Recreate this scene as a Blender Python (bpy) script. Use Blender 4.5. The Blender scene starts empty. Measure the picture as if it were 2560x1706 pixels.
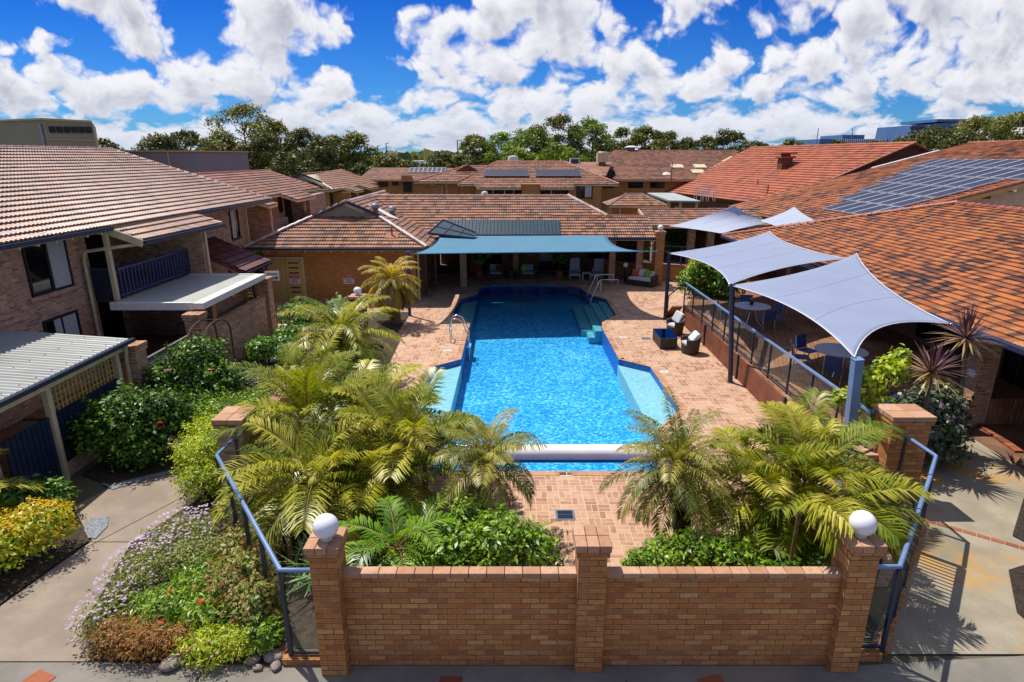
import bpy, bmesh, math, random
import numpy as np
from mathutils import Vector, Matrix
R = math.radians
C = bpy.context.scene
COL = C.collection
random.seed(5)
# ------------------------------------------------------------------ camera
cam = bpy.data.cameras.new('camera')
cam.lens = 21.516; cam.sensor_width = 36.0; cam.clip_start = 0.1; cam.clip_end = 6000
camo = bpy.data.objects.new('camera', cam); COL.objects.link(camo)
camo.location = (0, 0, 6.8); camo.rotation_euler = (R(90 - 16.8), 0, 0)
C.camera = camo
# ------------------------------------------------------------------ light
SUN_DIR = Vector((-.55, .5, 1.5)).normalized()          # towards the sun: back left, high
sun = bpy.data.lights.new('sun', 'SUN'); sun.energy = 4.3; sun.angle = R(.53); sun.color = (1, .93, .82)
suno = bpy.data.objects.new('sun', sun); COL.objects.link(suno)
suno.location = (-30, 20, 60); suno.rotation_euler = (-SUN_DIR).to_track_quat('-Z', 'Y').to_euler()
C.view_settings.view_transform = 'Standard'; C.view_settings.look = 'None'
C.view_settings.gamma = 1.0; C.view_settings.use_curve_mapping = False
C.view_settings.exposure = 0.40
C.cycles.max_bounces = 6; C.cycles.diffuse_bounces = 3; C.cycles.transparent_max_bounces = 16
C.cycles.caustics_reflective = False; C.cycles.caustics_refractive = False
try:
    C.cycles.use_denoising = True
except Exception: pass

# ------------------------------------------------------------------ world: sky texture and clouds on the dome
W = bpy.data.worlds.new('World'); C.world = W; W.use_nodes = True
W.cycles.sampling_method = 'MANUAL'; W.cycles.sample_map_resolution = 128
nt = W.node_tree; nt.nodes.clear()
def nd(t, typ, **kw):
    n = t.nodes.new(typ)
    for k, v in kw.items(): setattr(n, k, v)
    return n
def mth(t, op, a, b=None, c=None, clamp=False):
    n = t.nodes.new('ShaderNodeMath'); n.operation = op; n.use_clamp = clamp
    for i, x in enumerate((a, b, c)):
        if x is None: continue
        if isinstance(x, (int, float)): n.inputs[i].default_value = x
        else: t.links.new(x, n.inputs[i])
    return n.outputs[0]
def mixc(t, f, a, b, mode='MIX'):
    n = t.nodes.new('ShaderNodeMix'); n.data_type = 'RGBA'; n.blend_type = mode
    for s, x in ((0, f), (6, a), (7, b)):
        if isinstance(x, (int, float)): n.inputs[s].default_value = x
        elif isinstance(x, tuple): n.inputs[s].default_value = (*x[:3], 1)
        else: t.links.new(x, n.inputs[s])
    return n.outputs[2]
def ramp(t, f, stops, interp='LINEAR'):
    n = t.nodes.new('ShaderNodeValToRGB'); n.color_ramp.interpolation = interp
    while len(n.color_ramp.elements) < len(stops): n.color_ramp.elements.new(.5)
    for e, (p, c) in zip(n.color_ramp.elements, stops):
        e.position = p; e.color = (*c, 1) if len(c) == 3 else c
    t.links.new(f, n.inputs[0]); return n.outputs[0]
def smooth(t, x, a, b):
    n = t.nodes.new('ShaderNodeMapRange'); n.interpolation_type = 'SMOOTHSTEP'
    t.links.new(x, n.inputs[0]); n.inputs[1].default_value = a; n.inputs[2].default_value = b
    return n.outputs[0]

# where the cumulus stand on the dome: (azimuth tangent, elevation tangent, half widths, weight)
CLOUDS = [(-.57, .235, .13, .05, 1), (-.36, .19, .10, .062, 1), (-.545, .167, .055, .040, 1), (-.71, .165, .09, .018, .7),
 (-.78, .225, .05, .016, .6), (-.74, .105, .11, .040, 1), (-.60, .085, .17, .038, 1), (-.42, .115, .12, .045, 1), (-.33, .085, .13, .045, .9),
 (-.085, .165, .070, .044, 1), (-.045, .115, .085, .036, 1), (-.16, .135, .035, .016, .55), (.02, .215, .080, .052, 1), (.075, .155, .085, .048, 1),
 (.145, .190, .040, .034, .9), (.19, .125, .05, .035, .95), (.27, .105, .06, .028, .9), (.325, .14, .032, .02, .9),
 (.235, .185, .045, .03, .8), (.16, .245, .10, .03, .9), (.40, .225, .16, .045, 1), (.34, .19, .06, .03, .7), (.62, .215, .16, .06, 1), (.53, .135, .15, .050, 1), (.74, .13, .16, .08, 1),
 (.42, .085, .12, .03, .95), (.12, .085, .16, .030, .9), (-.12, .075, .11, .024, .9), (-.095, .25, .02, .010, .6),
 (0, .036, 1.8, .046, 1.0)]
def cloud_group():
    g = bpy.data.node_groups.new('cloud_density', 'ShaderNodeTree')
    g.interface.new_socket('P', in_out='INPUT', socket_type='NodeSocketVector')
    g.interface.new_socket('D', in_out='OUTPUT', socket_type='NodeSocketFloat')
    gi = nd(g, 'NodeGroupInput'); go = nd(g, 'NodeGroupOutput')
    # warp for ragged edges
    nz = nd(g, 'ShaderNodeTexNoise', noise_dimensions='2D'); nz.inputs['Scale'].default_value = 11; nz.inputs['Detail'].default_value = 5
    sq = nd(g, 'ShaderNodeVectorMath', operation='MULTIPLY'); sq.inputs[1].default_value = (1, 1.5, 1)
    spx = nd(g, 'ShaderNodeSeparateXYZ'); g.links.new(gi.outputs[0], spx.inputs[0])
    ly = mth(g, 'MULTIPLY', mth(g, 'LOGARITHM', mth(g, 'MAXIMUM', mth(g, 'ADD', spx.outputs[1], .07), .01), 2.71828), .17)
    fl = nd(g, 'ShaderNodeCombineXYZ'); g.links.new(spx.outputs[0], fl.inputs[0]); g.links.new(ly, fl.inputs[1])
    g.links.new(fl.outputs[0], sq.inputs[0]); g.links.new(sq.outputs[0], nz.inputs['Vector'])
    wsub = nd(g, 'ShaderNodeVectorMath', operation='SUBTRACT'); wsub.inputs[1].default_value = (.5, .5, .5); g.links.new(nz.outputs['Color'], wsub.inputs[0])
    wmul = nd(g, 'ShaderNodeVectorMath', operation='MULTIPLY'); wmul.inputs[1].default_value = (.08, .05, 0); g.links.new(wsub.outputs[0], wmul.inputs[0])
    wp = nd(g, 'ShaderNodeVectorMath', operation='ADD'); g.links.new(gi.outputs[0], wp.inputs[0]); g.links.new(wmul.outputs[0], wp.inputs[1])
    acc = None
    for (x, z, a, b, w) in CLOUDS:
        s = nd(g, 'ShaderNodeVectorMath', operation='SUBTRACT'); s.inputs[1].default_value = (x, z, 0); g.links.new(wp.outputs[0], s.inputs[0])
        m = nd(g, 'ShaderNodeVectorMath', operation='MULTIPLY'); m.inputs[1].default_value = (1 / (a * 1.12), 1 / (b * 1.12), 0); g.links.new(s.outputs[0], m.inputs[0])
        l = nd(g, 'ShaderNodeVectorMath', operation='DOT_PRODUCT'); g.links.new(m.outputs[0], l.inputs[0]); g.links.new(m.outputs[0], l.inputs[1])
        v = mth(g, 'MULTIPLY_ADD', l.outputs['Value'], -.62 * w, w)
        acc = v if acc is None else mth(g, 'SMOOTH_MAX', acc, v, .12)
    n2 = nd(g, 'ShaderNodeTexNoise', noise_dimensions='2D'); n2.inputs['Scale'].default_value = 21; n2.inputs['Detail'].default_value = 8; n2.inputs['Roughness'].default_value = .62
    g.links.new(sq.outputs[0], n2.inputs['Vector'])
    v3 = nd(g, 'ShaderNodeTexVoronoi', voronoi_dimensions='2D', feature='F1'); v3.inputs['Scale'].default_value = 11.5; v3.inputs['Detail'].default_value = 3; v3.inputs['Roughness'].default_value = .55; vw = nd(g, 'ShaderNodeVectorMath', operation='ADD'); g.links.new(sq.outputs[0], vw.inputs[0]); g.links.new(wmul.outputs[0], vw.inputs[1]); g.links.new(vw.outputs[0], v3.inputs['Vector'])
    d = mth(g, 'ADD', acc, mth(g, 'MULTIPLY', mth(g, 'SUBTRACT', n2.outputs['Fac'], .5), .75))
    d = mth(g, 'ADD', d, mth(g, 'MULTIPLY', mth(g, 'SUBTRACT', .46, v3.outputs['Distance']), 1.0))
    g.links.new(d, go.inputs[0]); return g
CG = cloud_group()
sky = nd(nt, 'ShaderNodeTexSky'); sky.sky_type = 'NISHITA'; sky.sun_disc = False
sky.sun_elevation = R(63.6); sky.sun_rotation = R(-47.7); sky.air_density = 1.0; sky.dust_density = .3; sky.ozone_density = 3.0; sky.altitude = 30
hs = nd(nt, 'ShaderNodeHueSaturation'); hs.inputs['Saturation'].default_value = 1.1; hs.inputs['Value'].default_value = .9; hs.inputs['Hue'].default_value = .50
nt.links.new(sky.outputs[0], hs.inputs['Color'])
tc = nd(nt, 'ShaderNodeTexCoord'); sx = nd(nt, 'ShaderNodeSeparateXYZ'); nt.links.new(tc.outputs['Generated'], sx.inputs[0])
ay = mth(nt, 'MAXIMUM', mth(nt, 'ABSOLUTE', sx.outputs[1]), .08)
qx = mth(nt, 'DIVIDE', sx.outputs[0], ay); qz = mth(nt, 'DIVIDE', sx.outputs[2], ay)
cmb = nd(nt, 'ShaderNodeCombineXYZ'); nt.links.new(qx, cmb.inputs[0]); nt.links.new(qz, cmb.inputs[1])
def dens(off):
    a = nd(nt, 'ShaderNodeVectorMath', operation='ADD'); a.inputs[1].default_value = off; nt.links.new(cmb.outputs[0], a.inputs[0])
    g = nd(nt, 'ShaderNodeGroup'); g.node_tree = CG; nt.links.new(a.outputs[0], g.inputs[0]); return g.outputs[0]
d0 = dens((0, 0, 0)); d1 = dens((-.008, .020, 0))
alpha = smooth(nt, d0, -.02, .48)
up = smooth(nt, qz, .34, .8)                     # overhead, out of view: broken cloud added to lift the ambient light
alpha = mth(nt, 'MAXIMUM', alpha, mth(nt, 'MULTIPLY', up, .42))
grey = smooth(nt, mth(nt, 'ADD', mth(nt, 'MULTIPLY', d1, .9), mth(nt, 'MULTIPLY', d0, .25)), .1, 1.5)
lowb = nd(nt, 'ShaderNodeMapRange'); nt.links.new(qz, lowb.inputs[0]); lowb.inputs[1].default_value = 0; lowb.inputs[2].default_value = .12
ccol = mixc(nt, grey, (5.9, 5.85, 6.15), (1.9, 2.05, 2.75))
hz = mixc(nt, lowb.outputs[0], (3.5, 4.0, 5.0), (5.0, 5.2, 5.5))
ccol = mixc(nt, mth(nt, 'MULTIPLY_ADD', lowb.outputs[0], -.45, .68), ccol, hz)
ccol = mixc(nt, up, ccol, (5.2, 5.3, 5.7))
blu = nd(nt, 'ShaderNodeMapRange'); nt.links.new(qz, blu.inputs[0]); blu.inputs[1].default_value = .04; blu.inputs[2].default_value = .27
deep = mixc(nt, 1.0, hs.outputs[0], mixc(nt, blu.outputs[0], (.15, .41, .79), (.018, .21, .68)), 'MULTIPLY')
fin = mixc(nt, alpha, deep, ccol)
bg = nd(nt, 'ShaderNodeBackground'); bg.inputs['Strength'].default_value = .122
wo = nd(nt, 'ShaderNodeOutputWorld'); nt.links.new(fin, bg.inputs['Color']); nt.links.new(bg.outputs[0], wo.inputs['Surface'])

# ------------------------------------------------------------------ mesh helpers
def S(h):
    h = h.lstrip('#'); r = []
    for i in (0, 2, 4):
        c = int(h[i:i + 2], 16) / 255
        r.append(c / 12.92 if c <= .04045 else ((c + .055) / 1.055) ** 2.4)
    return tuple(r)
def V(*a): return Vector(a if len(a) > 1 else a[0])
def root_loc(o):
    p = V(0, 0, 0)
    while o is not None: p = p + o.location; o = o.parent
    return p
def tag(o, label=None, cat=None, group=None, kind=None):
    if label: o['label'] = label
    if cat: o['category'] = cat
    if group: o['group'] = group
    if kind: o['kind'] = kind
    return o
def thing(name, label, cat, loc=(0, 0, 0), rz=0, group=None):
    o = bpy.data.objects.new(name, None); COL.objects.link(o); o.empty_display_size = .2
    o.location = loc; o.rotation_euler = (0, 0, rz)
    return tag(o, label, cat, group)
KIDS = {}
def dup(root, loc, rz=0, label=None, group=None, sc=None):
    def cp(o, par):
        c = o.copy(); COL.objects.link(c); c.parent = par
        for ch in KIDS.get(o.name, []):
            k = cp(ch, c); KIDS.setdefault(c.name, []).append(k)
        return c
    r = cp(root, None); r.location = loc; r.rotation_euler = (0, 0, rz)
    if sc: r.scale = (sc, sc, sc) if isinstance(sc, (int, float)) else sc
    if label: r['label'] = label
    if group: r['group'] = group
    return r
class MB:
    def __init__(s): s.v = []; s.f = []; s.m = []; s.u = []
    def add(s, vs, fs, mi=0, uvs=None):
        b = len(s.v); s.v += [tuple(x) for x in vs]
        for i, f in enumerate(fs):
            s.f.append([b + j for j in f]); s.m.append(mi); s.u.append(uvs[i] if uvs else None)
        return s
    def bx(s, x0, x1, y0, y1, z0, z1, mi=0):
        v = [(x0, y0, z0), (x1, y0, z0), (x1, y1, z0), (x0, y1, z0), (x0, y0, z1), (x1, y0, z1), (x1, y1, z1), (x0, y1, z1)]
        return s.add(v, [(3, 2, 1, 0), (4, 5, 6, 7), (0, 1, 5, 4), (1, 2, 6, 5), (2, 3, 7, 6), (3, 0, 4, 7)], mi)
    def ob(s, c, sz, M=None, mi=0):
        M = M or Matrix(); h = [x / 2 for x in sz]; c = V(c); v = []
        for z in (-1, 1):
            for x, y in ((-1, -1), (1, -1), (1, 1), (-1, 1)): v.append(c + (M @ V(x * h[0], y * h[1], z * h[2])))
        return s.add(v, [(3, 2, 1, 0), (4, 5, 6, 7), (0, 1, 5, 4), (1, 2, 6, 5), (2, 3, 7, 6), (3, 0, 4, 7)], mi)
    def bar(s, a, b, w, h, mi=0, up=(0, 0, 1)):
        a, b = V(a), V(b); d = b - a; L = d.length; d.normalize(); u = V(up)
        if abs(d.dot(u)) > .98: u = V(0, 1, 0)
        x = d.cross(u).normalized(); z = x.cross(d)
        M = Matrix((x, d, z)).transposed()
        return s.ob((a + b) / 2, (w, L, h), M, mi)
    def tube(s, pts, r, n=8, mi=0, cap=True, closed=False):
        pts = [V(p) for p in pts]; k = len(pts); rs = r if isinstance(r, (list, tuple)) else [r] * k
        vs = []; fs = []; px = None
        for i, p in enumerate(pts):
            if closed: t = pts[(i + 1) % k] - pts[i - 1]
            else: t = pts[min(i + 1, k - 1)] - pts[max(i - 1, 0)]
            t.normalize()
            if px is None:
                a = V(0, 0, 1) if abs(t.z) < .9 else V(1, 0, 0); px = t.cross(a).normalized()
            else:
                px = (px - t * px.dot(t)); px = px.normalized() if px.length > 1e-6 else t.orthogonal().normalized()
            py = t.cross(px)
            for j in range(n):
                an = 2 * math.pi * j / n; vs.append(p + (px * math.cos(an) + py * math.sin(an)) * rs[i])
        kk = k if closed else k - 1
        for i in range(kk):
            for j in range(n):
                a = i * n + j; b = i * n + (j + 1) % n; i2 = (i + 1) % k
                fs.append((a, b, i2 * n + (j + 1) % n, i2 * n + j))
        if cap and not closed:
            fs.append(tuple(range(n - 1, -1, -1))); fs.append(tuple((k - 1) * n + j for j in range(n)))
        return s.add(vs, fs, mi)
    def lathe(s, prof, c=(0, 0, 0), n=20, mi=0, cap=True):
        c = V(c); vs = []; fs = []
        for r, z in prof:
            for j in range(n):
                a = 2 * math.pi * j / n; vs.append(c + V(r * math.cos(a), r * math.sin(a), z))
        for i in range(len(prof) - 1):
            for j in range(n): fs.append((i * n + j, i * n + (j + 1) % n, (i + 1) * n + (j + 1) % n, (i + 1) * n + j))
        if cap:
            if prof[0][0] > 1e-4: fs.append(tuple(range(n - 1, -1, -1)))
            if prof[-1][0] > 1e-4: fs.append(tuple((len(prof) - 1) * n + j for j in range(n)))
        return s.add(vs, fs, mi)
    def sph(s, c, r, n=20, m=12, mi=0, sc=(1, 1, 1)):
        pr = [(max(1e-5, math.sin(math.pi * i / m)) * r, -math.cos(math.pi * i / m) * r * sc[2]) for i in range(m + 1)]
        return s.lathe(pr, c, n, mi, False)
    def prism(s, poly, z0, z1, mi=0, bottom=True):
        a = sum(poly[i][0] * poly[(i + 1) % len(poly)][1] - poly[(i + 1) % len(poly)][0] * poly[i][1] for i in range(len(poly)))
        if a < 0: poly = poly[::-1]
        n = len(poly); vs = [(x, y, z0) for x, y in poly] + [(x, y, z1) for x, y in poly]
        fs = [tuple(range(n, 2 * n))] + ([tuple(range(n - 1, -1, -1))] if bottom else [])
        fs += [(i, (i + 1) % n, n + (i + 1) % n, n + i) for i in range(n)]
        return s.add(vs, fs, mi)
    def slab(s, pts, th, mi=0):          # planar polygon in space, thickened downwards along its normal
        pts = [V(p) for p in pts]; nrm = V(0, 0, 0)
        for i in range(len(pts)): nrm += pts[i].cross(pts[(i + 1) % len(pts)])
        if nrm.length == 0: nrm = V(0, 0, 1)
        nrm.normalize()
        if nrm.z < 0: pts = pts[::-1]; nrm = -nrm
        n = len(pts); lo = [p - nrm * th for p in pts]
        return s.add(pts + lo, [tuple(range(n)), tuple(range(2 * n - 1, n - 1, -1))] + [(i, n + i, n + (i + 1) % n, (i + 1) % n) for i in range(n)], mi)
    def build(s, name, mats, parent=None, smooth=False, bev=0, local=False, origin=None, auto=None, bseg=2):
        mats = mats if isinstance(mats, (list, tuple)) else [mats]
        me = bpy.data.meshes.new(name)
        vs = s.v; off = V(0, 0, 0)
        if not local:
            if parent is not None: off = root_loc(parent)
            elif origin is not None: off = V(origin)
            elif vs:
                xs = [v[0] for v in vs]; ys = [v[1] for v in vs]; zs = [v[2] for v in vs]
                off = V((min(xs) + max(xs)) / 2, (min(ys) + max(ys)) / 2, min(zs))
        me.from_pydata([(v[0] - off.x, v[1] - off.y, v[2] - off.z) for v in vs], [], s.f)
        ul = me.uv_layers.new(name='UVMap').data
        for p, u in zip(me.polygons, s.u):
            if u:
                for li, c in zip(p.loop_indices, u): ul[li].uv = c
            else:
                n = p.normal; ax = max(range(3), key=lambda i: abs(n[i]))
                for li in p.loop_indices:
                    w = vs[me.loops[li].vertex_index]
                    ul[li].uv = (w[1], w[2]) if ax == 0 else ((w[0], w[2]) if ax == 1 else (w[0], w[1]))
        for m in mats: me.materials.append(m)
        me.polygons.foreach_set('material_index', s.m)
        if smooth: me.polygons.foreach_set('use_smooth', [True] * len(me.polygons))
        me.update()
        o = bpy.data.objects.new(name, me); COL.objects.link(o)
        if parent is not None: o.parent = parent; KIDS.setdefault(parent.name, []).append(o)
        else: o.location = off
        if bev:
            b = o.modifiers.new('bevel', 'BEVEL'); b.width = bev; b.segments = bseg; b.limit_method = 'ANGLE'; b.angle_limit = R(40)
        if auto:
            me.polygons.foreach_set('use_smooth', [True] * len(me.polygons))
            try: me.set_sharp_from_angle(angle=R(auto))
            except Exception: pass
        return o
def npmesh(name, v, q, uv, mat, parent=None, origin=(0, 0, 0), smooth=False, local=False):
    """v (N,3), q (M,4) indices, uv (M,2) one value per face"""
    v = np.asarray(v, dtype=np.float32); q = np.asarray(q, dtype=np.int32)
    off = np.array(root_loc(parent) if (parent is not None and not local) else (origin if parent is None else (0, 0, 0)), dtype=np.float32)
    me = bpy.data.meshes.new(name); M, k = q.shape
    me.vertices.add(len(v)); me.vertices.foreach_set('co', (v - off).ravel())
    me.loops.add(M * k); me.loops.foreach_set('vertex_index', q.ravel())
    me.polygons.add(M); me.polygons.foreach_set('loop_start', np.arange(0, M * k, k, dtype=np.int32))
    try: me.polygons.foreach_set('loop_total', np.full(M, k, dtype=np.int32))
    except Exception: pass
    ul = me.uv_layers.new(name='UVMap')
    ul.data.foreach_set('uv', np.repeat(np.asarray(uv, dtype=np.float32), k, axis=0).ravel())
    me.materials.append(mat); me.update(calc_edges=True)
    if smooth: me.polygons.foreach_set('use_smooth', [True] * M)
    o = bpy.data.objects.new(name, me); COL.objects.link(o)
    if parent is not None: o.parent = parent; KIDS.setdefault(parent.name, []).append(o)
    else: o.location = origin
    return o
# ------------------------------------------------------------------ materials
def newmat(name):
    m = bpy.data.materials.new(name); m.use_nodes = True; t = m.node_tree; t.nodes.clear()
    p = nd(t, 'ShaderNodeBsdfPrincipled'); o = nd(t, 'ShaderNodeOutputMaterial'); t.links.new(p.outputs[0], o.inputs[0])
    return m, t, p, o
def setc(t, p, key, x):
    if isinstance(x, tuple): p.inputs[key].default_value = (*x[:3], 1)
    elif isinstance(x, (int, float)): p.inputs[key].default_value = x
    else: t.links.new(x, p.inputs[key])
def noise(t, scale, detail=4, vec=None, rough=.55, dist=0):
    n = nd(t, 'ShaderNodeTexNoise'); n.inputs['Scale'].default_value = scale; n.inputs['Detail'].default_value = detail; n.inputs['Roughness'].default_value = rough; n.inputs['Distortion'].default_value = dist
    if vec is not None: t.links.new(vec, n.inputs['Vector'])
    return n.outputs['Fac']
def geo_pos(t): return nd(t, 'ShaderNodeNewGeometry').outputs['Position']
def bump(t, p, h, st=.4, dist=.01, chain=None):
    b = nd(t, 'ShaderNodeBump'); b.inputs['Strength'].default_value = st; b.inputs['Distance'].default_value = dist
    t.links.new(h, b.inputs['Height']); t.links.new(b.outputs[0], p.inputs['Normal'])
def mulv(c, k): return tuple(x * k for x in c)
def plain(name, c, rough=.6, var=.25, sc=3, metal=0, bmp=0, bsc=60, spec=.5):
    m, t, p, o = newmat(name); P = geo_pos(t)
    f = noise(t, sc, 5, P)
    col = mixc(t, smooth(t, f, .3, .7), mulv(c, 1 - var), mulv(c, 1 + var * .6))
    setc(t, p, 'Base Color', col); p.inputs['Roughness'].default_value = rough; p.inputs['Metallic'].default_value = metal
    p.inputs['Specular IOR Level'].default_value = spec
    if bmp: bump(t, p, noise(t, bsc, 4, P), bmp, .01)
    return m
def brickmat(name, cols, mortar, bw=.25, bh=.086, ms=.011, edge=None, grime=.35, rough=.85, sc=1):
    """cols: list of brick colours picked per brick; edge: paler worn rim of each brick"""
    m, t, p, o = newmat(name)
    uv = nd(t, 'ShaderNodeUVMap').outputs[0]
    def bt(msz, msm):
        b = nd(t, 'ShaderNodeTexBrick'); b.offset = .5
        for k, v in (('Scale', 1), ('Brick Width', bw), ('Row Height', bh), ('Mortar Size', msz), ('Mortar Smooth', msm), ('Bias', 0)): b.inputs[k].default_value = v
        b.inputs['Color1'].default_value = (0, 0, 0, 1); b.inputs['Color2'].default_value = (1, 1, 1, 1); b.inputs['Mortar'].default_value = (.5, .5, .5, 1)
        t.links.new(uv, b.inputs['Vector']); return b
    b1 = bt(ms, .1)
    n = len(cols); st = [((i + .5) / n if n > 1 else 0, c) for i, c in enumerate(cols)]
    col = ramp(t, b1.outputs['Color'], st)
    P = geo_pos(t)
    col = mixc(t, mth(t, 'MULTIPLY', smooth(t, noise(t, 22, 5, P), .35, .75), .45), col, mulv(cols[0], .62))
    if edge:
        b2 = bt(ms * 2.4, .8)
        rag = mth(t, 'MULTIPLY', b2.outputs['Fac'], smooth(t, noise(t, 9, 3, P), .25, .7))
        col = mixc(t, mth(t, 'MULTIPLY', rag, .8), col, edge)
    mcol = mixc(t, smooth(t, noise(t, 5, 3, P), .35, .65), mortar, mulv(mortar, .55))
    col = mixc(t, b1.outputs['Fac'], col, mcol)
    st2 = smooth(t, noise(t, .8, 5, P), .45, .8)
    col = mixc(t, mth(t, 'MULTIPLY', st2, grime), col, mulv(cols[0], .45))
    setc(t, p, 'Base Color', col); p.inputs['Roughness'].default_value = rough
    h = mth(t, 'SUBTRACT', mth(t, 'MULTIPLY', noise(t, 60, 4, P), .3), b1.outputs['Fac'])
    bump(t, p, h, .7, .008)
    return m
def tilemat(name, cols, rough=.55, sheen=.0, dirt=.3, weather=None):
    """roof tile: uv = (tile number along the course, course number)"""
    m, t, p, o = newmat(name)
    uv = nd(t, 'ShaderNodeUVMap').outputs[0]
    fl = nd(t, 'ShaderNodeVectorMath', operation='FLOOR'); t.links.new(uv, fl.inputs[0])
    wn = nd(t, 'ShaderNodeTexWhiteNoise'); wn.noise_dimensions = '2D'; t.links.new(fl.outputs[0], wn.inputs['Vector'])
    P = geo_pos(t)
    big = noise(t, .35, 4, P)
    f = mth(t, 'ADD', mth(t, 'MULTIPLY', wn.outputs['Value'], .8), mth(t, 'MULTIPLY', mth(t, 'SUBTRACT', big, .4), .7), clamp=True)
    n = len(cols); col = ramp(t, f, [(i / (n - 1), c) for i, c in enumerate(cols)])
    fine = smooth(t, noise(t, 14, 6, P, .7), .42, .72)
    col = mixc(t, mth(t, 'MULTIPLY', fine, dirt), col, (.035, .03, .03))
    if weather:
        w = smooth(t, noise(t, 6, 5, P, .7), .5, .75); col = mixc(t, mth(t, 'MULTIPLY', w, .5), col, weather)
    blot = smooth(t, noise(t, 1.6, 7, P, .72), .52, .70); col = mixc(t, mth(t, 'MULTIPLY', blot, dirt * 1.3), col, (.045, .04, .038))
    setc(t, p, 'Base Color', col); p.inputs['Roughness'].default_value = rough; p.inputs['Specular IOR Level'].default_value = .5
    bump(t, p, noise(t, 45, 4, P), .25, .006)
    return m
def leafmat(name, cols, trans=.35, rough=.42, spec=.5, patch=1.2):
    """leaf colour picked per leaf by the random number kept in uv.x"""
    m, t, p, o = newmat(name)
    sp = nd(t, 'ShaderNodeSeparateXYZ'); t.links.new(nd(t, 'ShaderNodeUVMap').outputs[0], sp.inputs[0])
    big = noise(t, patch, 3, geo_pos(t))
    f = mth(t, 'ADD', mth(t, 'MULTIPLY', sp.outputs[0], .75), mth(t, 'MULTIPLY', mth(t, 'SUBTRACT', big, .38), .9), clamp=True)
    n = len(cols); col = ramp(t, f, [(i / (n - 1), c) for i, c in enumerate(cols)])
    setc(t, p, 'Base Color', col); p.inputs['Roughness'].default_value = rough; p.inputs['Specular IOR Level'].default_value = spec
    tr = nd(t, 'ShaderNodeBsdfTranslucent'); hs_ = nd(t, 'ShaderNodeHueSaturation'); hs_.inputs['Value'].default_value = 1.5; hs_.inputs['Saturation'].default_value = 1.1
    t.links.new(col, hs_.inputs['Color']); t.links.new(hs_.outputs[0], tr.inputs['Color'])
    mx = nd(t, 'ShaderNodeMixShader'); mx.inputs[0].default_value = trans
    t.links.new(p.outputs[0], mx.inputs[1]); t.links.new(tr.outputs[0], mx.inputs[2]); t.links.new(mx.outputs[0], o.inputs[0])
    return m
def glassmat(name, tint=(.8, .9, .9), op=.12, rough=.02):
    m, t, p, o = newmat(name)
    tr = nd(t, 'ShaderNodeBsdfTransparent'); tr.inputs[0].default_value = (*tint, 1)
    gl = nd(t, 'ShaderNodeBsdfGlossy'); gl.inputs['Roughness'].default_value = rough; gl.inputs['Color'].default_value = (.9, .95, 1, 1)
    fr = nd(t, 'ShaderNodeLayerWeight'); fr.inputs[0].default_value = .5
    mx = nd(t, 'ShaderNodeMixShader'); t.links.new(mth(t, 'ADD', mth(t, 'MULTIPLY', mth(t, 'POWER', fr.outputs['Facing'], 4), .3), op * .25, clamp=True), mx.inputs[0]); t.links.new(tr.outputs[0], mx.inputs[1]); t.links.new(gl.outputs[0], mx.inputs[2])
    t.links.new(mx.outputs[0], o.inputs[0]); return m
M = {}
# bricks of the place
M['brick_front'] = brickmat('orange_brick', [S('#b46c30'), S('#ca8442'), S('#a25c28'), S('#d49a5c'), S('#bc7838')], S('#7a6850'), ms=.009, edge=S('#e2bd8c'), grime=.28)
M['brick_cap'] = plain('cap_brick', S('#b98364'), .85, .35, 9, bmp=.3)
M['brick_house'] = brickmat('pinkish_brick', [S('#b08468'), S('#c49a7c'), S('#9c7258'), S('#d2ac8c'), S('#8c644e')], S('#bca48c'), edge=S('#dcc0a4'), grime=.25)
M['brick_tan'] = brickmat('tan_brick', [S('#b47e3c'), S('#c8904a'), S('#a26c32'), S('#c08442')], S('#a08458'), edge=S('#d4aa6a'), grime=.25)
M['brick_dark'] = brickmat('brown_brick', [S('#6e4022'), S('#84512c'), S('#5c331c')], S('#6e5840'), grime=.3)
# block caps and copings: one colour per block
def blockmat(name, cols, rough=.85):
    m, t, p, o = newmat(name); g = nd(t, 'ShaderNodeNewGeometry'); n = len(cols)
    col = ramp(t, g.outputs['Random Per Island'], [(i / (n - 1), c) for i, c in enumerate(cols)])
    P = g.outputs['Position']
    col = mixc(t, mth(t, 'MULTIPLY', smooth(t, noise(t, 12, 6, P, .7), .4, .75), .5), col, mulv(cols[0], .5))
    setc(t, p, 'Base Color', col); p.inputs['Roughness'].default_value = rough; bump(t, p, noise(t, 70, 4, P), .35, .006); return m
M['coping'] = blockmat('coping_brick', [S('#ab7f60'), S('#b98f70'), S('#9c7050'), S('#c09c80'), S('#a57a5a')])
M['kerb_brick'] = blockmat('kerb_brick', [S('#8a4a30'), S('#a05c3c'), S('#743c28')])
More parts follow.
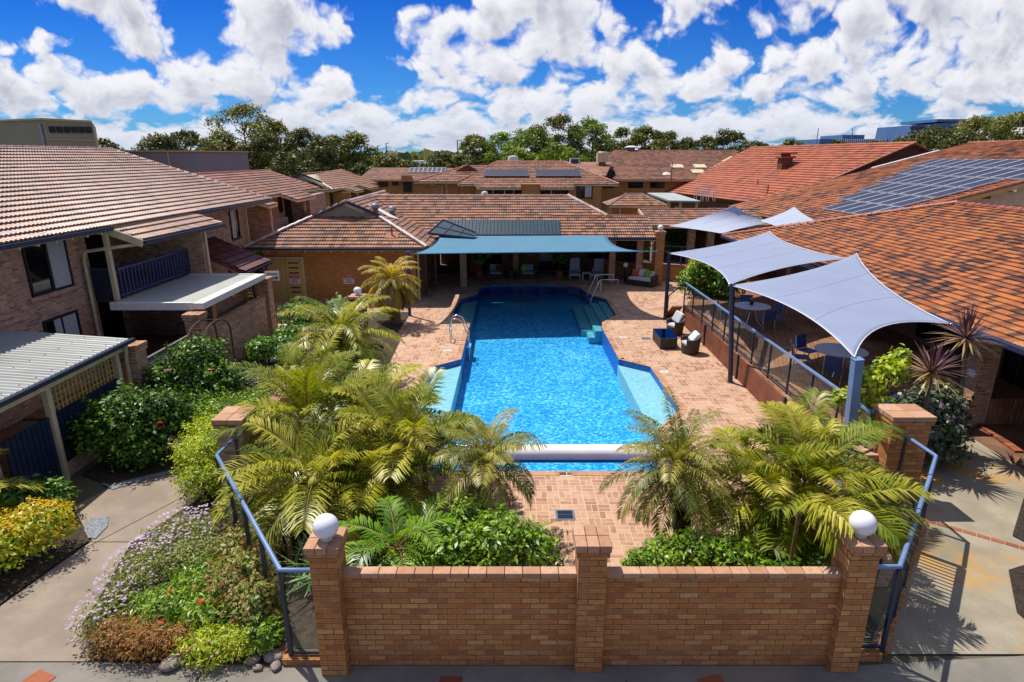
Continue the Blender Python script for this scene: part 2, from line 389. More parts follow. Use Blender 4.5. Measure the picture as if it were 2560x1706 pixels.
# roofs
M['tile_left'] = tilemat('rose_roof_tile', [S('#5a443a'), S('#7e5a48'), S('#9a6c50'), S('#a07a62'), S('#866a5e'), S('#a0928a')], .36, dirt=.3, weather=S('#c2b2aa'))
M['tile_mid'] = tilemat('brown_roof_tile', [S('#4c3c36'), S('#74523f'), S('#946348'), S('#a9744e'), S('#8a6a5c'), S('#6a5650')], .45, dirt=.32, weather=S('#a89488'))
M['tile_right'] = tilemat('burnt_orange_roof_tile', [S('#302420'), S('#5f3a24'), S('#9c5a2c'), S('#b77036'), S('#7f4d2e'), S('#c68a4e')], .5, dirt=.3)
M['tile_far'] = tilemat('faded_brown_roof_tile', [S('#5c4034'), S('#7c5440'), S('#96664a'), S('#845a48')], .6, dirt=.25)
M['tile_red'] = tilemat('red_roof_tile', [S('#78402a'), S('#9c5232'), S('#b4623a'), S('#8a4830')], .6, dirt=.25)
M['tile_dark'] = tilemat('dark_red_roof_tile', [S('#2e1f22'), S('#4e2a28'), S('#6b352a'), S('#3a2a30')], .4, dirt=.2)
M['ridge_dark'] = blockmat('ridge_tile_dark', [S('#6e5048'), S('#8a6052'), S('#5a4340'), S('#94776a')], .5)
M['ridge_sunlit'] = blockmat('ridge_tile_sunlit', [S('#a08a84'), S('#b9a7a0'), S('#8e6c5e'), S('#c2b4ae')], .4)  # whitened tile colours paint sunlight onto hip and ridge caps
M['ridge_red'] = blockmat('ridge_tile_red', [S('#8a4a34'), S('#a2583c'), S('#6e3e30')], .5)
# painted things, metals
M['navy'] = plain('navy_paint', S('#2a3550'), .35, .12, 5)
M['navy_rail'] = plain('slate_blue_rail_paint', S('#6a86b0'), .32, .12, 5)
M['navy_dark'] = plain('dark_navy_metal', S('#222c44'), .35, .12, 5)
M['blue_rail'] = plain('blue_balcony_paint', S('#2b4576'), .4, .15, 5)
M['cream'] = plain('cream_paint', S('#c9bd98'), .55, .12, 4)
M['cream_dark'] = plain('khaki_door_paint', S('#c2a662'), .5, .1, 3)
M['white'] = plain('white_paint', S('#d9d9d4'), .4, .08, 6)
M['sheet_white'] = plain('white_metal_sheet', S('#aeb2ac'), .42, .1, 1.5)
M['corrugated'] = plain('white_corrugated_sheet', S('#979b98'), .4, .12, 1.2)
M['grey_metal'] = plain('galvanised_metal', S('#8d9196'), .35, .15, 5, metal=.6)
M['steel'] = plain('polished_steel', S('#c8ccd2'), .18, .05, 9, metal=1)
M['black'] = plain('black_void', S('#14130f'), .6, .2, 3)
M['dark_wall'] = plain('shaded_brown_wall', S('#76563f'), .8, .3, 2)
M['window'] = plain('dark_window_glass', S('#10151b'), .06, .2, 1)
M['blind'] = plain('white_blind', S('#a9adb0'), .5, .1, 8)
M['terracotta'] = plain('terracotta', S('#9a5636'), .7, .2, 8)
M['globe'] = plain('opal_globe', S('#e6e8ee'), .22, .02, 3)
M['glass'] = glassmat('clear_glass', (.95, .98, .98))
M['glass_dark'] = glassmat('smoked_glass', (.25, .3, .33), .6)
M['timber'] = plain('red_brown_timber', S('#7a4530'), .6, .3, 2.2, bmp=.2)
M['timber_pale'] = plain('pale_timber', S('#b0906a'), .6, .2, 5)
M['lattice'] = plain('ochre_lattice', S('#b8a05c'), .6, .2, 5)
M['mulch'] = plain('bark_mulch', S('#332820'), .95, .6, 18, bmp=.9, bsc=35)
M['soil'] = plain('garden_soil', S('#3d3126'), .95, .5, 9, bmp=.7, bsc=40)
M['gravel'] = plain('blue_grey_gravel', S('#7f868e'), .9, .55, 40, bmp=.8, bsc=70)
M['wicker'] = plain('dark_brown_wicker', S('#3a3026'), .6, .5, 60, bmp=.6, bsc=130)
M['cushion_grey'] = plain('grey_cushion', S('#b4b8c4'), .9, .1, 12)
M['cushion_dark'] = plain('slate_cushion', S('#8595a8'), .9, .1, 12)
M['cushion_orange'] = plain('orange_cushion', S('#c65a1e'), .9, .1, 12)
M['cushion_green'] = plain('green_cushion', S('#8fb04a'), .9, .15, 12)
M['cushion_white'] = plain('pale_patterned_cushion', S('#d2d4da'), .9, .3, 25)
M['chair_blue'] = plain('dark_blue_sling', S('#36507a'), .6, .1, 9)
M['table_grey'] = plain('grey_table_top', S('#b8babf'), .45, .1, 6)
M['sail_grey'] = plain('grey_sail_cloth', S('#a6b3cc'), .75, .04, 1)
M['sail_blue'] = plain('sky_blue_sail_cloth', S('#649ab6'), .7, .05, 1)
M['sail_pale'] = plain('pale_sail_cloth', S('#c6d0e2'), .75, .04, 1)
M['rope'] = plain('white_edge_rope', S('#d5d8e2'), .6, .05, 5)
M['roll_white'] = plain('white_blanket', S('#ececf0'), .45, .06, 2, bmp=.15, bsc=9)
M['roll_navy'] = plain('navy_blanket', S('#16245c'), .5, .1, 2)
M['rock'] = plain('river_rock', S('#8f8078'), .85, .4, 14, bmp=.4)
M['beige_wall'] = plain('beige_cladding', S('#8f8a70'), .7, .08, .4)
M['mauve_wall'] = plain('mauve_wall', S('#857a80'), .75, .08, .4)
M['office_blue'] = plain('blue_office_cladding', S('#4d6f9c'), .4, .12, .2)
M['trunk'] = plain('grey_bark', S('#6a5a4a'), .9, .4, 6, bmp=.6, bsc=30)
M['trunk_dark'] = plain('fibrous_palm_trunk', S('#2c231b'), .95, .5, 14, bmp=.9, bsc=40)
M['trunk_cane'] = plain('ringed_cane_trunk', S('#7a6638'), .6, .4, 9, bmp=.3)
M['iron'] = plain('rusty_iron', S('#5a3a28'), .7, .4, 20)
# sail cloth: light passes through a little
for k in ('sail_grey', 'sail_pale', 'sail_blue'):
    t = M[k].node_tree; p = [n for n in t.nodes if n.type == 'BSDF_PRINCIPLED'][0]; o = [n for n in t.nodes if n.type == 'OUTPUT_MATERIAL'][0]
    tr = nd(t, 'ShaderNodeBsdfTranslucent'); tr.inputs[0].default_value = (*S('#a4b4d8' if k != 'sail_blue' else '#5a9cbc'), 1)
    mx = nd(t, 'ShaderNodeMixShader'); mx.inputs[0].default_value = .32; t.links.new(p.outputs[0], mx.inputs[1]); t.links.new(tr.outputs[0], mx.inputs[2])
    op = nd(t, 'ShaderNodeBsdfTransparent'); m2 = nd(t, 'ShaderNodeMixShader'); m2.inputs[0].default_value = .12   # open weave of knitted shade cloth
    t.links.new(mx.outputs[0], m2.inputs[1]); t.links.new(op.outputs[0], m2.inputs[2]); t.links.new(m2.outputs[0], o.inputs[0])
    w = nd(t, 'ShaderNodeTexWave'); w.inputs['Scale'].default_value = 1.2; w.inputs['Distortion'].default_value = 2; t.links.new(geo_pos(t), w.inputs['Vector']); bump(t, p, w.outputs['Fac'], .08, .03)
# leaves
M['palm_leaf'] = leafmat('palm_frond', [S('#3a4c0c'), S('#627816'), S('#949628'), S('#bdb746'), S('#ecdf94')], .3, .38, .45)
M['palm_dark'] = leafmat('date_palm_frond', [S('#3a4818'), S('#5a6820'), S('#84882c'), S('#a8a044'), S('#c4b868')], .28, .45, .5)
M['palm_yellow'] = leafmat('yellowing_palm_frond', [S('#74741e'), S('#a09430'), S('#bfa63a'), S('#cdb052')], .35, .5)
M['dead_frond'] = leafmat('dry_palm_frond', [S('#6a5230'), S('#8f7446'), S('#a98d60'), S('#7c6236')], .15, .7, .3)
M['leaf_dark'] = leafmat('glossy_dark_leaf', [S('#18300e'), S('#284a16'), S('#3c6420'), S('#6a8c34')], .2, .28, .6)
M['leaf_mid'] = leafmat('mid_green_leaf', [S('#2a4a14'), S('#46701e'), S('#62902a'), S('#8cb23e')], .28, .38)
M['leaf_camellia'] = leafmat('camellia_leaf', [S('#14280c'), S('#264a10'), S('#557e1e'), S('#a2be3e')], .28, .42, .35)
M['leaf_bright'] = leafmat('bright_green_leaf', [S('#345410'), S('#5a841a'), S('#88a82c'), S('#b8c650')], .32, .38)
M['leaf_lime'] = leafmat('lime_leaf', [S('#62801a'), S('#90aa20'), S('#bcc630'), S('#d4d048')], .32, .45)
M['leaf_gold'] = leafmat('golden_leaf', [S('#a88c14'), S('#c4b020'), S('#dcbc26'), S('#c0a424')], .3, .45)
M['leaf_olive'] = leafmat('olive_leaf', [S('#52602a'), S('#76843c'), S('#949c4c'), S('#a8ac60')], .25, .5)
M['leaf_rust'] = leafmat('rust_leaf', [S('#5c5a1e'), S('#8a7a2c'), S('#a8743a'), S('#94532a'), S('#8c8c34')], .25, .5)
M['leaf_purple'] = leafmat('purple_strap_leaf', [S('#3a222c'), S('#56363f'), S('#8a6a5a'), S('#b4965c'), S('#ccb074')], .2, .4)
M['leaf_mauve'] = leafmat('mauve_green_leaf', [S('#22381a'), S('#3c5a28'), S('#66705a'), S('#a08c9c')], .2, .4)
M['leaf_silver'] = leafmat('silvery_strap_leaf', [S('#5a7a3c'), S('#86a05e'), S('#a8bc86'), S('#6e8f46')], .25, .4)
M['leaf_gum'] = leafmat('gum_leaf', [S('#323c16'), S('#4e5820'), S('#6e722e'), S('#8c8c3c'), S('#aaa64c')], .22, .5, .4, patch=.35)
M['leaf_gum2'] = leafmat('bright_gum_leaf', [S('#3c5018'), S('#5c7422'), S('#7c902c'), S('#a0ae40')], .25, .5, .4, patch=.35)
M['leaf_gum3'] = leafmat('dull_gum_leaf', [S('#2c3616'), S('#465020'), S('#62682c'), S('#80803e')], .2, .5, .4, patch=.35)
M['petal_lilac'] = leafmat('lilac_petal', [S('#a890b0'), S('#c4aec8'), S('#dccce0')], .3, .6)
M['petal_red'] = leafmat('red_petal', [S('#b81414'), S('#d81e1a'), S('#c22030')], .3, .5)
M['petal_pink'] = leafmat('pink_petal', [S('#c86a80'), S('#d88a9a'), S('#e0a8b0')], .3, .5)
# paving, concrete
def paver(name, cols, joint, w, h, rot=0, wear=S('#c4a48a')):
    m, t, p, o = newmat(name); P = geo_pos(t)
    mp = nd(t, 'ShaderNodeMapping'); mp.inputs['Rotation'].default_value = (0, 0, rot)
    wob = nd(t, 'ShaderNodeTexNoise'); wob.inputs['Scale'].default_value = 3; t.links.new(P, wob.inputs['Vector'])
    ad = nd(t, 'ShaderNodeVectorMath', operation='MULTIPLY_ADD'); t.links.new(wob.outputs['Color'], ad.inputs[0]); ad.inputs[1].default_value = (.03, .03, 0); t.links.new(P, ad.inputs[2])
    t.links.new(ad.outputs[0], mp.inputs['Vector'])
    # parquet blocks: two bricks lengthways, two across, block by block
    chk = nd(t, 'ShaderNodeTexChecker'); chk.inputs['Scale'].default_value = 1 / (2 * h); chk.inputs['Color1'].default_value = (0, 0, 0, 1); chk.inputs['Color2'].default_value = (1, 1, 1, 1); t.links.new(mp.outputs[0], chk.inputs['Vector'])
    def bt(swap):
        b = nd(t, 'ShaderNodeTexBrick'); b.offset = 0
        for k, v in (('Scale', 1), ('Brick Width', h if swap else w), ('Row Height', w if swap else h), ('Mortar Size', .010), ('Mortar Smooth', .35), ('Bias', 0)): b.inputs[k].default_value = v
        b.inputs['Color1'].default_value = (0, 0, 0, 1); b.inputs['Color2'].default_value = (1, 1, 1, 1); b.inputs['Mortar'].default_value = (.5, .5, .5, 1)
        t.links.new(mp.outputs[0], b.inputs['Vector']); return b
    a, b = bt(False), bt(True)
    rnd = mixc(t, chk.outputs['Fac'], a.outputs['Color'], b.outputs['Color']); fac = nd(t, 'ShaderNodeMix'); 
    t.links.new(chk.outputs['Fac'], fac.inputs[0]); t.links.new(a.outputs['Fac'], fac.inputs[2]); t.links.new(b.outputs['Fac'], fac.inputs[3]); fac = fac.outputs[0]
    f = mth(t, 'ADD', mth(t, 'MULTIPLY', rnd, .7), mth(t, 'MULTIPLY', mth(t, 'SUBTRACT', noise(t, .5, 4, P), .35), .9), clamp=True)
    n = len(cols); col = ramp(t, f, [(i / (n - 1), c) for i, c in enumerate(cols)])
    col = mixc(t, mth(t, 'MULTIPLY', smooth(t, noise(t, 8, 6, P, .7), .45, .75), .45), col, mulv(cols[0], .6))
    col = mixc(t, mth(t, 'MULTIPLY', fac, .85), col, joint)
    col = mixc(t, mth(t, 'MULTIPLY', smooth(t, noise(t, .9, 6, P, .65), .46, .70), .7), col, wear)
    setc(t, p, 'Base Color', col); p.inputs['Roughness'].default_value = .8
    bump(t, p, mth(t, 'SUBTRACT', mth(t, 'MULTIPLY', noise(t, 40, 4, P), .3), fac), .5, .006); return m
M['paver'] = paver('pool_paver', [S('#7e543e'), S('#986e54'), S('#b0886c'), S('#bc987e'), S('#8c6048')], S('#c8ac92'), .25, .125)
M['paver_terrace'] = paver('terrace_paver', [S('#6a4228'), S('#7c5032'), S('#5c3822')], S('#9c7854'), .24, .12, rot=R(20), wear=S('#a8825c'))
def concrete(name, c, stain, amt=.5):
    m, t, p, o = newmat(name); P = geo_pos(t)
    col = mixc(t, smooth(t, noise(t, 1.1, 6, P, .65), .35, .7), mulv(c, .78), mulv(c, 1.1))
    col = mixc(t, mth(t, 'MULTIPLY', smooth(t, noise(t, .45, 5, P, .6), .52, .75), amt), col, stain)
    col = mixc(t, mth(t, 'MULTIPLY', smooth(t, noise(t, 55, 3, P), .55, .75), .4), col, mulv(c, .5))
    setc(t, p, 'Base Color', col); p.inputs['Roughness'].default_value = .85; bump(t, p, noise(t, 80, 4, P), .3, .004); return m
M['concrete'] = concrete('path_concrete', S('#8e8072'), S('#8e7a60'))
M['concrete_front'] = concrete('footpath_concrete', S('#7c786f'), S('#94805a'), .6)
M['concrete_drive'] = concrete('driveway_concrete', S('#968d7a'), S('#b0853c'), 1.4)
M['ground'] = plain('bare_ground', S('#6a6450'), .95, .35, .2, bmp=.3, bsc=8)
# pool
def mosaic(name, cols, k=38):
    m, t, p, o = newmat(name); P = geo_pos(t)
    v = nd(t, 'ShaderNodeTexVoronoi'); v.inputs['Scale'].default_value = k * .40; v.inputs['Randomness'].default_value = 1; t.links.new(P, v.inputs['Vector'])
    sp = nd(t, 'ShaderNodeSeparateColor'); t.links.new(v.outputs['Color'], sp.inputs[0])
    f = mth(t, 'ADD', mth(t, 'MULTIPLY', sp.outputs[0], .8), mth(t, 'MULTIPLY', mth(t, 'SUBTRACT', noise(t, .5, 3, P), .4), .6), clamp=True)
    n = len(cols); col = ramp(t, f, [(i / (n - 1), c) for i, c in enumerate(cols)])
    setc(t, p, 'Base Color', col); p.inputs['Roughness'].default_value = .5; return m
M['pool_floor'] = mosaic('blue_pool_mosaic_sparkle', [S('#1180c8'), S('#1f98d8'), S('#3cb0e4'), S('#78cdf0'), S('#c4ecf8')])  # mosaic blues; the palest flecks paint in the sparkle of the water
M['pool_wall'] = mosaic('deep_blue_pool_tile', [S('#1a56b4'), S('#2470cc'), S('#3484d8')])
M['pool_shelf'] = mosaic('pale_pool_shelf', [S('#a8c6cc'), S('#c2d8da'), S('#d6e4e4')])
M['pool_step'] = mosaic('aqua_pool_step', [S('#5fa8b4'), S('#7cbcc4'), S('#93c8cc')])
def water():
    m, t, p, o = newmat('pool_water'); P = geo_pos(t)
    tr = nd(t, 'ShaderNodeBsdfTransparent'); tr.inputs[0].default_value = (.66, .91, .99, 1)
    gl = nd(t, 'ShaderNodeBsdfGlossy'); gl.inputs['Roughness'].default_value = .03
    fr = nd(t, 'ShaderNodeFresnel'); fr.inputs[0].default_value = 1.33
    mp = nd(t, 'ShaderNodeMapping'); mp.inputs['Scale'].default_value = (1, .8, 1); t.links.new(P, mp.inputs[0])
    h = mth(t, 'ADD', noise(t, 3.2, 4, mp.outputs[0], .6, .6), mth(t, 'MULTIPLY', noise(t, 11, 2, mp.outputs[0]), .35))
    b = nd(t, 'ShaderNodeBump'); b.inputs['Strength'].default_value = .35; b.inputs['Distance'].default_value = .05; t.links.new(h, b.inputs['Height'])
    t.links.new(b.outputs[0], gl.inputs['Normal']); t.links.new(b.outputs[0], fr.inputs['Normal'])
    mx = nd(t, 'ShaderNodeMixShader'); t.links.new(fr.outputs[0], mx.inputs[0]); t.links.new(tr.outputs[0], mx.inputs[1]); t.links.new(gl.outputs[0], mx.inputs[2]); t.links.new(mx.outputs[0], o.inputs[0]); return m
M['water'] = water()
def pvmat():
    m, t, p, o = newmat('photovoltaic_cell'); uv = nd(t, 'ShaderNodeUVMap').outputs[0]
    b = nd(t, 'ShaderNodeTexBrick'); b.offset = 0
    for k, v in (('Scale', 1), ('Brick Width', .16), ('Row Height', .16), ('Mortar Size', .004)): b.inputs[k].default_value = v
    b.inputs['Color1'].default_value = (*S('#22262f'), 1); b.inputs['Color2'].default_value = (*S('#2b3040'), 1); b.inputs['Mortar'].default_value = (*S('#4c5262'), 1)
    t.links.new(uv, b.inputs['Vector']); t.links.new(b.outputs['Color'], p.inputs['Base Color']); p.inputs['Roughness'].default_value = .42; return m
M['pv'] = pvmat()
M['collector'] = plain('pool_heating_mat', S('#1d3844'), .35, .2, 2)
# ------------------------------------------------------------------ roof, fence and glazing helpers
def roof_slope(name, mat, parent, e0, e1, poly, tw=.3, L=.36, step=.05, wave=.03, spt=6, th=.14, under=None, lift=0):
    """real tile courses over a planar slope; e0,e1 = eave ends; poly = convex outline in space"""
    e0, e1 = V(e0), V(e1); poly = [V(p) for p in poly]
    A = (e1 - e0).normalized(); n = V(0, 0, 0)
    for i in range(len(poly)): n += poly[i].cross(poly[(i + 1) % len(poly)])
    n.normalize()
    if n.z < 0: n = -n
    U = n.cross(A).normalized()
    if U.z < 0: U = -U
    off = root_loc(parent)
    P2 = [((p - e0).dot(A), (p - e0).dot(U)) for p in poly]
    ar = sum(P2[i][0] * P2[(i + 1) % len(P2)][1] - P2[(i + 1) % len(P2)][0] * P2[i][1] for i in range(len(P2)))
    if ar < 0: P2 = P2[::-1]
    a0 = min(p[0] for p in P2); a1 = max(p[0] for p in P2); u1 = max(p[1] for p in P2); u0 = min(p[1] for p in P2)
    K = int(math.ceil((u1 - u0) / L)); na = max(2, int(math.ceil((a1 - a0) / tw * spt)) + 1)
    aa = np.linspace(a0 - .001, a1 + .001, na); wv = wave * np.abs(np.sin(np.pi * aa / (tw / 2))) if wave else np.zeros(na)
    rows = []
    for k in range(K):
        rows += [(u0 + k * L, 0.0), (u0 + k * L, step)]
    rows.append((u0 + K * L, 0.0))
    bm = bmesh.new(); uvl = bm.loops.layers.uv.new('UVMap'); grid = []
    for (u, h) in rows:
        grid.append([bm.verts.new((a, u, wv[i] + h)) for i, a in enumerate(aa)])
    for r in range(len(rows) - 1):
        kk = (r // 2 if r % 2 else r // 2) + .5
        for i in range(na - 1):
            f = bm.faces.new((grid[r][i], grid[r][i + 1], grid[r + 1][i + 1], grid[r + 1][i]))
            um = ((aa[i] + aa[i + 1]) / 2 + 500) / tw + (kk % 2 > 1) * .0
            for l in f.loops: l[uvl].uv = (math.floor(um) + .5, kk)
    for i in range(len(P2)):
        p, q = P2[i], P2[(i + 1) % len(P2)]; d = (q[0] - p[0], q[1] - p[1])
        if abs(d[0]) + abs(d[1]) < 1e-6: continue
        bmesh.ops.bisect_plane(bm, geom=bm.verts[:] + bm.edges[:] + bm.faces[:], plane_co=(p[0], p[1], 0), plane_no=(d[1], -d[0], 0), clear_outer=True, dist=1e-5)
    me = bpy.data.meshes.new(name)
    Mx = Matrix((A, U, n)).transposed().to_4x4(); Mx.translation = e0 - off + n * lift
    bm.transform(Mx); bm.to_mesh(me); bm.free()
    me.materials.append(mat); me.polygons.foreach_set('use_smooth', [True] * len(me.polygons))
    try: me.set_sharp_from_angle(angle=R(35))
    except Exception: pass
    o = bpy.data.objects.new(name, me); COL.objects.link(o); o.parent = parent; KIDS.setdefault(parent.name, []).append(o)
    if th:
        b = MB(); b.slab([p - n * .012 for p in poly], th); s = b.build('roof_lining', under or M['cream'], o)
        s.location = (0, 0, 0)
    return o
def ridge(parent, p0, p1, mat, r=.11, seg=.40, name='ridge_cap', lift=.03):
    p0, p1 = V(p0), V(p1); d = p1 - p0; Ln = d.length; d.normalize(); side = d.cross(V(0, 0, 1)).normalized(); up = side.cross(d)
    n = max(1, int(Ln / seg)); s = Ln / n; b = MB()
    for i in range(n):
        a = p0 + d * (i * s) + up * lift; c = p0 + d * ((i + 1) * s + .04) + up * (lift + .018); vs = []; m = 7
        for q, rr in ((a, r), (c, r * 1.12)):
            for j in range(m):
                an = math.pi * j / (m - 1); vs.append(q + side * math.cos(an) * rr + up * (math.sin(an) * rr * .75 - .03))
        fs = [(j, j + 1, m + j + 1, m + j) for j in range(m - 1)] + [tuple(range(m - 1, -1, -1)), tuple(range(m, 2 * m))]
        b.add(vs, fs)
    return b.build(name, mat, parent, auto=50)
def gutter(parent, p0, p1, out, mat=None, w=.12, h=.12, name='gutter'):
    p0, p1, out = V(p0), V(p1), V(out)
    b = MB(); o = out * (w / 2 + .01) + V(0, 0, -.05)
    b.bar(p0 + o, p1 + o, w, h); return b.build(name, mat or M['navy_dark'], parent, bev=.01)
def window(parent, x0, x1, z0, z1, face, pos, frame=None, pane=None, panes=1, name='window', d=.06, fw=.06):
    """face 'y': wall in plane y=pos seen from -y; 'x': wall in plane x=pos seen from +x; 'X': from -x"""
    frame = frame or M['black']; pane = pane or M['window']
    def T(a, z, o):
        return (a, pos - o, z) if face == 'y' else ((pos + o, a, z) if face == 'x' else (pos - o, a, z))
    def boxT(b, a0, a1, zz0, zz1, o0, o1):
        p, q = T(a0, zz0, o0), T(a1, zz1, o1)
        b.bx(min(p[0], q[0]), max(p[0], q[0]), min(p[1], q[1]), max(p[1], q[1]), min(p[2], q[2]), max(p[2], q[2]))
    f = MB()
    boxT(f, x0, x1, z0, z0 + fw, -.02, d); boxT(f, x0, x1, z1 - fw, z1, -.02, d)
    boxT(f, x0, x0 + fw, z0 + fw, z1 - fw, -.02, d - .002); boxT(f, x1 - fw, x1, z0 + fw, z1 - fw, -.02, d - .002)
    for i in range(1, panes):
        c = x0 + (x1 - x0) * i / panes; boxT(f, c - fw / 2, c + fw / 2, z0 + fw, z1 - fw, -.02, d - .004)
    w = f.build(name, frame, parent)
    g = MB(); boxT(g, x0 + fw * .5, x1 - fw * .5, z0 + fw * .5, z1 - fw * .5, -.01, .022); g.build('pane', pane, w)
    return w
def fence_run(t, pts, z0, z1, glass=M['glass'], posts=None, rail=M['navy_rail'], post=M['navy_dark'], pw=.05, rr=.035, step=1.3, flat=False, low=True):
    """glazed balustrade: posts, top rail, bottom rail, panels"""
    pts = [V(p[0], p[1], 0) for p in pts]
    b = MB()
    if flat:
        for a, c in zip(pts, pts[1:]): b.bar(a + V(0, 0, z1), c + V(0, 0, z1), .07, .045)
    else: b.tube([p + V(0, 0, z1) for p in pts], rr, 10)
    b.build('top_rail', rail, t, auto=40)
    lr = MB()
    for a, c in zip(pts, pts[1:]):
        L = (c - a).length; n = max(1, round(L / step)); d = (c - a) / n
        if low: lr.bar(a + V(0, 0, z0 + .03), c + V(0, 0, z0 + .03), .035, .04)
        for i in range(n):
            p, q = a + d * i, a + d * (i + 1); u = d.normalized()
            g = MB(); g.bar(p + u * .05 + V(0, 0, (z0 + z1) / 2 + .02), q - u * .05 + V(0, 0, (z0 + z1) / 2 + .02), .008, z1 - z0 - .16)
            if glass: g.build('glass_panel', glass, t)
    if low: lr.build('bottom_rail', post, t)
    done = []
    for a, c in zip(pts, pts[1:]):
        L = (c - a).length; n = max(1, round(L / step)); d = (c - a) / n
        for i in range(n + 1):
            p = a + d * i
            if any((p - q).length < .15 for q in done): continue
            done.append(p); k = MB(); k.bar(p + V(0, 0, z0 - .1), p + V(0, 0, z1 - rr), pw, pw, up=(0, 1, 0)); k.build('post', post, t)
# ------------------------------------------------------------------ the setting: ground, pool, paving, paths, beds
def sheet(name, outer, holes, z, mat, th=0):
    bm = bmesh.new()
    def loop(pts):
        vs = [bm.verts.new((x, y, z)) for x, y in pts]
        return [bm.edges.new((vs[i], vs[(i + 1) % len(vs)])) for i in range(len(vs))]
    es = loop(outer)
    for h in holes: es += loop(h)
    bmesh.ops.triangle_fill(bm, use_beauty=True, use_dissolve=False, edges=es)
    for f in bm.faces:
        if f.normal.z < 0: f.normal_flip()
    uvl = bm.loops.layers.uv.new('UVMap')
    for f in bm.faces:
        for l in f.loops: l[uvl].uv = l.vert.co.xy
    me = bpy.data.meshes.new(name); bm.to_mesh(me); bm.free(); me.materials.append(mat)
    o = bpy.data.objects.new(name, me); COL.objects.link(o); return tag(o, kind='structure')
def arc(cx, cy, r, a0, a1, n=8): return [(cx + r * math.cos(R(a0 + (a1 - a0) * i / n)), cy + r * math.sin(R(a0 + (a1 - a0) * i / n))) for i in range(n + 1)]
POOL = [(-1.78, 12.36), (3.72, 12.36), (3.72, 14.5), (4.70, 15.85), (4.66, 19.5), (3.74, 20.3), (3.72, 24.5), (3.86, 25.3), (4.66, 26.5), (4.68, 29.75), (4.1, 30.5), (3.78, 31.7)] + \
    arc(2.6, 31.9, 1.15, 5, 88, 6) + arc(-.55, 31.85, 1.22, 92, 172, 6) + [(-1.78, 30.9), (-2.55, 29.7), (-2.72, 27.0), (-1.78, 25.1), (-1.78, 20.3), (-2.7, 19.5), (-2.74, 15.9), (-1.78, 14.5)]
HOLE = [(-3.0, 12.2), (4.9, 12.2), (4.9, 33.4), (-3.0, 33.4)]
sheet('ground', [(-900, -60), (900, -60), (900, 1500), (-900, 1500)], [HOLE], -.03, M['ground'])
sheet('pool_deck', [(-5.4, 8.5), (6.2, 8.5), (7.0, 9.4), (7.3, 11.5), (7.2, 25.2), (9.5, 27.5), (9.5, 36.6), (-12.5, 36.6), (-12.5, 24), (-5.4, 23)], [POOL], 0, M['paver'])
b = MB()      # basin: side walls and floor
n = len(POOL)
vs = [(x, y, .001) for x, y in POOL] + [(x, y, -1.2) for x, y in POOL]
b.add(vs, [((i + 1) % n, i, n + i, n + (i + 1) % n) for i in range(n)])
tag(b.build('pool_wall', M['pool_wall']), kind='structure')
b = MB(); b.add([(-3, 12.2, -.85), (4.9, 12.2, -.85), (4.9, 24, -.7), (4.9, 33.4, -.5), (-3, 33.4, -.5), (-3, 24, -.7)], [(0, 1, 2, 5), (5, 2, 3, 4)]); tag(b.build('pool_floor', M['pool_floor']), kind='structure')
b = MB(); b.prism([(3.70, 14.55), (4.69, 15.87), (4.65, 19.48), (3.70, 20.28)], -1.14, -.2); b.prism([(-1.77, 14.55), (-1.77, 20.28), (-2.69, 19.48), (-2.73, 15.92)], -1.14, -.2)
tag(b.build('pool_shelf', M['pool_shelf']), kind='structure')
b = MB(); b.prism([(-1.77, 25.15), (-1.77, 30.85), (-2.54, 29.68), (-2.71, 27.02)], -1.14, -.26)
for i, (x0, z) in enumerate(((4.3, -.14), (3.93, -.22), (3.5, -.31), (3.0, -.40))):
    x1 = (4.66, 4.299, 3.929, 3.499)[i]; y0 = 25.4 + max(0, (x1 - 3.9)) * 1.45; b.prism([(x0, y0), (x1, y0), (x1, 29.7), (x0, 29.9)], -1.14, z)
b.prism([(3.45, 24.4), (3.74, 24.4), (3.78, 25.2), (3.45, 25.34)], -1.14, -.14); b.prism([(3.2, 24.4), (3.449, 24.4), (3.449, 25.34), (3.2, 25.36)], -1.14, -.42)
tag(b.build('pool_step', M['pool_step']), kind='structure')
sheet('pool_water', POOL, [], -.06, M['water'])
b = MB(); ctr = V(.97, 22, 0)
for i in range(len(POOL)):
    p, q = V(*POOL[i], 0), V(*POOL[(i + 1) % len(POOL)], 0); L = (q - p).length; u = (q - p) / L; nn = max(1, round(L / .25)); o = V(u.y, -u.x, 0) * .10
    for k in range(nn): b.bar(p + u * (L * (k + .03) / nn) + o + V(0, 0, -.022), p + u * (L * (k + .97) / nn) + o + V(0, 0, -.022), .2, .06)
tag(b.build('pool_coping', M['coping']), kind='structure')
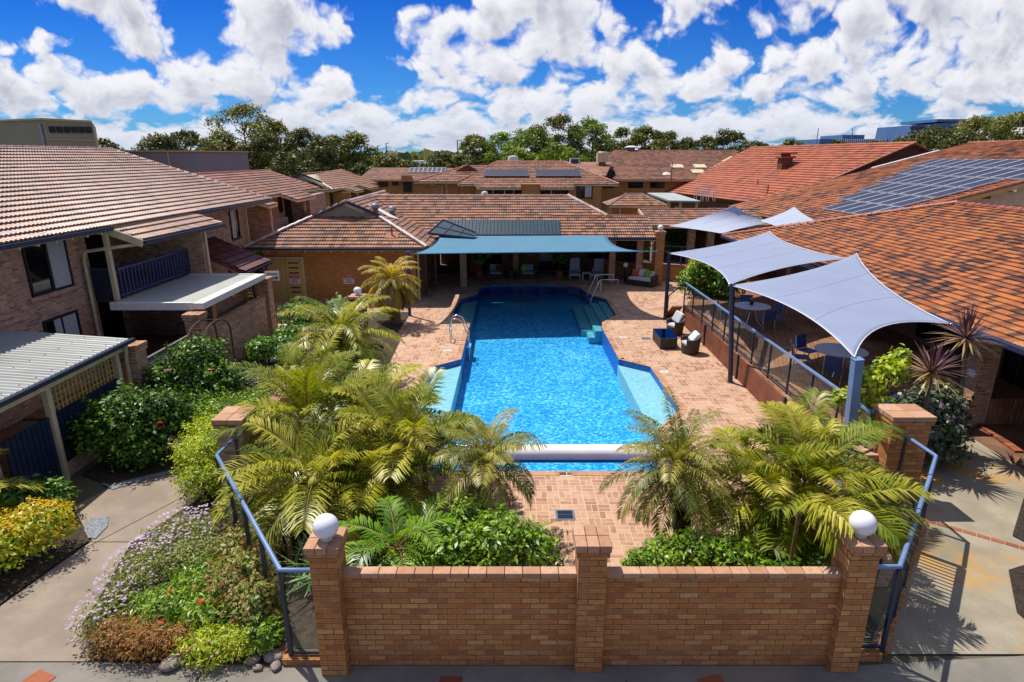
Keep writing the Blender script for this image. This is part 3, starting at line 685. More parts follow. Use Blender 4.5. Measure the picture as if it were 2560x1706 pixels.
# concrete walks
def flat(name, poly, z, mat): return sheet(name, poly, [], z, mat)
flat('footpath', [(-14, 2.5), (16, 2.5), (16, 6.75), (7.4, 7.05), (4.8, 6.86), (-2.2, 6.86), (-3.1, 6.86), (-5.9, 6.92), (-14, 6.92)], -.002, M['concrete_front'])
flat('garden_path', [(-8.6, 6.935), (-5.9, 6.935), (-6.5, 7.6), (-7.0, 9.7), (-6.5, 11.2), (-6.9, 12.6), (-7.7, 12.3), (-8.6, 11.7), (-8.9, 10.9), (-7.75, 9.75), (-8.2, 7.4)], 0.0, M['concrete'])
flat('driveway', [(5.05, 7.07), (7.4, 7.07), (16, 6.77), (16, 15.0), (12.4, 15.3), (8.0, 12.2), (7.95, 10.3)], 0.0, M['concrete_drive'])
b = MB()
for (p, q) in (((-8.6, 6.93), (-3.3, 6.93)), ((-7.85, 9.3), (-6.5, 12.0)), ((-8.0, 9.72), (-7.02, 9.72)), ((-4.25, 6.92), (-4.4, 5)), ((1.55, 6.6), (1.55, 4))):
    b.bar((*p, .002), (*q, .002), .014, .005)
tag(b.build('path_joint', M['soil']), kind='structure')
b = MB()
for x, y, rz in ((-6.42, 6.62, -22), (-6.50, 6.38, -22), (-.83, 6.55, 0), (-.83, 6.3, 0), (2.7, 6.55, 14), (2.76, 6.3, 14)): b.ob((x, y, .003), (.34 if abs(rz) > 0 else .3, .24, .012), Matrix.Rotation(R(rz), 3, 'Z'))
tag(b.build('path_brick_band', M['kerb_brick']), kind='structure')
b = MB()
for i in range(22):
    p = V(11.9, 13.9, 0).lerp(V(7.3, 8.9, 0), i / 21)
for a, c in (((12.4, 15.35), (12.1, 13.2)),):
    a, c = V(*a, .03), V(*c, .03); nn = int((c - a).length / .24); d = (c - a) / nn
    for i in range(nn): b.bar(a + d * (i + .04), a + d * (i + .96), .2, .09)
for i in range(9):
    p = V(7.95, 10.5, .004).lerp(V(9.3, 9.5, .004), i / 8); b.ob(p, (.19, .11, .012), Matrix.Rotation(R(-38), 3, 'Z'))
for i in range(0): b.ob((9.35 - .03 * i, 9.35 - .18 * i, .004), (.3, .17, .012), Matrix.Rotation(R(-10), 3, 'Z'))
tag(b.build('driveway_kerb', M['kerb_brick']), kind='structure')
flat('garden_soil', [(-5.35, 7.05), (-2.5, 7.05), (4.3, 7.05), (5.0, 7.2), (7.3, 10.2), (7.1, 11.0), (5.2, 10.7), (4.1, 8.9), (2.9, 8.75), (1.2, 8.75), (.9, 8.72), (-.2, 9.3), (-1.4, 9.7), (-2.4, 11.6), (-3.7, 13.0), (-4.1, 16), (-4.3, 22.5), (-4.6, 23.6), (-4.6, 27), (-6.4, 27), (-6.4, 12), (-5.4, 10.4)], .03, M['soil'])
flat('border_soil', [(-3.2, 6.95), (-5.85, 6.95), (-6.45, 7.6), (-6.95, 9.7), (-6.45, 11.3), (-6.8, 12.7), (-7.2, 23), (-9.4, 23), (-9.6, 12.2), (-8.7, 11.75), (-6.95, 12.9), (-5.6, 12), (-5.6, 10.3)], .02, M['soil'])
flat('hedge_soil', [(-14, 6.94), (-8.55, 6.94), (-8.2, 7.5), (-7.8, 9.75), (-8.9, 10.9), (-11.5, 10.9), (-14, 9)], .02, M['soil'])
flat('gravel_patch', [(-8.3, 10.45), (-8.0, 9.85), (-7.72, 9.8), (-7.75, 10.2), (-7.95, 10.55)], .018, M['gravel'])
flat('gravel_strip', [(-8.5, 11.55), (-8.1, 11.95), (-7.6, 12.25), (-7.4, 12.5), (-8.3, 12.35), (-8.9, 11.8)], .016, M['gravel'])
flat('bark_bed', [(9.5, 9.5), (9.35, 9.9), (10.6, 11.2), (13, 11.4), (16, 11), (16, 9.2)], .022, M['mulch'])
flat('bark_strip', [(7.85, 7.35), (7.85, 7.9), (8.5, 8.9), (9.2, 9.15), (16, 8.8), (16, 7.2)], .022, M['mulch'])
# ================================================================== BUILDINGS
# ---- two storey brick house on the left
H = thing('brick_house', 'pinkish brick two storey house with rose tiled roof and blue balcony, filling the left side', 'house', (-16, 15, 0))
b = MB()
FX = -13.2
b.bx(FX - .25, FX, 6, 19.0, 0, 4.9); b.bx(FX - .25, FX, 23.3, 31, 0, 4.9)
b.bx(-15.2, -15.0, 19.0, 23.3, 0, 4.9); b.bx(-15, FX - .25, 18.8, 19.0, 0, 4.9); b.bx(-15, FX - .25, 23.3, 23.5, 0, 4.9)
b.bx(FX, -11.75, 23.3, 23.62, 0, 4.42)
b.bx(-26, FX - .25, 30.75, 31, 0, 4.9); b.bx(-26, FX - .25, 6, 6.25, 0, 4.9)
b.add([(-26, 31, 4.9), (FX, 31, 4.9), (-19.6, 31, 6.95), (-26, 30.75, 4.9), (FX, 30.75, 4.9), (-19.6, 30.75, 6.95)], [(0, 1, 2), (5, 4, 3)])
b.build('wall', M['brick_house'], H)
e0, e1 = (-12.55, 5, 4.74), (-12.0, 31.2, 4.74)
rr0, rr1 = (-19.8, 5, 7.08), (-19.5, 31.2, 7.1)
rf = roof_slope('roof', M['tile_left'], H, e0, e1, [e0, e1, rr1, rr0], spt=8, wave=.036, step=.06, under=M['cream'])
b = MB(); b.slab([(-27, 5, 4.75), (-27, 31.2, 4.75), rr1, rr0], .12); b.build('roof', M['tile_far'], H)
roof_slope('roof', M['tile_left'], H, (-11.38, 18.9, 4.31), (-11.2, 23.9, 4.31), [(-11.38, 18.9, 4.31), (-11.2, 23.9, 4.31), (-12.2, 23.9, 4.68), (-12.36, 18.9, 4.68)], lift=.012)
ridge(H, rr0, rr1, M['ridge_dark'], .13); ridge(H, rr1, e1, M['ridge_dark'], .11)
gutter(H, e0, (-12.29, 18.9, 4.74), (1, 0, 0)); gutter(H, (-12.18, 23.9, 4.74), e1, (1, 0, 0)); gutter(H, (-11.38, 18.9, 4.31), (-11.2, 23.9, 4.31), (1, 0, 0))
b = MB()
for i in range(40):
    y = 6 + i * .62
    if y < 18.8 or 24 < y < 31: b.bar((-13.2, y, 4.78), (-12.35 + .021 * (y - 12), y, 4.60), .05, .09)
for i in range(8): b.bar((-13.2, 19.2 + i * .62, 4.62), (-11.5, 19.2 + i * .62, 4.18), .05, .09)
b.build('rafter', M['cream'], H)
b = MB(); b.bar((-12.35, 18.86, 4.62), (-11.35, 18.86, 4.23), .04, .22); b.build('barge_board', M['cream'], H)
w = window(H, 16.45, 18.1, 3.08, 4.52, 'x', FX, panes=2)
b = MB(); b.bx(FX + .028, FX + .04, 17.35, 18.02, 3.15, 4.46); b.build('blind', M['blind'], w)
b = MB(); b.bx(FX, FX + .1, 16.3, 18.25, 2.95, 3.08); b.build('window_sill', M['brick_house'], H)
w = window(H, 29.0, 29.9, 3.0, 4.42, 'x', FX, panes=1); b = MB(); b.bx(FX + .028, FX + .04, 29.05, 29.5, 3.1, 4.36); b.build('blind', M['blind'], w)
w = window(H, 16.6, 18.0, .9, 2.36, 'x', FX, panes=2); b = MB(); b.bx(FX + .028, FX + .04, 17.0, 17.9, .96, 2.3); b.build('blind', M['blind'], w)
b = MB(); b.bx(-15, -12.3, 19.0, 23.3, 2.36, 2.5); b.build('balcony_floor', M['dark_wall'], H)
b = MB(); b.bx(-14.98, -14.95, 19.4, 22.8, 2.5, 4.5); b.bx(-14.98, -14.95, 19.4, 22.8, 0, 2.2); b.build('glass_door', M['window'], H)
rl = MB(); rl.bx(-12.40, -12.33, 18.95, 23.28, 3.38, 3.44); rl.bx(-12.40, -12.34, 18.95, 23.28, 2.56, 2.61); rl.bx(-13.2, -12.34, 18.95, 19.0, 3.38, 3.44)
for i in range(22): y = 19.05 + i * .2; rl.bx(-12.385, -12.345, y, y + .045, 2.61, 3.38)
rl.build('balcony_railing', M['blue_rail'], H)
b = MB(); b.bx(-13.2, -12.40, 18.96, 18.985, 2.4, 3.4); b.build('balcony_screen', M['navy_dark'], H)
b = MB(); b.bx(-12.5, -12.38, 18.78, 18.92, 2.45, 4.6); b.build('balcony_post', M['cream'], H)
for pts in ([(-11.5, 19.0, 4.2), (-13.0, 18.62, 4.02), (-13.08, 18.62, 3.8), (-13.08, 18.62, 0)], [(-13.05, 26.0, 4.6), (-13.05, 26.0, 0)], [(-12.0, 30.9, 4.66), (-13.08, 30.6, 4.35), (-13.08, 30.6, 0)], [(-11.68, 23.46, 4.2), (-11.68, 23.46, 2.4)]):
    b = MB(); b.tube(pts, .05, 8); b.build('downpipe', M['cream'], H, auto=40)
# small tiled awning
roof_slope('awning_roof', M['tile_dark'], H, (-10.85, 24.7, 2.3), (-10.85, 27.3, 2.3), [(-10.85, 24.7, 2.3), (-10.85, 27.3, 2.3), (-13.2, 27.3, 3.35), (-13.2, 24.7, 3.35)], under=M['timber'])
gutter(H, (-10.85, 24.7, 2.28), (-10.85, 27.3, 2.28), (1, 0, 0), w=.09, h=.09)
b = MB()
for y in (24.8, 27.2): b.bx(-11.05, -10.95, y - .05, y + .05, 0, 2.25); b.bar((-11, y, 1.6), (-11.6, y, 2.35), .07, .07)
b.build('awning_post', M['timber'], H)
# ---- patio with corrugated roof, nearest the camera on the left
T = thing('patio_cover', 'low patio with white corrugated roof, ochre lattice and navy slat fence at lower left', 'patio cover', (-11.4, 11.5, 0))
b = MB(); ny = 300; xs = np.linspace(-9.62, -13.15, 2); ys = np.linspace(6.5, 14.75, ny); vs = []; fs = []
for j, y in enumerate(ys):
    h = .03 * math.cos(2 * math.pi * y / .15)
    for i, x in enumerate(xs): vs.append((x, y, 2.40 + .075 * (-9.62 - x) + h))
for j in range(ny - 1): fs.append((2 * j, 2 * j + 2, 2 * j + 3, 2 * j + 1))
b.add(vs, fs); b.build('roof_sheet', M['corrugated'], T, smooth=True)
b = MB()
for i in range(18):
    for x in (-9.8, -10.6, -11.4, -12.2): b.sph((x, 6.9 + i * .45, 2.43 + .075 * (-9.62 - x)), .016, 8, 5)
b.build('roof_screw', M['grey_metal'], T)
gutter(T, (-9.62, 6.5, 2.42), (-9.62, 14.8, 2.42), (1, 0, 0), M['navy_dark'], .11, .1)
b = MB(); b.bx(-9.78, -9.66, 6.5, 14.7, 2.16, 2.34); b.build('beam', M['cream'], T)
for y in (12.0, 14.35): b = MB(); b.bx(-9.86, -9.74, y - .06, y + .06, 0, 2.3); b.build('post', M['cream'], T)
b = MB(); b.tube([(-9.6, 14.5, 2.36), (-9.62, 14.52, 2.1), (-9.7, 14.6, 1.9), (-9.7, 14.62, 0)], .045, 8); b.build('downpipe', M['cream'], T, auto=40)
for y0, y1 in ((10.75, 11.95), (12.08, 14.3)):
    b = MB(); n = int((y1 - y0) / .125)
    for i in range(n): b.bx(-9.84, -9.80, y0 + i * (y1 - y0) / n, y0 + (i + .84) * (y1 - y0) / n, .35 if y0 > 12 else .02, 1.52)
    b.build('slat_fence', M['navy_dark'], T)
b = MB(); b.bx(-9.86, -9.78, 12.08, 14.3, 0, .345); b.build('base_wall', M['brick_house'], T)
b = MB(); n = 17
for i in range(n): y = 12.12 + i * 2.2 / n; b.bx(-9.82, -9.80, y, y + .035, 1.55, 2.16)
for i in range(5): b.bx(-9.842, -9.822, 12.1, 14.3, 1.62 + i * .13, 1.645 + i * .13) if i < 5 else None
b.build('lattice', M['lattice'], T)
b = MB(); b.bx(-13.1, -9.86, 6.5, 14.6, -.02, .03); b.build('patio_floor', M['paver_terrace'], T)
def pillar(name, label, x0, x1, y0, y1, z, mat, capmat, group=None, cap=.05, blocks=3, nut=False):
    t = thing(name, label, 'pillar', ((x0 + x1) / 2, (y0 + y1) / 2, 0), 0, group)
    b = MB(); b.bx(x0, x1, y0, y1, -.02, z - .19); b.build('shaft', mat, t)
    b = MB(); c = cap; b.bx(x0 - c * .6, x1 + c * .6, y0 - c * .6, y1 + c * .6, z - .19, z - .105); b.build('corbel', mat, t)
    b = MB(); w = (x1 - x0 + 2 * c) / blocks; d = (y1 - y0 + 2 * c) / 2
    for i in range(blocks):
        for j in range(2):
            sh = .3 * d * ((i + j) % 2) * 0
            b.bx(x0 - c + i * w + .004, x0 - c + (i + 1) * w - .004, y0 - c + j * d + .004, y0 - c + (j + 1) * d - .004, z - .10, z)
    b.build('cap', capmat, t, bev=.008)
    return t
pillar('brick_pillar', 'tall pinkish brick pillar at the far end of the corrugated patio roof', -9.98, -9.52, 14.72, 15.18, 2.22, M['brick_house'], M['coping'])
pillar('brick_pillar', 'pinkish brick pillar at the left edge beside the navy slat fence', -10.35, -9.88, 10.15, 10.62, 1.95, M['brick_house'], M['coping'])
# ---- flat roofed courtyard patio under the balcony
T = thing('patio_cover', 'flat white patio roof with broad pale edging below the blue balcony', 'patio cover', (-11, 20.8, 0))
b = MB(); b.bx(-12.32, -9.5, 18.3, 23.1, 2.40, 2.47); b.build('roof_sheet', M['sheet_white'], T)
b = MB(); b.bx(-9.78, -9.44, 18.24, 23.16, 2.30, 2.50); b.bx(-12.3, -9.78, 18.22, 18.34, 2.28, 2.52); b.bx(-12.3, -9.78, 23.06, 23.18, 2.28, 2.50); b.build('flashing', M['white'], T, bev=.01)
b = MB()
for i in range(10):
    for j in range(5): b.bx(-11.6 + j * .4, -11.57 + j * .4, 22.6, 22.62, 1.6, 2.3) if i == 0 else None
for i in range(6): b.bx(-11.7, -9.95, 23.02, 23.05, 1.62 + i * .12, 1.655 + i * .12)
for i in range(14): b.bx(-11.7 + i * .13, -11.665 + i * .13, 23.0, 23.02, 1.58, 2.32)
b.build('lattice', M['lattice'], T)
b = MB(); b.bx(-15, -9.8, 15.2, 23, -.02, .03); b.build('patio_floor', M['paver_terrace'], T)
t = thing('courtyard_wall', 'long pinkish brick courtyard wall below the flat white patio roof', 'wall', (-9.62, 20.7, 0))
b = MB(); b.bx(-9.74, -9.5, 18.25, 23.0, 0, 1.55); b.build('wall', M['brick_house'], t)
b = MB()
for i in range(19): b.bx(-9.77, -9.47, 18.26 + i * .25, 18.26 + i * .25 + .24, 1.55, 1.64)
b.build('coping', M['coping'], t, bev=.006)
pillar('brick_pillar', 'pinkish brick pillar under the near corner of the flat white patio roof', -9.85, -9.4, 17.78, 18.22, 2.26, M['brick_house'], M['coping'])
pillar('brick_pillar', 'pinkish brick pillar at the far corner of the flat white patio roof', -9.88, -9.42, 23.2, 23.66, 2.3, M['brick_house'], M['coping'])
# gate and iron arch
t = thing('slatted_gate', 'grey horizontal slat gate in front of the shaded courtyard', 'gate', (-9.6, 16.4, 0))
b = MB()
for i in range(15): b.bx(-9.63, -9.60, 15.25, 17.55, .2 + i * .098, .265 + i * .098)
b.build('slats', M['grey_metal'], t)
b = MB(); b.bx(-9.66, -9.58, 15.2, 15.26, 0, 1.72); b.bx(-9.66, -9.58, 17.54, 17.6, 0, 1.72); b.bx(-9.66, -9.58, 16.38, 16.42, .2, 1.70); b.bx(-9.66, -9.58, 15.2, 17.6, 1.68, 1.72); b.build('gate_frame', M['grey_metal'], t)
t = thing('garden_arch', 'rusty iron garden arch with ladder sides beside the courtyard wall', 'garden arch', (-9.1, 17.9, 0))
def hoop(x):
    return [(x, 16.75, 0), (x, 16.75, 1.55)] + [(x, 17.65 - .9 * math.cos(R(a)), 1.55 + .55 * math.sin(R(a))) for a in range(15, 170, 15)] + [(x, 18.55, 1.55), (x, 18.55, 0)]
for x in (-9.32, -8.86): b = MB(); b.tube(hoop(x), .024, 6); b.build('hoop', M['iron'], t)
for k in range(7):
    z = .25 + k * .27
    for y in (16.75, 18.55):
        if z < 1.6: b = MB(); b.bar((-9.32, y, z), (-8.86, y, z), .018, .018); b.build('rung', M['iron'], t)
for a in range(30, 151, 24): b = MB(); b.bar((-9.32, 17.65 - .9 * math.cos(R(a)), 1.55 + .55 * math.sin(R(a))), (-8.86, 17.65 - .9 * math.cos(R(a)), 1.55 + .55 * math.sin(R(a))), .018, .018); b.build('rung', M['iron'], t)
# ---- pool pavilion in the centre
Pv = thing('pool_pavilion', 'low brick pool pavilion with brown tiled roof and open verandah behind the pool', 'pavilion', (-1, 34, 0))
b = MB()
b.bx(-12.1, -4.7, 29.6, 29.85, 0, 2.75); b.bx(-12.1, -11.85, 29.85, 40, 0, 2.75); b.bx(-4.95, -4.7, 29.85, 40, 0, 2.75)
b.build('wall', M['brick_tan'], Pv)
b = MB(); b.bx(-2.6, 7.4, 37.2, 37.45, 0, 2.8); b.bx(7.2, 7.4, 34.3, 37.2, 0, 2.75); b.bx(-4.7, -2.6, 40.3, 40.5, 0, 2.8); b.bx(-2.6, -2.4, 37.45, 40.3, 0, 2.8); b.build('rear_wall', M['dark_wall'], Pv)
for x0, x1, z0, z1 in ((-1.9, -.6, 0.05, 2.1), (1.6, 3.4, .05, 2.1), (4.2, 6.2, .8, 2.1)): window(Pv, x0, x1, z0, z1, 'y', 37.2, frame=M['brick_dark'], panes=2)
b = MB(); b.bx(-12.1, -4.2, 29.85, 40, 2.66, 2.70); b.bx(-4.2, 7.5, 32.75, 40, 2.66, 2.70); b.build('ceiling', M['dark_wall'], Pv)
pc = M['brick_dark']
for x, y in ((-2.62, 32.75), (.22, 36.3), (5.6, 34.2), (7.0, 33.6)):
    b = MB(); b.bx(x - .17, x + .17, y - .17, y + .17, 0, 2.7); b.build('column', M['brick_house'], Pv)
for x, y in ((-4.35, 30.6), (-4.1, 32.6)): b = MB(); b.bx(x - .06, x + .06, y - .06, y + .06, 0, 2.68); b.build('post', M['timber'], Pv)
zt, ze = 4.59, 2.64
# left wing: hip to the front with a gablet, ridge running back
roof_slope('roof', M['tile_mid'], Pv, (-12.65, 28.9, ze), (-4.0, 28.9, ze), [(-12.65, 28.9, ze), (-4.0, 28.9, ze), (-6.75, 31.45, 3.90), (-9.95, 31.45, 3.90)], tw=.25, L=.29)
roof_slope('roof', M['tile_mid'], Pv, (-4.0, 28.9, ze), (-4.0, 32.4, ze), [(-4.0, 28.9, ze), (-4.0, 32.4, ze), (-6.8, 35.3, 3.90), (-6.8, 31.45, 3.90)], tw=.25, L=.29)
roof_slope('roof', M['tile_mid'], Pv, (-6.8, 31.45, 3.90), (-6.8, 35.3, 3.90), [(-6.8, 31.40, 3.90), (-6.8, 35.3, 3.90), (-8.33, 36.9, zt), (-8.33, 31.30, zt)], tw=.25, L=.29)
b = MB(); b.slab([(-12.65, 28.9, ze), (-9.9, 31.45, 3.88), (-9.9, 41, 3.88), (-12.65, 41, ze)], .1); b.slab([(-9.9, 31.4, 3.88), (-8.33, 31.3, zt), (-8.33, 41, zt), (-9.9, 41, 3.88)], .1); b.build('roof', M['tile_mid'], Pv)
roof_slope('roof', M['tile_mid'], Pv, (-4.0, 37, ze), (-4.0, 41, ze), [(-8.33, 36.8, zt), (-8.0, 36.6, zt - .14), (-4.0, 41, ze), (-8.33, 41, zt)], th=0, tw=.25, L=.29)
# main wing
ms = .47
def mz(y): return 2.66 + ms * (y - 32.5)
roof_slope('roof', M['tile_mid'], Pv, (-4.05, 32.5, mz(32.5)), (7.6, 32.5, mz(32.5)), [(-4.05, 32.5, mz(32.5)), (3.6, 32.5, mz(32.5)), (5.3, 34.5, mz(34.5)), (3.3, 36.6, mz(36.6)), (-8.2, 36.6, mz(36.6))], tw=.25, L=.29)
roof_slope('roof', M['tile_mid'], Pv, (3.6, 32.5, mz(32.5)), (7.6, 32.5, mz(32.5)), [(3.6, 32.5, mz(32.5)), (7.6, 32.5, mz(32.5)), (7.5, 34.5, mz(34.5)), (5.3, 34.5, mz(34.5))], tw=.25, L=.29)
b = MB(); b.slab([(-8.2, 36.62, mz(36.6)), (3.3, 36.62, mz(36.6)), (7.3, 40.6, ze), (-8.2, 40.6, ze)], .1); b.slab([(5.3, 34.52, mz(34.5)), (7.5, 34.52, mz(34.5)), (7.5, 38, 2.6), (5.3, 38, 2.6)], .1); b.build('roof', M['tile_mid'], Pv)
roof_slope('roof', M['tile_mid'], Pv, (5.3, 34.5, mz(34.5)), (5.3, 38.6, mz(34.5)), [(5.3, 34.5, mz(34.5) ), (5.32, 38.6, mz(34.5)), (3.3, 36.6, mz(36.6))], th=0, tw=.25, L=.29)
ridge(Pv, (-12.65, 28.9, ze + .05), (-9.93, 31.42, 3.93), M['ridge_sunlit'], .13); ridge(Pv, (-9.93, 31.33, 3.95), (-8.33, 31.33, zt + .04), M['ridge_sunlit'], .11); ridge(Pv, (-4.0, 28.9, ze + .06), (-6.8, 31.45, 3.94), M['ridge_sunlit'], .13)
ridge(Pv, (-8.33, 31.2, zt), (-8.33, 41, zt), M['ridge_sunlit']); ridge(Pv, (-8.1, 36.6, mz(36.6)), (3.3, 36.6, mz(36.6)), M['ridge_dark'], .1)
ridge(Pv, (5.3, 34.5, mz(34.5) + .03), (3.3, 36.6, mz(36.6)), M['ridge_sunlit'], .13); ridge(Pv, (2.2, 34.5, mz(34.5) + .05), (7.5, 34.5, mz(34.5) + .02), M['terracotta'], .07)
b = MB(); b.slab([(-10.0, 31.36, 3.90), (-6.66, 31.36, 3.90), (-8.33, 31.36, 4.62)], .01); b.add([(-10.0, 31.37, 3.88), (-6.66, 31.37, 3.88), (-8.33, 31.37, 4.6)], [(0, 1, 2)]); b.build('gable_panel', M['beige_wall'], Pv)
b = MB(); b.bar((-10.05, 31.28, 3.93), (-8.33, 31.28, 4.64), .08, .14); b.bar((-6.6, 31.28, 3.93), (-8.33, 31.28, 4.64), .08, .14); b.build('gable_barge', M['navy'], Pv)
gutter(Pv, (-12.65, 28.9, ze + .02), (-4.0, 28.9, ze + .02), (0, -1, 0), M['navy']); gutter(Pv, (-4.0, 28.9, ze + .02), (-4.0, 32.3, ze + .02), (1, 0, 0), M['black']); gutter(Pv, (-4.0, 32.5, 2.68), (7.6, 32.5, 2.68), (0, -1, 0), M['navy_dark'])
b = MB()
for i in range(14): x = -12.2 + i * .6; b.bar((x, 29.6, 2.72), (x, 28.98, 2.48), .05, .1)
b.build('rafter', M['cream'], Pv)
b = MB(); b.bx(7.45, 7.55, 32.4, 34.5, 2.5, 2.62); b.tube([(-4.55, 29.5, 2.5), (-4.55, 29.5, 0)], .045, 8); b.build('downpipe', M['cream'], Pv)
# doors with louvres
d = MB(); d.bx(-12.0, -11.05, 29.545, 29.598, 0, 2.05); d.bx(-11.03, -10.2, 29.545, 29.598, 0, 2.05)
d = d.build('door', M['cream_dark'], Pv)
b = MB(); b.bx(-12.08, -10.12, 29.52, 29.58, 2.06, 2.13); b.bx(-10.19, -10.12, 29.52, 29.58, 0, 2.06); b.build('door_frame', M['cream'], d)
for z in (1.84, 1.6, 1.35, .62, .4): b = MB(); b.bx(-10.86, -10.38, 29.53, 29.544, z - .03, z + .03); b.build('louvre', M['black'], d)
def text(name, s, size, loc, mat, parent=None, rot=(R(90), 0, 0), al='CENTER'):
    cu = bpy.data.curves.new(name, 'FONT'); cu.body = s; cu.size = size; cu.align_x = al; cu.align_y = 'CENTER'; cu.extrude = .001
    o = bpy.data.objects.new(name, cu); COL.objects.link(o); cu.materials.append(mat)
    o.rotation_euler = rot; o.location = V(loc) - (root_loc(parent) if parent else V(0, 0, 0))
    bpy.context.view_layer.update(); me = bpy.data.meshes.new_from_object(o.evaluated_get(bpy.context.evaluated_depsgraph_get()))
    m = bpy.data.objects.new(name, me); m.location = o.location; m.rotation_euler = o.rotation_euler; bpy.data.objects.remove(o); COL.objects.link(m)
    if parent: m.parent = parent; KIDS.setdefault(parent.name, []).append(m)
    return m
M['sign_red'] = plain('sign_red', S('#b03a48'), .5, .05, 3); M['sign_blue'] = plain('sign_blue', S('#2c3f94'), .5, .05, 3); M['ink'] = plain('sign_ink', S('#22242c'), .6, .05, 3)
def danger(loc, w, h, label):
    x, y, z = loc; t = thing('danger_sign', label, 'sign', (x, y, z))
    b = MB(); b.bx(x - w / 2, x + w / 2, y - .012, y, z, z + h); b.build('plate', M['white'], t)
    b = MB(); b.bx(x - w / 2 + .01, x + w / 2 - .01, y - .016, y - .012, z + h * .62, z + h - .01); b.build('red_band', M['sign_red'], t)
    text('lettering', 'DANGER', h * .2, (x, y - .02, z + h * .80), M['white'], t)
    b = MB()
    for i in range(3): b.bx(x - w * (.38 - .06 * (i % 2)), x + w * (.38 - .08 * (i == 1)), y - .016, y - .012, z + h * (.44 - .15 * i), z + h * (.50 - .15 * i))
    b.build('text_line', M['ink'], t)
danger((-10.62, 29.53, .82), .5, .42, 'red and white danger sign on the right khaki door leaf')
danger((-8.0, 29.59, .8), .52, .44, 'red and white danger sign on brick wall behind the lamp pillar')
t = thing('prohibition_sign', 'small white sign with red ring on the khaki door', 'sign', (-11.5, 29.54, 1.2))
b = MB(); b.bx(-11.62, -11.38, 29.528, 29.544, 1.15, 1.5); b.build('plate', M['white'], t)
b = MB(); b.tube([(-11.5 + .085 * math.cos(R(a)), 29.525, 1.35 + .085 * math.sin(R(a))) for a in range(0, 360, 20)], .013, 6, closed=True); b.bar((-11.56, 29.523, 1.41), (-11.44, 29.523, 1.29), .012, .02); b.bx(-11.58, -11.42, 29.524, 29.527, 1.19, 1.22); b.build('ring', M['sign_red'], t)
t = thing('pictogram_sign', 'white pictogram sign with blue figures on a post by the far courtyard pillar', 'sign', (-9.5, 23.9, 0))
b = MB(); b.bx(-9.82, -9.76, 23.9, 23.96, 0, 2.62); b.build('post', M['navy_dark'], t)
b = MB(); b.bx(-9.76, -9.2, 23.9, 23.92, 2.08, 2.46); b.build('plate', M['white'], t)
for i in range(3): b = MB(); x = -9.62 + i * .15; b.lathe([(.001, 0), (.055, 0), (.055, .006), (.001, .006)], (0, 0, 0), 14); b.v = [(x + p[0], 23.897 - p[2], 2.19 + p[1]) for p in b.v]; b.build('pictogram', M['sign_blue'], t)
b = MB(); b.bx(-9.68, -9.28, 23.895, 23.899, 2.33, 2.37); b.build('text_line', M['ink'], t)
# things on the pavilion roof
t = thing('pool_heating_panel', 'long flat dark pool heating mat along the pavilion eave', 'solar collector', (-.4, 33.2, mz(33.2)))
b = MB(); b.slab([(-3.6, 32.62, mz(32.62) + .12), (2.6, 32.62, mz(32.62) + .12), (2.6, 33.95, mz(33.95) + .12), (-3.6, 33.95, mz(33.95) + .12)], .05); b.build('mat', M['collector'], t)
b = MB()
for i in range(32): x = -3.5 + i * .195; b.bar((x, 32.66, mz(32.66) + .135), (x, 33.92, mz(33.92) + .135), .02, .02)
b.build('ribs', M['glass_dark'], t)
t = thing('pool_heating_panel', 'tilted dark solar collector with pale frame at the roof valley', 'solar collector', (-3, 32.3, 2.9))
Q = [(-4.35, 31.9, 2.98), (-3.72, 33.5, 3.50), (-1.85, 32.0, 2.98), (-1.95, 31.4, 2.78)]
b = MB(); b.slab(Q, .06); b.build('panel', M['collector'], t)
b = MB()
for i in range(4): b.bar(V(Q[i]) + V(0, 0, .02), V(Q[(i + 1) % 4]) + V(0, 0, .02), .05, .07)
for f in (.33, .66): b.bar(V(Q[0]).lerp(V(Q[3]), f) + V(0, 0, .02), V(Q[1]).lerp(V(Q[2]), f) + V(0, 0, .02), .02, .03)
b.bar(V(Q[0]).lerp(V(Q[1]), .5) + V(0, 0, .02), V(Q[3]).lerp(V(Q[2]), .5) + V(0, 0, .02), .02, .03); b.build('frame', M['navy'], t)
def whirly(x, y, z, label):
    t = thing('roof_ventilator', label, 'roof vent', (x, y, z))
    b = MB(); b.lathe([(.17, -.2), (.15, .12), (.13, .24)], (x, y, z), 14); b.build('base', M['terracotta'], t, auto=40)
    b = MB(); b.lathe([(.13, .24), (.22, .32), (.24, .40), (.2, .49), (.08, .55), (.001, .56)], (x, y, z), 16); b.build('turbine', M['grey_metal'], t, auto=30)
whirly(-7.0, 32.0, 3.96, 'nearer domed metal roof ventilator on terracotta base beside the gablet')
whirly(-6.4, 33.3, 3.72, 'farther domed metal roof ventilator with dark base behind the skylight')
t = thing('skylight', 'long white roof sheet lying between two roof ventilators', 'skylight', (-6.9, 32.7, 4.1))
b = MB(); b.slab([(-7.6, 32.9, 4.38), (-7.2, 33.4, 4.2), (-5.9, 32.7, 3.62), (-6.3, 32.1, 3.80)], .04); b.build('sheet', M['white'], t)
t = thing('vent_pipe', 'thin rusty vent pipe standing on the front hip of the pavilion roof', 'vent pipe', (-5.8, 29.7, 3.0)); b = MB(); b.lathe([(.04, 0), (.04, .5)], (-5.8, 29.8, 3.05), 8); b.build('pipe', M['terracotta'], t); b = MB(); b.slab([(-6.1, 29.55, 3.03), (-5.5, 29.55, 3.03), (-5.5, 30.0, 3.26), (-6.1, 30.0, 3.26)], .02); b.build('flashing', M['terracotta'], t)
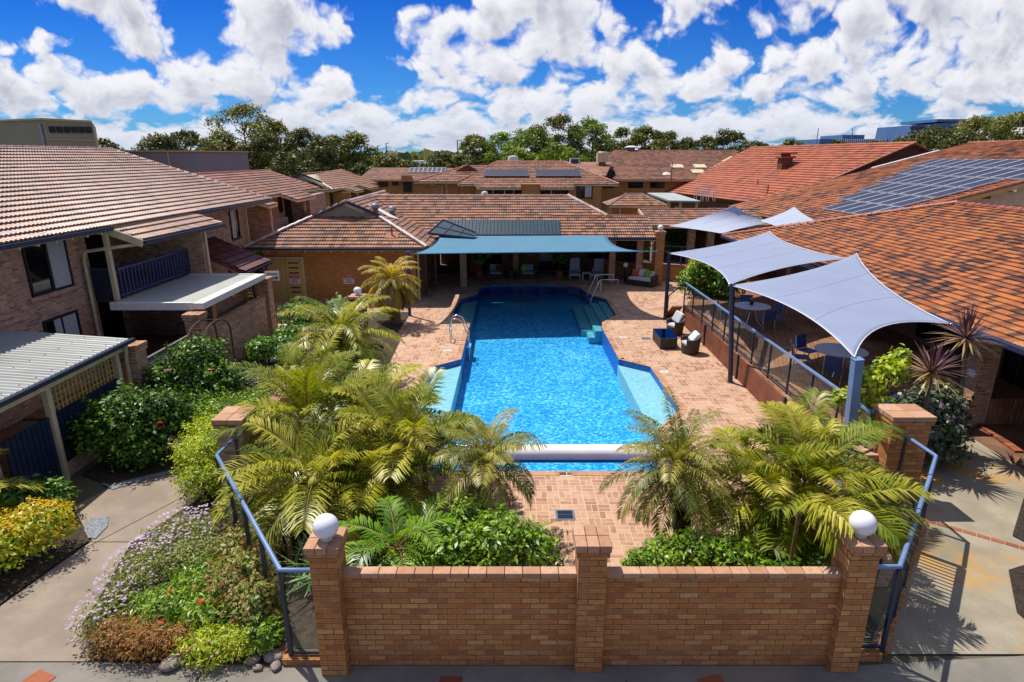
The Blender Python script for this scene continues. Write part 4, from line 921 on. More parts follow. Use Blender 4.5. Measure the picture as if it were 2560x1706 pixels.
t = thing('roof_cowl', 'small white cowl on the pavilion ridge', 'roof vent', (-.1, 36.7, 4.6)); b = MB(); b.lathe([(.2, 0), (.2, .14), (.15, .22), (.001, .26)], (-1.6, 36.75, 4.6), 14); b.build('cowl', M['white'], t, auto=40)
# ---- near right building: hip roof, wide eave, dark entry below
Rb = thing('brick_building', 'large low brick building with mottled burnt orange tiled roof filling the right side', 'building', (14, 18, 0))
EX, EZ, PK = 11.5, 2.65, .31
def rz_(x): return EZ + PK * (x - EX)
roof_slope('roof', M['tile_right'], Rb, (EX, 2, EZ), (EX, 33.6, EZ), [(EX, 2, EZ), (EX, 33.6, EZ), (18.75, 26.4, rz_(18.75)), (18.75, 2, rz_(18.75))], tw=.24, L=.245, wave=.014, step=.042, spt=5)
b = MB(); b.slab([(EX, 33.6, EZ), (26, 33.6, EZ), (18.75, 26.4, rz_(18.75))], .1); b.slab([(18.75, 2, rz_(18.75)), (18.75, 26.4, rz_(18.75)), (26, 33.6, EZ), (26, 2, EZ)], .1); b.build('roof', M['tile_right'], Rb)
ridge(Rb, (EX, 33.6, EZ + .03), (18.75, 26.4, rz_(18.75) + .03), M['ridge_red'], .12)
ridge(Rb, (18.75, 26.5, rz_(18.75)), (18.75, 2, rz_(18.75)), M['ridge_red'], .12)
gutter(Rb, (EX, 2, EZ + .02), (EX, 33.6, EZ + .02), (-1, 0, 0), M['navy'], .13, .13)
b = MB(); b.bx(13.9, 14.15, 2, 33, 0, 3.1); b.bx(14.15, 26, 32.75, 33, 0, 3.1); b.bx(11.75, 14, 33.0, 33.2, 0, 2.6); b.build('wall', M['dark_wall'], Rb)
for y0, y1, z1 in ((14.6, 16.4, 2.2), (11, 13.8, 2.2), (18, 20.2, 2.9), (21.5, 24, 2.9), (25.5, 28, 2.9)):
    window(Rb, y0, y1, .1 if y0 < 17 else .9, z1, 'X', 13.9, panes=3)
for y in (15.0, 20.6, 26.2, 32.2):
    b = MB(); b.bx(11.95, 12.42, y - .23, y + .23, 0, 2.72); b.build('column', M['brick_house'], Rb)
b = MB(); b.bx(11.92, 11.945, 14.85, 15.1, 1.32, 1.5); b.build('plaque', M['white'], Rb)
b = MB(); b.bx(11.6, 13.9, 2, 15.2, -.02, .02); b.build('entry_floor', M['dark_wall'], Rb)
b = MB()
for i in range(44): b.bar((13.8, 3 + i * .68, 3.28), (11.62, 3 + i * .68, 2.62), .05, .1)
b.build('rafter', M['timber'], Rb)
M['pv_frame'] = plain('panel_frame', S('#aab0ba'), .4, .05, 5)
# ---- solar roofed building behind it
Sb = thing('brick_building', 'tall brick building with solar panels on its orange tiled slope and a cream gable', 'building', (25, 37, 0))
k = .264
def sz(x): return 4.41 + k * (x - 19.6)
roof_slope('roof', M['tile_right'], Sb, (15.6, 30, sz(15.6)), (15.6, 45, sz(15.6)), [(15.6, 30, sz(15.6)), (15.6, 45, sz(15.6)), (32, 45, sz(32)), (32, 30, sz(32))], tw=.28, L=.30, wave=.01, step=.045, spt=4)
b = MB(); b.slab([(32, 30, sz(32)), (32, 45, sz(32)), (44, 45, 4.5), (44, 30, 4.5)], .1); b.build('roof', M['tile_right'], Sb)
ridge(Sb, (32, 30, sz(32)), (32, 45, sz(32)), M['ridge_red']); ridge(Sb, (15.6, 30, sz(15.6)), (32, 30, sz(32)), M['ridge_red'], .12)
b = MB(); b.bar((16, 29.93, sz(16) - .16), (32, 29.93, sz(32) - .16), .05, .2); b.build('barge_board', M['cream_dark'], Sb)
b = MB(); b.bar((25.5, 45.05, sz(25.5) + .04), (30, 45.05, sz(30) + .04), .3, .05); b.build('flashing', M['white'], Sb)
b = MB(); n = 16
for i in range(n): z = 2.6 + i * .32; x0 = max(16.6, 19.6 + (z + .5 - 4.41) / k); b.bx(x0, 64 - x0, 30.3 - (.012 * (i % 2)), 30.34, z, z + .315)
b.build('gable_cladding', M['cream'], Sb)
b = MB(); b.bx(16.5, 42, 30.4, 44.5, 0, 3.4); b.build('wall', M['brick_tan'], Sb)
# solar panels: five rows, each panel a thing
pv = thing('solar_panel', 'dark framed solar panel on the orange tiled slope, one of five stepped rows', 'solar panel', (0, 0, 0), 0, 'solar panels on the tall right roof')
b = MB(); b.bx(-.81, .81, -.49, .49, .06, .085); b.build('cells', M['pv'], pv, local=True)
b = MB(); b.bx(-.825, .825, -.505, -.45, .03, .095); b.bx(-.825, .825, .45, .505, .03, .095); b.bx(-.825, -.79, -.47, .47, .03, .094); b.bx(.79, .825, -.47, .47, .03, .094); b.build('frame', M['pv_frame'], pv, local=True)
tilt = math.atan(k); first = True
ROWS = [(18.35, 35.3, 6), (20.0, 37.0, 9), (21.7, 38.0, 10), (23.4, 39.2, 11), (25.1, 40.4, 11), (26.8, 41.6, 12)]
for ri, (x, yf, cnt) in enumerate(ROWS):
    for i in range(cnt):
        y = yf - .5 - i * 1.03
        if y < 30.6: continue
        o = pv if first else dup(pv, (0, 0, 0)); first = False
        o.location = (x, y, sz(x) + .03); o.rotation_euler = (0, -tilt, 0)
        o['label'] = 'dark framed solar panel on the tall right roof, ' + ['lowest', 'second lowest', 'third lowest', 'fourth lowest', 'second highest', 'highest'][ri] + ' row'
        o['group'] = 'solar panels on the tall right roof, ' + ['lowest', 'second', 'third', 'fourth', 'fifth', 'top'][ri] + ' row'
# ---- red roofed hall with its brown gable wall
Rh = thing('brick_hall', 'big hall with bright red tiled roof, brown gable wall and square chimney', 'hall', (24, 56, 0))
a, bb, d = V(19.6, 47, 3.25), V(16.2, 66, 3.2), V(29.5, 47, 7.75); c = d + (bb - a) * 1.2; c.z = 7.6 ; c = d + (bb - a) * 1.15
roof_slope('roof', M['tile_red'], Rh, a, bb, [a, bb, c, d], tw=.36, L=.42, wave=.03, step=.06, spt=4, under=M['brick_dark'])
bk = MB(); bk.slab([d, c, V(36, 69, 3.2), V(40, 47, 3.2)], .1); bk.build('roof', M['tile_red'], Rh)
ridge(Rh, d, c, M['ridge_red']); ridge(Rh, a, d, M['ridge_red'], .12)
b = MB(); b.add([(20, 47.25, 0), (39, 47.25, 0), (39, 47.25, 3.2), (29.5, 47.25, 7.6), (20, 47.25, 3.2)], [(0, 1, 2, 3, 4)]); b.add([(20, 47.25, 0), (20, 47.25, 3.1), (16.6, 66, 3.1), (16.6, 66, 0)], [(0, 1, 2, 3)]); b.build('wall', M['brick_dark'], Rh)
b = MB(); cx, cy = 23.8, 55.6; b.bx(cx - .45, cx + .45, cy - .5, cy + .5, 5.2, 6.65); s = b.build('chimney', M['brick_dark'], Rh); b = MB(); b.bx(cx - .62, cx + .62, cy - .65, cy + .65, 6.65, 6.78); b.bx(cx - .3, cx + .3, cy - .3, cy + .3, 6.78, 7.0); b.bx(cx - .7, cx + .7, cy - .7, cy + .7, 7.0, 7.1); b.build('chimney_cap', M['terracotta'], s)
for x, y in ((21, 54), (20.4, 50.2)): b = MB(); z = 3.25 + (x - 18.6) * .43; b.lathe([(.05, -.3), (.05, .6)], (x, y, z), 8); b.build('vent_pipe', M['terracotta'], Rh)
# ---- low tiled link building behind the grey sails
Lk = thing('link_building', 'low tiled walkway with cream barge board and brick columns behind the grey sails', 'walkway', (13, 40, 0))
roof_slope('roof', M['tile_mid'], Lk, (8.55, 37.9, 2.7), (21, 37.9, 2.7), [(8.55, 37.9, 2.7), (21, 37.9, 2.7), (21, 40.4, 3.5), (8.3, 40.4, 3.5)], L=.36)
b = MB(); b.slab([(8.3, 40.42, 3.5), (21, 40.42, 3.5), (21, 43, 2.7), (8.3, 43, 2.7)], .1); b.build('roof', M['tile_mid'], Lk)
b = MB(); b.bar((8.45, 37.85, 2.62), (8.2, 40.5, 3.46), .06, .2); b.build('barge_board', M['cream'], Lk); ridge(Lk, (8.3, 40.4, 3.5), (21, 40.4, 3.5), M['ridge_dark'], .09)
b = MB(); b.bx(8.6, 21, 42.3, 42.5, 0, 2.8); b.build('wall', M['dark_wall'], Lk)
for x in (8.95, 11.2, 12.4, 15.2): b = MB(); b.bx(x - .2, x + .2, 38.3, 38.7, 0, 2.7); b.build('column', M['brick_house'], Lk)
# ---- houses of the left row
def simple_wall(t, x0, x1, y0, y1, z1, mat, th=.25):
    b = MB(); b.bx(x0, x1, y0, y1, 0, z1); return b.build('wall', mat, t)
H2 = thing('brick_house', 'second brick house of the left row, long tiled roof seen past the rose roof', 'house', (-17, 38, 0))
e0, e1, r1, r0 = V(-13.5, 31.6, 4.68), V(-13.5, 44, 4.68), V(-16.95, 44, 5.84), V(-16.95, 31.6, 5.86)
roof_slope('roof', M['tile_far'], H2, e0, e1, [e0, e1, r1, r0], wave=.03, spt=4, step=.045)
for (y0, y1) in ((32.2, 33.4), (36.6, 40.0)):
    roof_slope('roof', M['tile_far'], H2, (-12.5, y0, 4.35), (-12.5, y1, 4.35), [(-12.5, y0, 4.35), (-12.5, y1, 4.35), (-13.55, y1, 4.70), (-13.55, y0, 4.70)], wave=.03, spt=4, step=.045, lift=.01)
b = MB(); b.slab([r0, r1, V(-21, 44, 4.4), V(-21, 31.6, 4.4)], .1); b.build('roof', M['tile_far'], H2); ridge(H2, r0, r1, M['ridge_red'], .1); ridge(H2, r1, e1, M['ridge_red'], .09)
b = MB(); b.bx(-20.6, -14.2, 31.9, 43.7, 0, 4.72); b.bx(-14.2, -12.9, 33.2, 33.5, 0, 4.4); b.bx(-14.2, -12.9, 39.9, 43.4, 0, 4.4); b.build('wall', M['brick_house'], H2)
window(H2, 38.0, 38.55, 3.5, 4.55, 'x', -14.2); window(H2, 36.3, 36.8, 3.4, 4.5, 'x', -14.2)
for y0, y1 in ((33.6, 35.8), (39.0, 39.9)):
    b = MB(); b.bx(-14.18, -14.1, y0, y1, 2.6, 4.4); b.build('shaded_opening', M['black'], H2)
    b = MB(); b.bx(-12.95, -12.9, y0, y1, 2.55, 3.45); b.build('balcony_railing', M['navy_dark'], H2)
b = MB(); b.bx(-12.98, -12.9, 39.0, 39.08, 2.5, 4.3); b.build('post', M['cream'], H2)
b = MB(); b.bx(-14.2, -12.2, 33.0, 44.5, 2.32, 2.46); b.build('carport_roof', M['sheet_white'], H2); b = MB(); b.bx(-12.25, -12.15, 33.0, 44.5, 2.22, 2.44); b.bx(-14.2, -12.2, 32.9, 33.0, 2.1, 2.4); b.build('carport_fascia', M['cream'], H2)
b = MB(); b.bx(-12.35, -12.25, 36.2, 36.3, 0, 2.3); b.bx(-12.35, -12.25, 41.2, 41.3, 0, 2.3); b.build('post', M['white'], H2)
H3 = thing('brick_house', 'third brick house of the left row with cream gablet and hipped tiled roof', 'house', (-16, 56, 0))
roof_slope('roof', M['tile_far'], H3, (-14.1, 49.6, 4.25), (-13.5, 63, 4.25), [(-14.1, 49.6, 4.25), (-13.5, 63, 4.25), (-17, 63, 5.42), (-16.7, 50.4, 5.42)], wave=.03, spt=4, step=.045)
roof_slope('roof', M['tile_far'], H3, (-19.5, 49.6, 4.22), (-14.1, 49.6, 4.22), [(-19.5, 49.6, 4.22), (-14.1, 49.6, 4.22), (-15.4, 51, 4.8), (-18.2, 51, 4.8)], wave=.03, spt=4, step=.045)
b = MB(); b.slab([(-16.7, 50.4, 5.42), (-17, 63, 5.42), (-20.5, 63, 4.2), (-19.6, 49.6, 4.2)], .1); b.build('roof', M['tile_far'], H3); ridge(H3, (-16.7, 50.2, 5.42), (-17, 63, 5.42), M['ridge_red'], .09); ridge(H3, (-14.1, 49.6, 4.28), (-15.6, 50.9, 4.9), M['ridge_sunlit'], .1)
b = MB(); b.add([(-18.3, 50.35, 4.78), (-15.2, 50.35, 4.78), (-16.7, 50.35, 5.4)], [(0, 1, 2)]); b.build('gable_panel', M['beige_wall'], H3)
b = MB(); b.bar((-18.4, 50.25, 4.8), (-16.7, 50.25, 5.46), .08, .12); b.bar((-15.1, 50.25, 4.8), (-16.7, 50.25, 5.46), .08, .12); b.build('gable_barge', M['navy_dark'], H3)
for (y0, y1) in ((51.6, 54.0), (56.5, 60)):
    roof_slope('roof', M['tile_far'], H3, (-12.7, y0, 4.02), (-12.7, y1, 4.02), [(-12.7, y0, 4.02), (-12.7, y1, 4.02), (-13.9, y1, 4.34), (-13.9, y0, 4.34)], wave=.03, spt=4, step=.045, lift=.01)
b = MB(); b.bx(-19, -14.6, 50.0, 62.6, 0, 4.25); b.bx(-14.6, -13.2, 53.4, 54.2, 0, 4.0); b.bx(-14.6, -13.2, 59, 60, 0, 4.0); b.bx(-14.6, -13.2, 51.2, 51.6, 0, 4.0); b.build('wall', M['brick_tan'], H3)
window(H3, 50.3, 50.9, 3.0, 4.0, 'x', -14.6)
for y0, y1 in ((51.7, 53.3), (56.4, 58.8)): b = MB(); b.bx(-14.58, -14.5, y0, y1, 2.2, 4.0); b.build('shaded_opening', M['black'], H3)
H4 = thing('brick_house', 'far brick house with orange tiled roof and pale solar strip left of centre', 'house', (-12, 76, 0))
roof_slope('roof', M['tile_far'], H4, (-17.5, 71.6, 4.25), (-7, 71.6, 4.2), [(-17.5, 71.6, 4.25), (-7, 71.6, 4.2), (-7, 75.6, 5.46), (-16.6, 75.6, 5.46)], tw=.4, L=.42, wave=.03, spt=3, step=.045)
b = MB(); b.slab([(-16.6, 75.6, 5.46), (-7, 75.6, 5.46), (-7, 80, 4.2), (-17.5, 80, 4.2)], .1); b.build('roof', M['tile_far'], H4)
b = MB(); b.bx(-17, -6.5, 72.2, 79.5, 0, 4.3); b.bx(-12.5, -11.4, 71.4, 72.2, 4.2, 4.75); b.build('wall', M['brick_tan'], H4)
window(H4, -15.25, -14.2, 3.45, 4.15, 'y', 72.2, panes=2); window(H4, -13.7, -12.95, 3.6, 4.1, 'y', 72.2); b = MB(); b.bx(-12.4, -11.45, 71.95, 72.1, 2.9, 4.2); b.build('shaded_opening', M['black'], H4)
pv2 = thing('solar_panel', 'pale solar panel in the strip on the far house left of centre', 'solar panel', (-11.7, 75, 5.35), 0, 'solar panel strip on the far house')
b = MB(); b.bx(-.24, .24, -.8, .8, .05, .09); b.build('cells', M['pv'], pv2, local=True); b = MB(); b.bx(-.26, -.24, -.8, .8, .03, .1); b.bx(.24, .26, -.8, .8, .03, .1); b.bx(-.26, .26, .8, .84, .03, .1); b.bx(-.26, .26, -.84, -.8, .03, .1); b.build('frame', M['white'], pv2, local=True)
tl = math.atan(.31)
for i in range(8):
    o = pv2 if i == 0 else dup(pv2, (0, 0, 0)); o.location = (-11.75 + i * .53, 74.6, 5.2); o.rotation_euler = (tl, 0, 0)
# ---- two storey block in the middle distance
H5 = thing('brick_block', 'wide two storey brick block with orange tiled roof beyond the pool pavilion', 'apartment block', (0, 57, 0))
bm_ = M['brick_tan']
roof_slope('roof', M['tile_far'], H5, (-8.3, 53.6, 4.72), (-4.4, 53.6, 4.72), [(-8.3, 53.6, 4.72), (-4.4, 53.6, 4.72), (-1.7, 57.4, 6.0), (-4.0, 57.4, 6.0)], tw=.36, L=.4, wave=.03, spt=3, step=.045)
roof_slope('roof', M['tile_far'], H5, (-4.55, 52.6, 4.55), (8.8, 52.6, 4.55), [(-4.55, 52.6, 4.55), (8.9, 52.6, 4.55), (4.75, 58.2, 6.33), (-1.4, 58.2, 6.33)], tw=.36, L=.4, wave=.03, spt=3, step=.045)
roof_slope('roof', M['tile_far'], H5, (-2.7, 51.5, 4.30), (5.2, 51.5, 4.30), [(-2.7, 51.5, 4.30), (.75, 51.5, 4.30), (.75, 52.62, 4.64), (-3.2, 52.62, 4.64)], tw=.36, L=.4, wave=.03, spt=3, step=.045, lift=.01)
roof_slope('roof', M['tile_far'], H5, (2.35, 51.5, 4.30), (5.2, 51.5, 4.30), [(2.35, 51.5, 4.30), (5.1, 51.5, 4.30), (5.1, 52.62, 4.64), (2.35, 52.62, 4.64)], tw=.36, L=.4, wave=.03, spt=3, step=.045, lift=.01)
b = MB(); b.slab([(-4, 57.42, 6.0), (-1.4, 58.22, 6.33), (4.75, 58.22, 6.33), (8, 63, 4.7), (-8, 63, 4.7)], .1); b.slab([(4.75, 58.2, 6.33), (8.9, 52.6, 4.55), (9.4, 63, 4.6)], .1); b.build('roof', M['tile_far'], H5)
ridge(H5, (-1.4, 58.2, 6.33), (4.75, 58.2, 6.33), M['ridge_red'], .1); ridge(H5, (4.75, 58.2, 6.33), (8.9, 52.6, 4.6), M['ridge_red'], .1); ridge(H5, (-8.3, 53.6, 4.75), (-4, 57.4, 6.0), M['ridge_red'], .1); ridge(H5, (-4.45, 53.3, 4.78), (-1.4, 58.2, 6.33), M['ridge_red'], .09)
b = MB(); b.slab([(-4.95, 55.6, 5.55), (-2.9, 55.6, 5.55), (-3.85, 55.7, 6.1)], .08); b.add([(-4.9, 55.4, 5.6), (-2.9, 55.4, 5.6), (-3.85, 55.4, 6.05)], [(0, 1, 2)]); b.build('gable_panel', M['brick_dark'], H5)
b = MB(); b.bx(-7.8, -4.4, 54.2, 62, 0, 4.75); b.bx(-4.4, 7.6, 53.4, 62, 0, 4.5); b.bx(-2.95, -2.45, 51.9, 53.4, 0, 4.25); b.bx(.8, 2.3, 51.7, 53.4, 0, 4.62); b.bx(4.75, 7.5, 52.7, 53.4, 0, 4.6); b.build('wall', bm_, H5)
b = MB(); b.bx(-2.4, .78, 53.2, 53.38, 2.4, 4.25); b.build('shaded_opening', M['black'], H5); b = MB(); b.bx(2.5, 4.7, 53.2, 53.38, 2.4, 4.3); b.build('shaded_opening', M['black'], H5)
b = MB()
for x in (-1.6, -.65, .1, 3.2): b.bx(x, x + .07, 52.0, 52.07, 2.4, 4.3)
b.tube([(-7.0, 54.1, 4.5), (-6.0, 54.1, 4.3), (-6.0, 54.1, 0)], .05, 6); b.tube([(-5.6, 54.1, 4.6), (-5.6, 54.1, 0)], .05, 6); b.build('post', M['cream'], H5)
w = window(H5, 5.4, 6.75, 3.4, 4.48, 'y', 52.7, panes=2); b = MB(); b.bx(6.1, 6.65, 52.66, 52.676, 3.5, 4.42); b.build('blind', M['blind'], w)
pv3 = thing('solar_panel', 'solar panel of the left strip on the middle block roof', 'solar panel', (0, 0, 0), 0, 'left solar strip on the middle block')
b = MB(); b.bx(-.30, .30, -.75, .75, .05, .09); b.build('cells', M['pv'], pv3, local=True); b = MB(); b.bx(-.33, -.30, -.75, .75, .03, .1); b.bx(.30, .33, -.75, .75, .03, .1); b.bx(-.33, .33, .75, .79, .03, .1); b.bx(-.33, .33, -.79, -.75, .03, .1); b.build('frame', M['grey_metal'], pv3, local=True)
for j, (xa, gl) in enumerate(((-2.1, 'left'), (2.35, 'right'))):
    for i in range(6):
        o = pv3 if i == 0 and j == 0 else dup(pv3, (0, 0, 0)); o.location = (xa + i * .64, 54.8, 5.36); o.rotation_euler = (tl, 0, 0)
        o['label'] = f'solar panel of the {gl} strip on the middle block roof'; o['group'] = f'{gl} solar strip on the middle block'
# ---- long tan roofed block behind, right of centre
H6 = thing('brick_block', 'long brick block with broad mottled tan roof and roof windows beside the red hall', 'apartment block', (15, 74, 0))
roof_slope('roof', M['tile_far'], H6, (8.6, 65.6, 4.45), (26, 65.6, 4.45), [(8.6, 65.6, 4.45), (26, 65.6, 4.45), (26.5, 76, 7.42), (12, 76, 7.42)], tw=.4, L=.44, wave=.03, spt=3, step=.05)
b = MB(); b.slab([(12, 76.02, 7.42), (26.5, 76.02, 7.42), (26, 86, 4.4), (10, 86, 4.4)], .1); b.slab([(8.6, 65.6, 4.4), (12, 76, 7.38), (8.6, 80, 4.4)], .08); b.slab([(5.5, 62, 5.0), (9.2, 62, 5.0), (11, 70, 6.2), (5.5, 70, 6.2)], .1); b.build('roof', M['tile_far'], H6); ridge(H6, (12, 76, 7.42), (26.5, 76, 7.42), M['ridge_red'], .1)
b = MB(); b.bx(9.0, 25, 66.2, 84, 0, 4.5); b.build('wall', bm_, H6); b = MB(); b.bx(11.2, 12.7, 75.4, 75.5, 6.4, 7.3); b.build('gable_panel', M['cream'], H6)
for x0, x1 in ((9.45, 10.75), (12.2, 13.75), (14.5, 16.0)): window(H6, x0, x1, 3.6, 4.2, 'y', 66.2, panes=2)
for i, (x, y) in enumerate(((18.1, 69.7), (20.6, 69.7), (19.9, 67.9))):
    b = MB(); z = 4.45 + (y - 65.6) * .2855; b.slab([(x - .65, y - .5, z + .02), (x + .65, y - .5, z + .02), (x + .65, y + .6, z + .34), (x - .65, y + .6, z + .34)], .12); b.build('roof_window', M['cream'], H6)
for i, (x, y) in enumerate(((21.6, 66.5), (22.4, 69.5), (24.1, 71.5))): b = MB(); z = 5.7 + (x - 22) * .38; b.bar((x - .7, y - .6, z - .3), (x + .7, y + .6, z + .25), .3, .1); b.build('flashing', M['cream'], H6)
def rooftop(name, label, cat, loc, parts):
    t = thing(name, label, cat, loc)
    for nm, bb_, mm in parts: bb_.build(nm, mm, t, auto=40)
b1 = MB(); b1.bx(9.05, 10.2, 67.5, 68.6, 6.2, 7.15); b0 = MB(); b0.bx(9.3, 9.95, 67.7, 68.4, 5.3, 6.2); b2 = MB(); b2.lathe([(.5, 7.15), (.42, 7.3)], (9.62, 68, 0), 12)
rooftop('evaporative_cooler', 'large cream evaporative cooler on brown stand left of the tan gable', 'roof cooler', (9.6, 68, 5.3), [('stand', b0, M['terracotta']), ('housing', b1, M['cream']), ('lid', b2, M['cream'])])
b1 = MB(); b1.bx(6.3, 7.3, 69, 70, 5.9, 6.6); b2 = MB(); b2.bx(6.4, 7.2, 68.97, 69, 6.0, 6.5)
rooftop('evaporative_cooler', 'small grey box cooler with dark grille on the middle block ridge', 'roof cooler', (6.8, 69.5, 5.9), [('housing', b1, M['white']), ('grille', b2, M['navy_dark'])])
b1 = MB(); b1.lathe([(.45, 0), (.5, .3), (.42, .55), (.001, .62)], (.1, 58.9, 6.25), 14); b2 = MB(); b2.bx(.75, 1.2, 58.7, 59.1, 6.2, 6.45)
rooftop('roof_ventilator', 'round pale ventilator on the ridge of the middle block', 'roof vent', (.1, 58.9, 6.2), [('dome', b1, M['white']), ('box', b2, M['navy_dark'])])
b1 = MB(); b1.lathe([(.45, 0), (.45, .35)], (14.2, 76.4, 7.4), 14); b2 = MB(); b2.lathe([(.8, .35), (.8, .45), (.3, .6)], (14.2, 76.4, 7.4), 16)
rooftop('roof_ventilator', 'wide capped white ventilator on the tan roof ridge', 'roof vent', (14.2, 76.4, 7.4), [('base', b1, M['office_blue']), ('cap', b2, M['white'])])
b1 = MB(); b1.lathe([(.001, 0), (.25, .06), (.42, .18)], (0, 0, 0), 18); b1.v = [(10.3 + x, 66 - z * 1.6, 5.05 + y) for x, y, z in b1.v]; b2 = MB(); b2.tube([(10.3, 66.1, 4.6), (10.3, 66.1, 5.05)], .04, 6)
rooftop('satellite_dish', 'dark satellite dish at the lower edge of the tan roof', 'satellite dish', (10.3, 66, 4.6), [('dish', b1, M['black']), ('mast', b2, M['black'])])
b1 = MB(); b1.tube([(15.6, 62, 4.4), (15.6, 62, 6.3)], .04, 6); b1.bar((15.2, 62, 6.0), (16, 62, 6.0), .03, .03); b1.bar((15.3, 62, 5.7), (15.9, 62, 5.7), .03, .03); b2 = MB(); b2.lathe([(.45, 0), (.3, .15), (.05, .22)], (15.1, 62, 5.1), 12)
rooftop('aerial', 'tall television aerial with white dish below the tan roof windows', 'aerial', (15.6, 62, 4.4), [('mast', b1, M['iron']), ('dish', b2, M['white'])])
b1 = MB()
for x in (15.3, 15.85, 16.3, 16.85):
    for y in (52, 52.6): b1.tube([(x, y, 3.2), (x, y, 4.45)], .03, 6)
for z in (3.9, 4.42): b1.bar((15.2, 52, z), (16.9, 52, z), .04, .04); b1.bar((15.2, 52.6, z), (16.9, 52.6, z), .04, .04)
rooftop('roof_guard_rail', 'small white metal guard rail at the foot of the red roof', 'guard rail', (16, 52, 3.2), [('rails', b1, M['white'])])
# ---- small gazebo, flat white roof
G = thing('gazebo', 'small hipped gazebo with brown tiles behind the pavilion roof end', 'gazebo', (8.7, 44.5, 0))
gz = 3.52; pts = [V(6.7, 43.2, gz), V(10.75, 43.2, gz), V(10.75, 46.6, gz), V(6.7, 46.6, gz)]; q0, q1 = V(8.15, 44.9, 4.2), V(9.25, 44.9, 4.2)
roof_slope('roof', M['tile_mid'], G, pts[0], pts[1], [pts[0], pts[1], q1, q0], step=.045)
b = MB(); b.slab([pts[1], pts[2], q1], .08); b.slab([pts[0], q0, pts[3]], .08); b.slab([q0, q1, pts[2], pts[3]], .08); b.build('roof', M['tile_mid'], G)
ridge(G, pts[0], q0, M['ridge_dark'], .1); ridge(G, pts[1], q1, M['ridge_dark'], .1); ridge(G, q0, q1, M['ridge_dark'], .1)
b = MB(); b.bx(7.0, 10.4, 43.6, 46.2, 0, 3.45); b.build('wall', M['brick_tan'], G); b = MB(); b.bx(7.5, 7.58, 43.5, 43.58, 0, 3.4); b.bx(8.9, 10.3, 43.52, 43.6, 2.4, 3.1); b.build('trim', M['cream'], G)
t = thing('flat_roof_shelter', 'flat white roofed shelter at the foot of the red roof', 'shelter', (13, 50.5, 0))
b = MB(); b.slab([(11.3, 52.5, 3.88), (12.4, 49.5, 3.46), (14.9, 49.5, 3.42), (13.5, 52.5, 3.88)], .12); b.build('roof_sheet', M['sheet_white'], t)
b = MB()
for x in (12.5, 13.4, 14.7): b.bx(x - .1, x + .1, 49.7, 49.9, 0, 3.4)
b.build('post', M['cream_dark'], t)
t = thing('flat_roof_shelter', 'flat dark roofed shelter between the red roof and the walkway', 'shelter', (17, 46, 0)); b = MB(); b.bx(14.5, 19.4, 44, 46.5, 3.0, 3.12); b.build('roof_sheet', M['navy'], t); b = MB(); b.bx(14.7, 19.2, 44.2, 44.35, 0, 3.0); b.build('wall', M['dark_wall'], t)
# ---- beige plant building and mauve wall, far left
t = thing('plant_building', 'beige boxy building with a row of dark louvre windows at far left', 'building', (-33, 50, 0))
b = MB(); b.add([(-40, 48.3, 0), (-33.25, 46, 0), (-30.3, 46.8, 0), (-36, 56, 0), (-40, 48.3, 9.2), (-33.25, 46, 9.28), (-30.3, 46.8, 9.15), (-36, 56, 9.2)], [(0, 1, 5, 4), (1, 2, 6, 5), (2, 3, 7, 6), (4, 5, 6, 7), (3, 0, 4, 7)]); b.build('wall', M['beige_wall'], t)
for i in range(6):
    b = MB(); p = V(-33.25, 46, 0).lerp(V(-30.3, 46.8, 0), .1 + i * .15) + V(.02, -.06, 8.62); q = V(-33.25, 46, 0).lerp(V(-30.3, 46.8, 0), .1 + i * .15 + .125) + V(.02, -.06, 8.62); b.bar(p, q, .05, .42); b.build('louvre', M['black'], t)
b = MB(); b.bar((-33.2, 45.95, 7.95), (-30.3, 46.73, 7.9), .06, .06); b.bar((-40.05, 48.25, 9.25), (-33.2, 45.92, 9.33), .08, .12); b.bar((-33.2, 45.92, 9.33), (-30.25, 46.72, 9.2), .08, .12); b.build('trim', M['cream_dark'], t); b = MB(); b.tube([(-33.5, 46.0, 9.0), (-33.45, 46.0, 7)], .1, 8); b.build('downpipe', M['grey_metal'], t)
t = thing('long_shed', 'long low mauve panelled shed behind the rose tiled roof', 'shed', (-30, 55, 0))
b = MB(); b.bx(-38, -25.6, 52, 62, 0, 7.15); b.build('wall', M['mauve_wall'], t)
b = MB(); b.bx(-38.1, -25.5, 51.9, 62.1, 7.15, 7.25); b.bx(-31.6, -31.5, 51.95, 52, 0, 7.15); b.bx(-28.0, -27.9, 51.95, 52, 0, 7.15); b.build('trim', M['cream_dark'], t)
# ---- distant things on the skyline
t = thing('office_building', 'distant low blue glass office with striped facade on the right skyline', 'office', (170, 320, 0))
b = MB(); b.bx(153, 187, 320, 350, 0, 15.0); b.bx(165, 176, 322, 345, 15, 17); b.build('wall', M['office_blue'], t)
b = MB()
for i in range(26): b.bx(160.5 + i * 1.0, 160.95 + i * 1.0, 319.7, 320, 5, 15)
b.build('fins', M['white'], t)
b = MB(); b.tube([(151.5, 320, 0), (151.5, 320, 20)], .2, 6); b.tube([(168.5, 320, 14), (168.5, 320, 20)], .2, 6); b.build('mast', M['grey_metal'], t)
t = thing('office_building', 'distant large blue grey office with stepped top on the right skyline', 'office', (210, 330, 0))
b = MB(); b.add([(196, 320, 0), (240, 320, 0), (240, 350, 0), (196, 350, 0), (197.5, 320, 21.5), (226, 320, 23.4), (226, 350, 23.4), (197.5, 350, 21.5)], [(0, 1, 5, 4), (1, 2, 6, 5), (3, 0, 4, 7), (4, 5, 6, 7)]); b.bx(209, 226, 319.5, 349, 23.0, 24.3); b.build('wall', M['office_blue'], t)
b = MB(); 
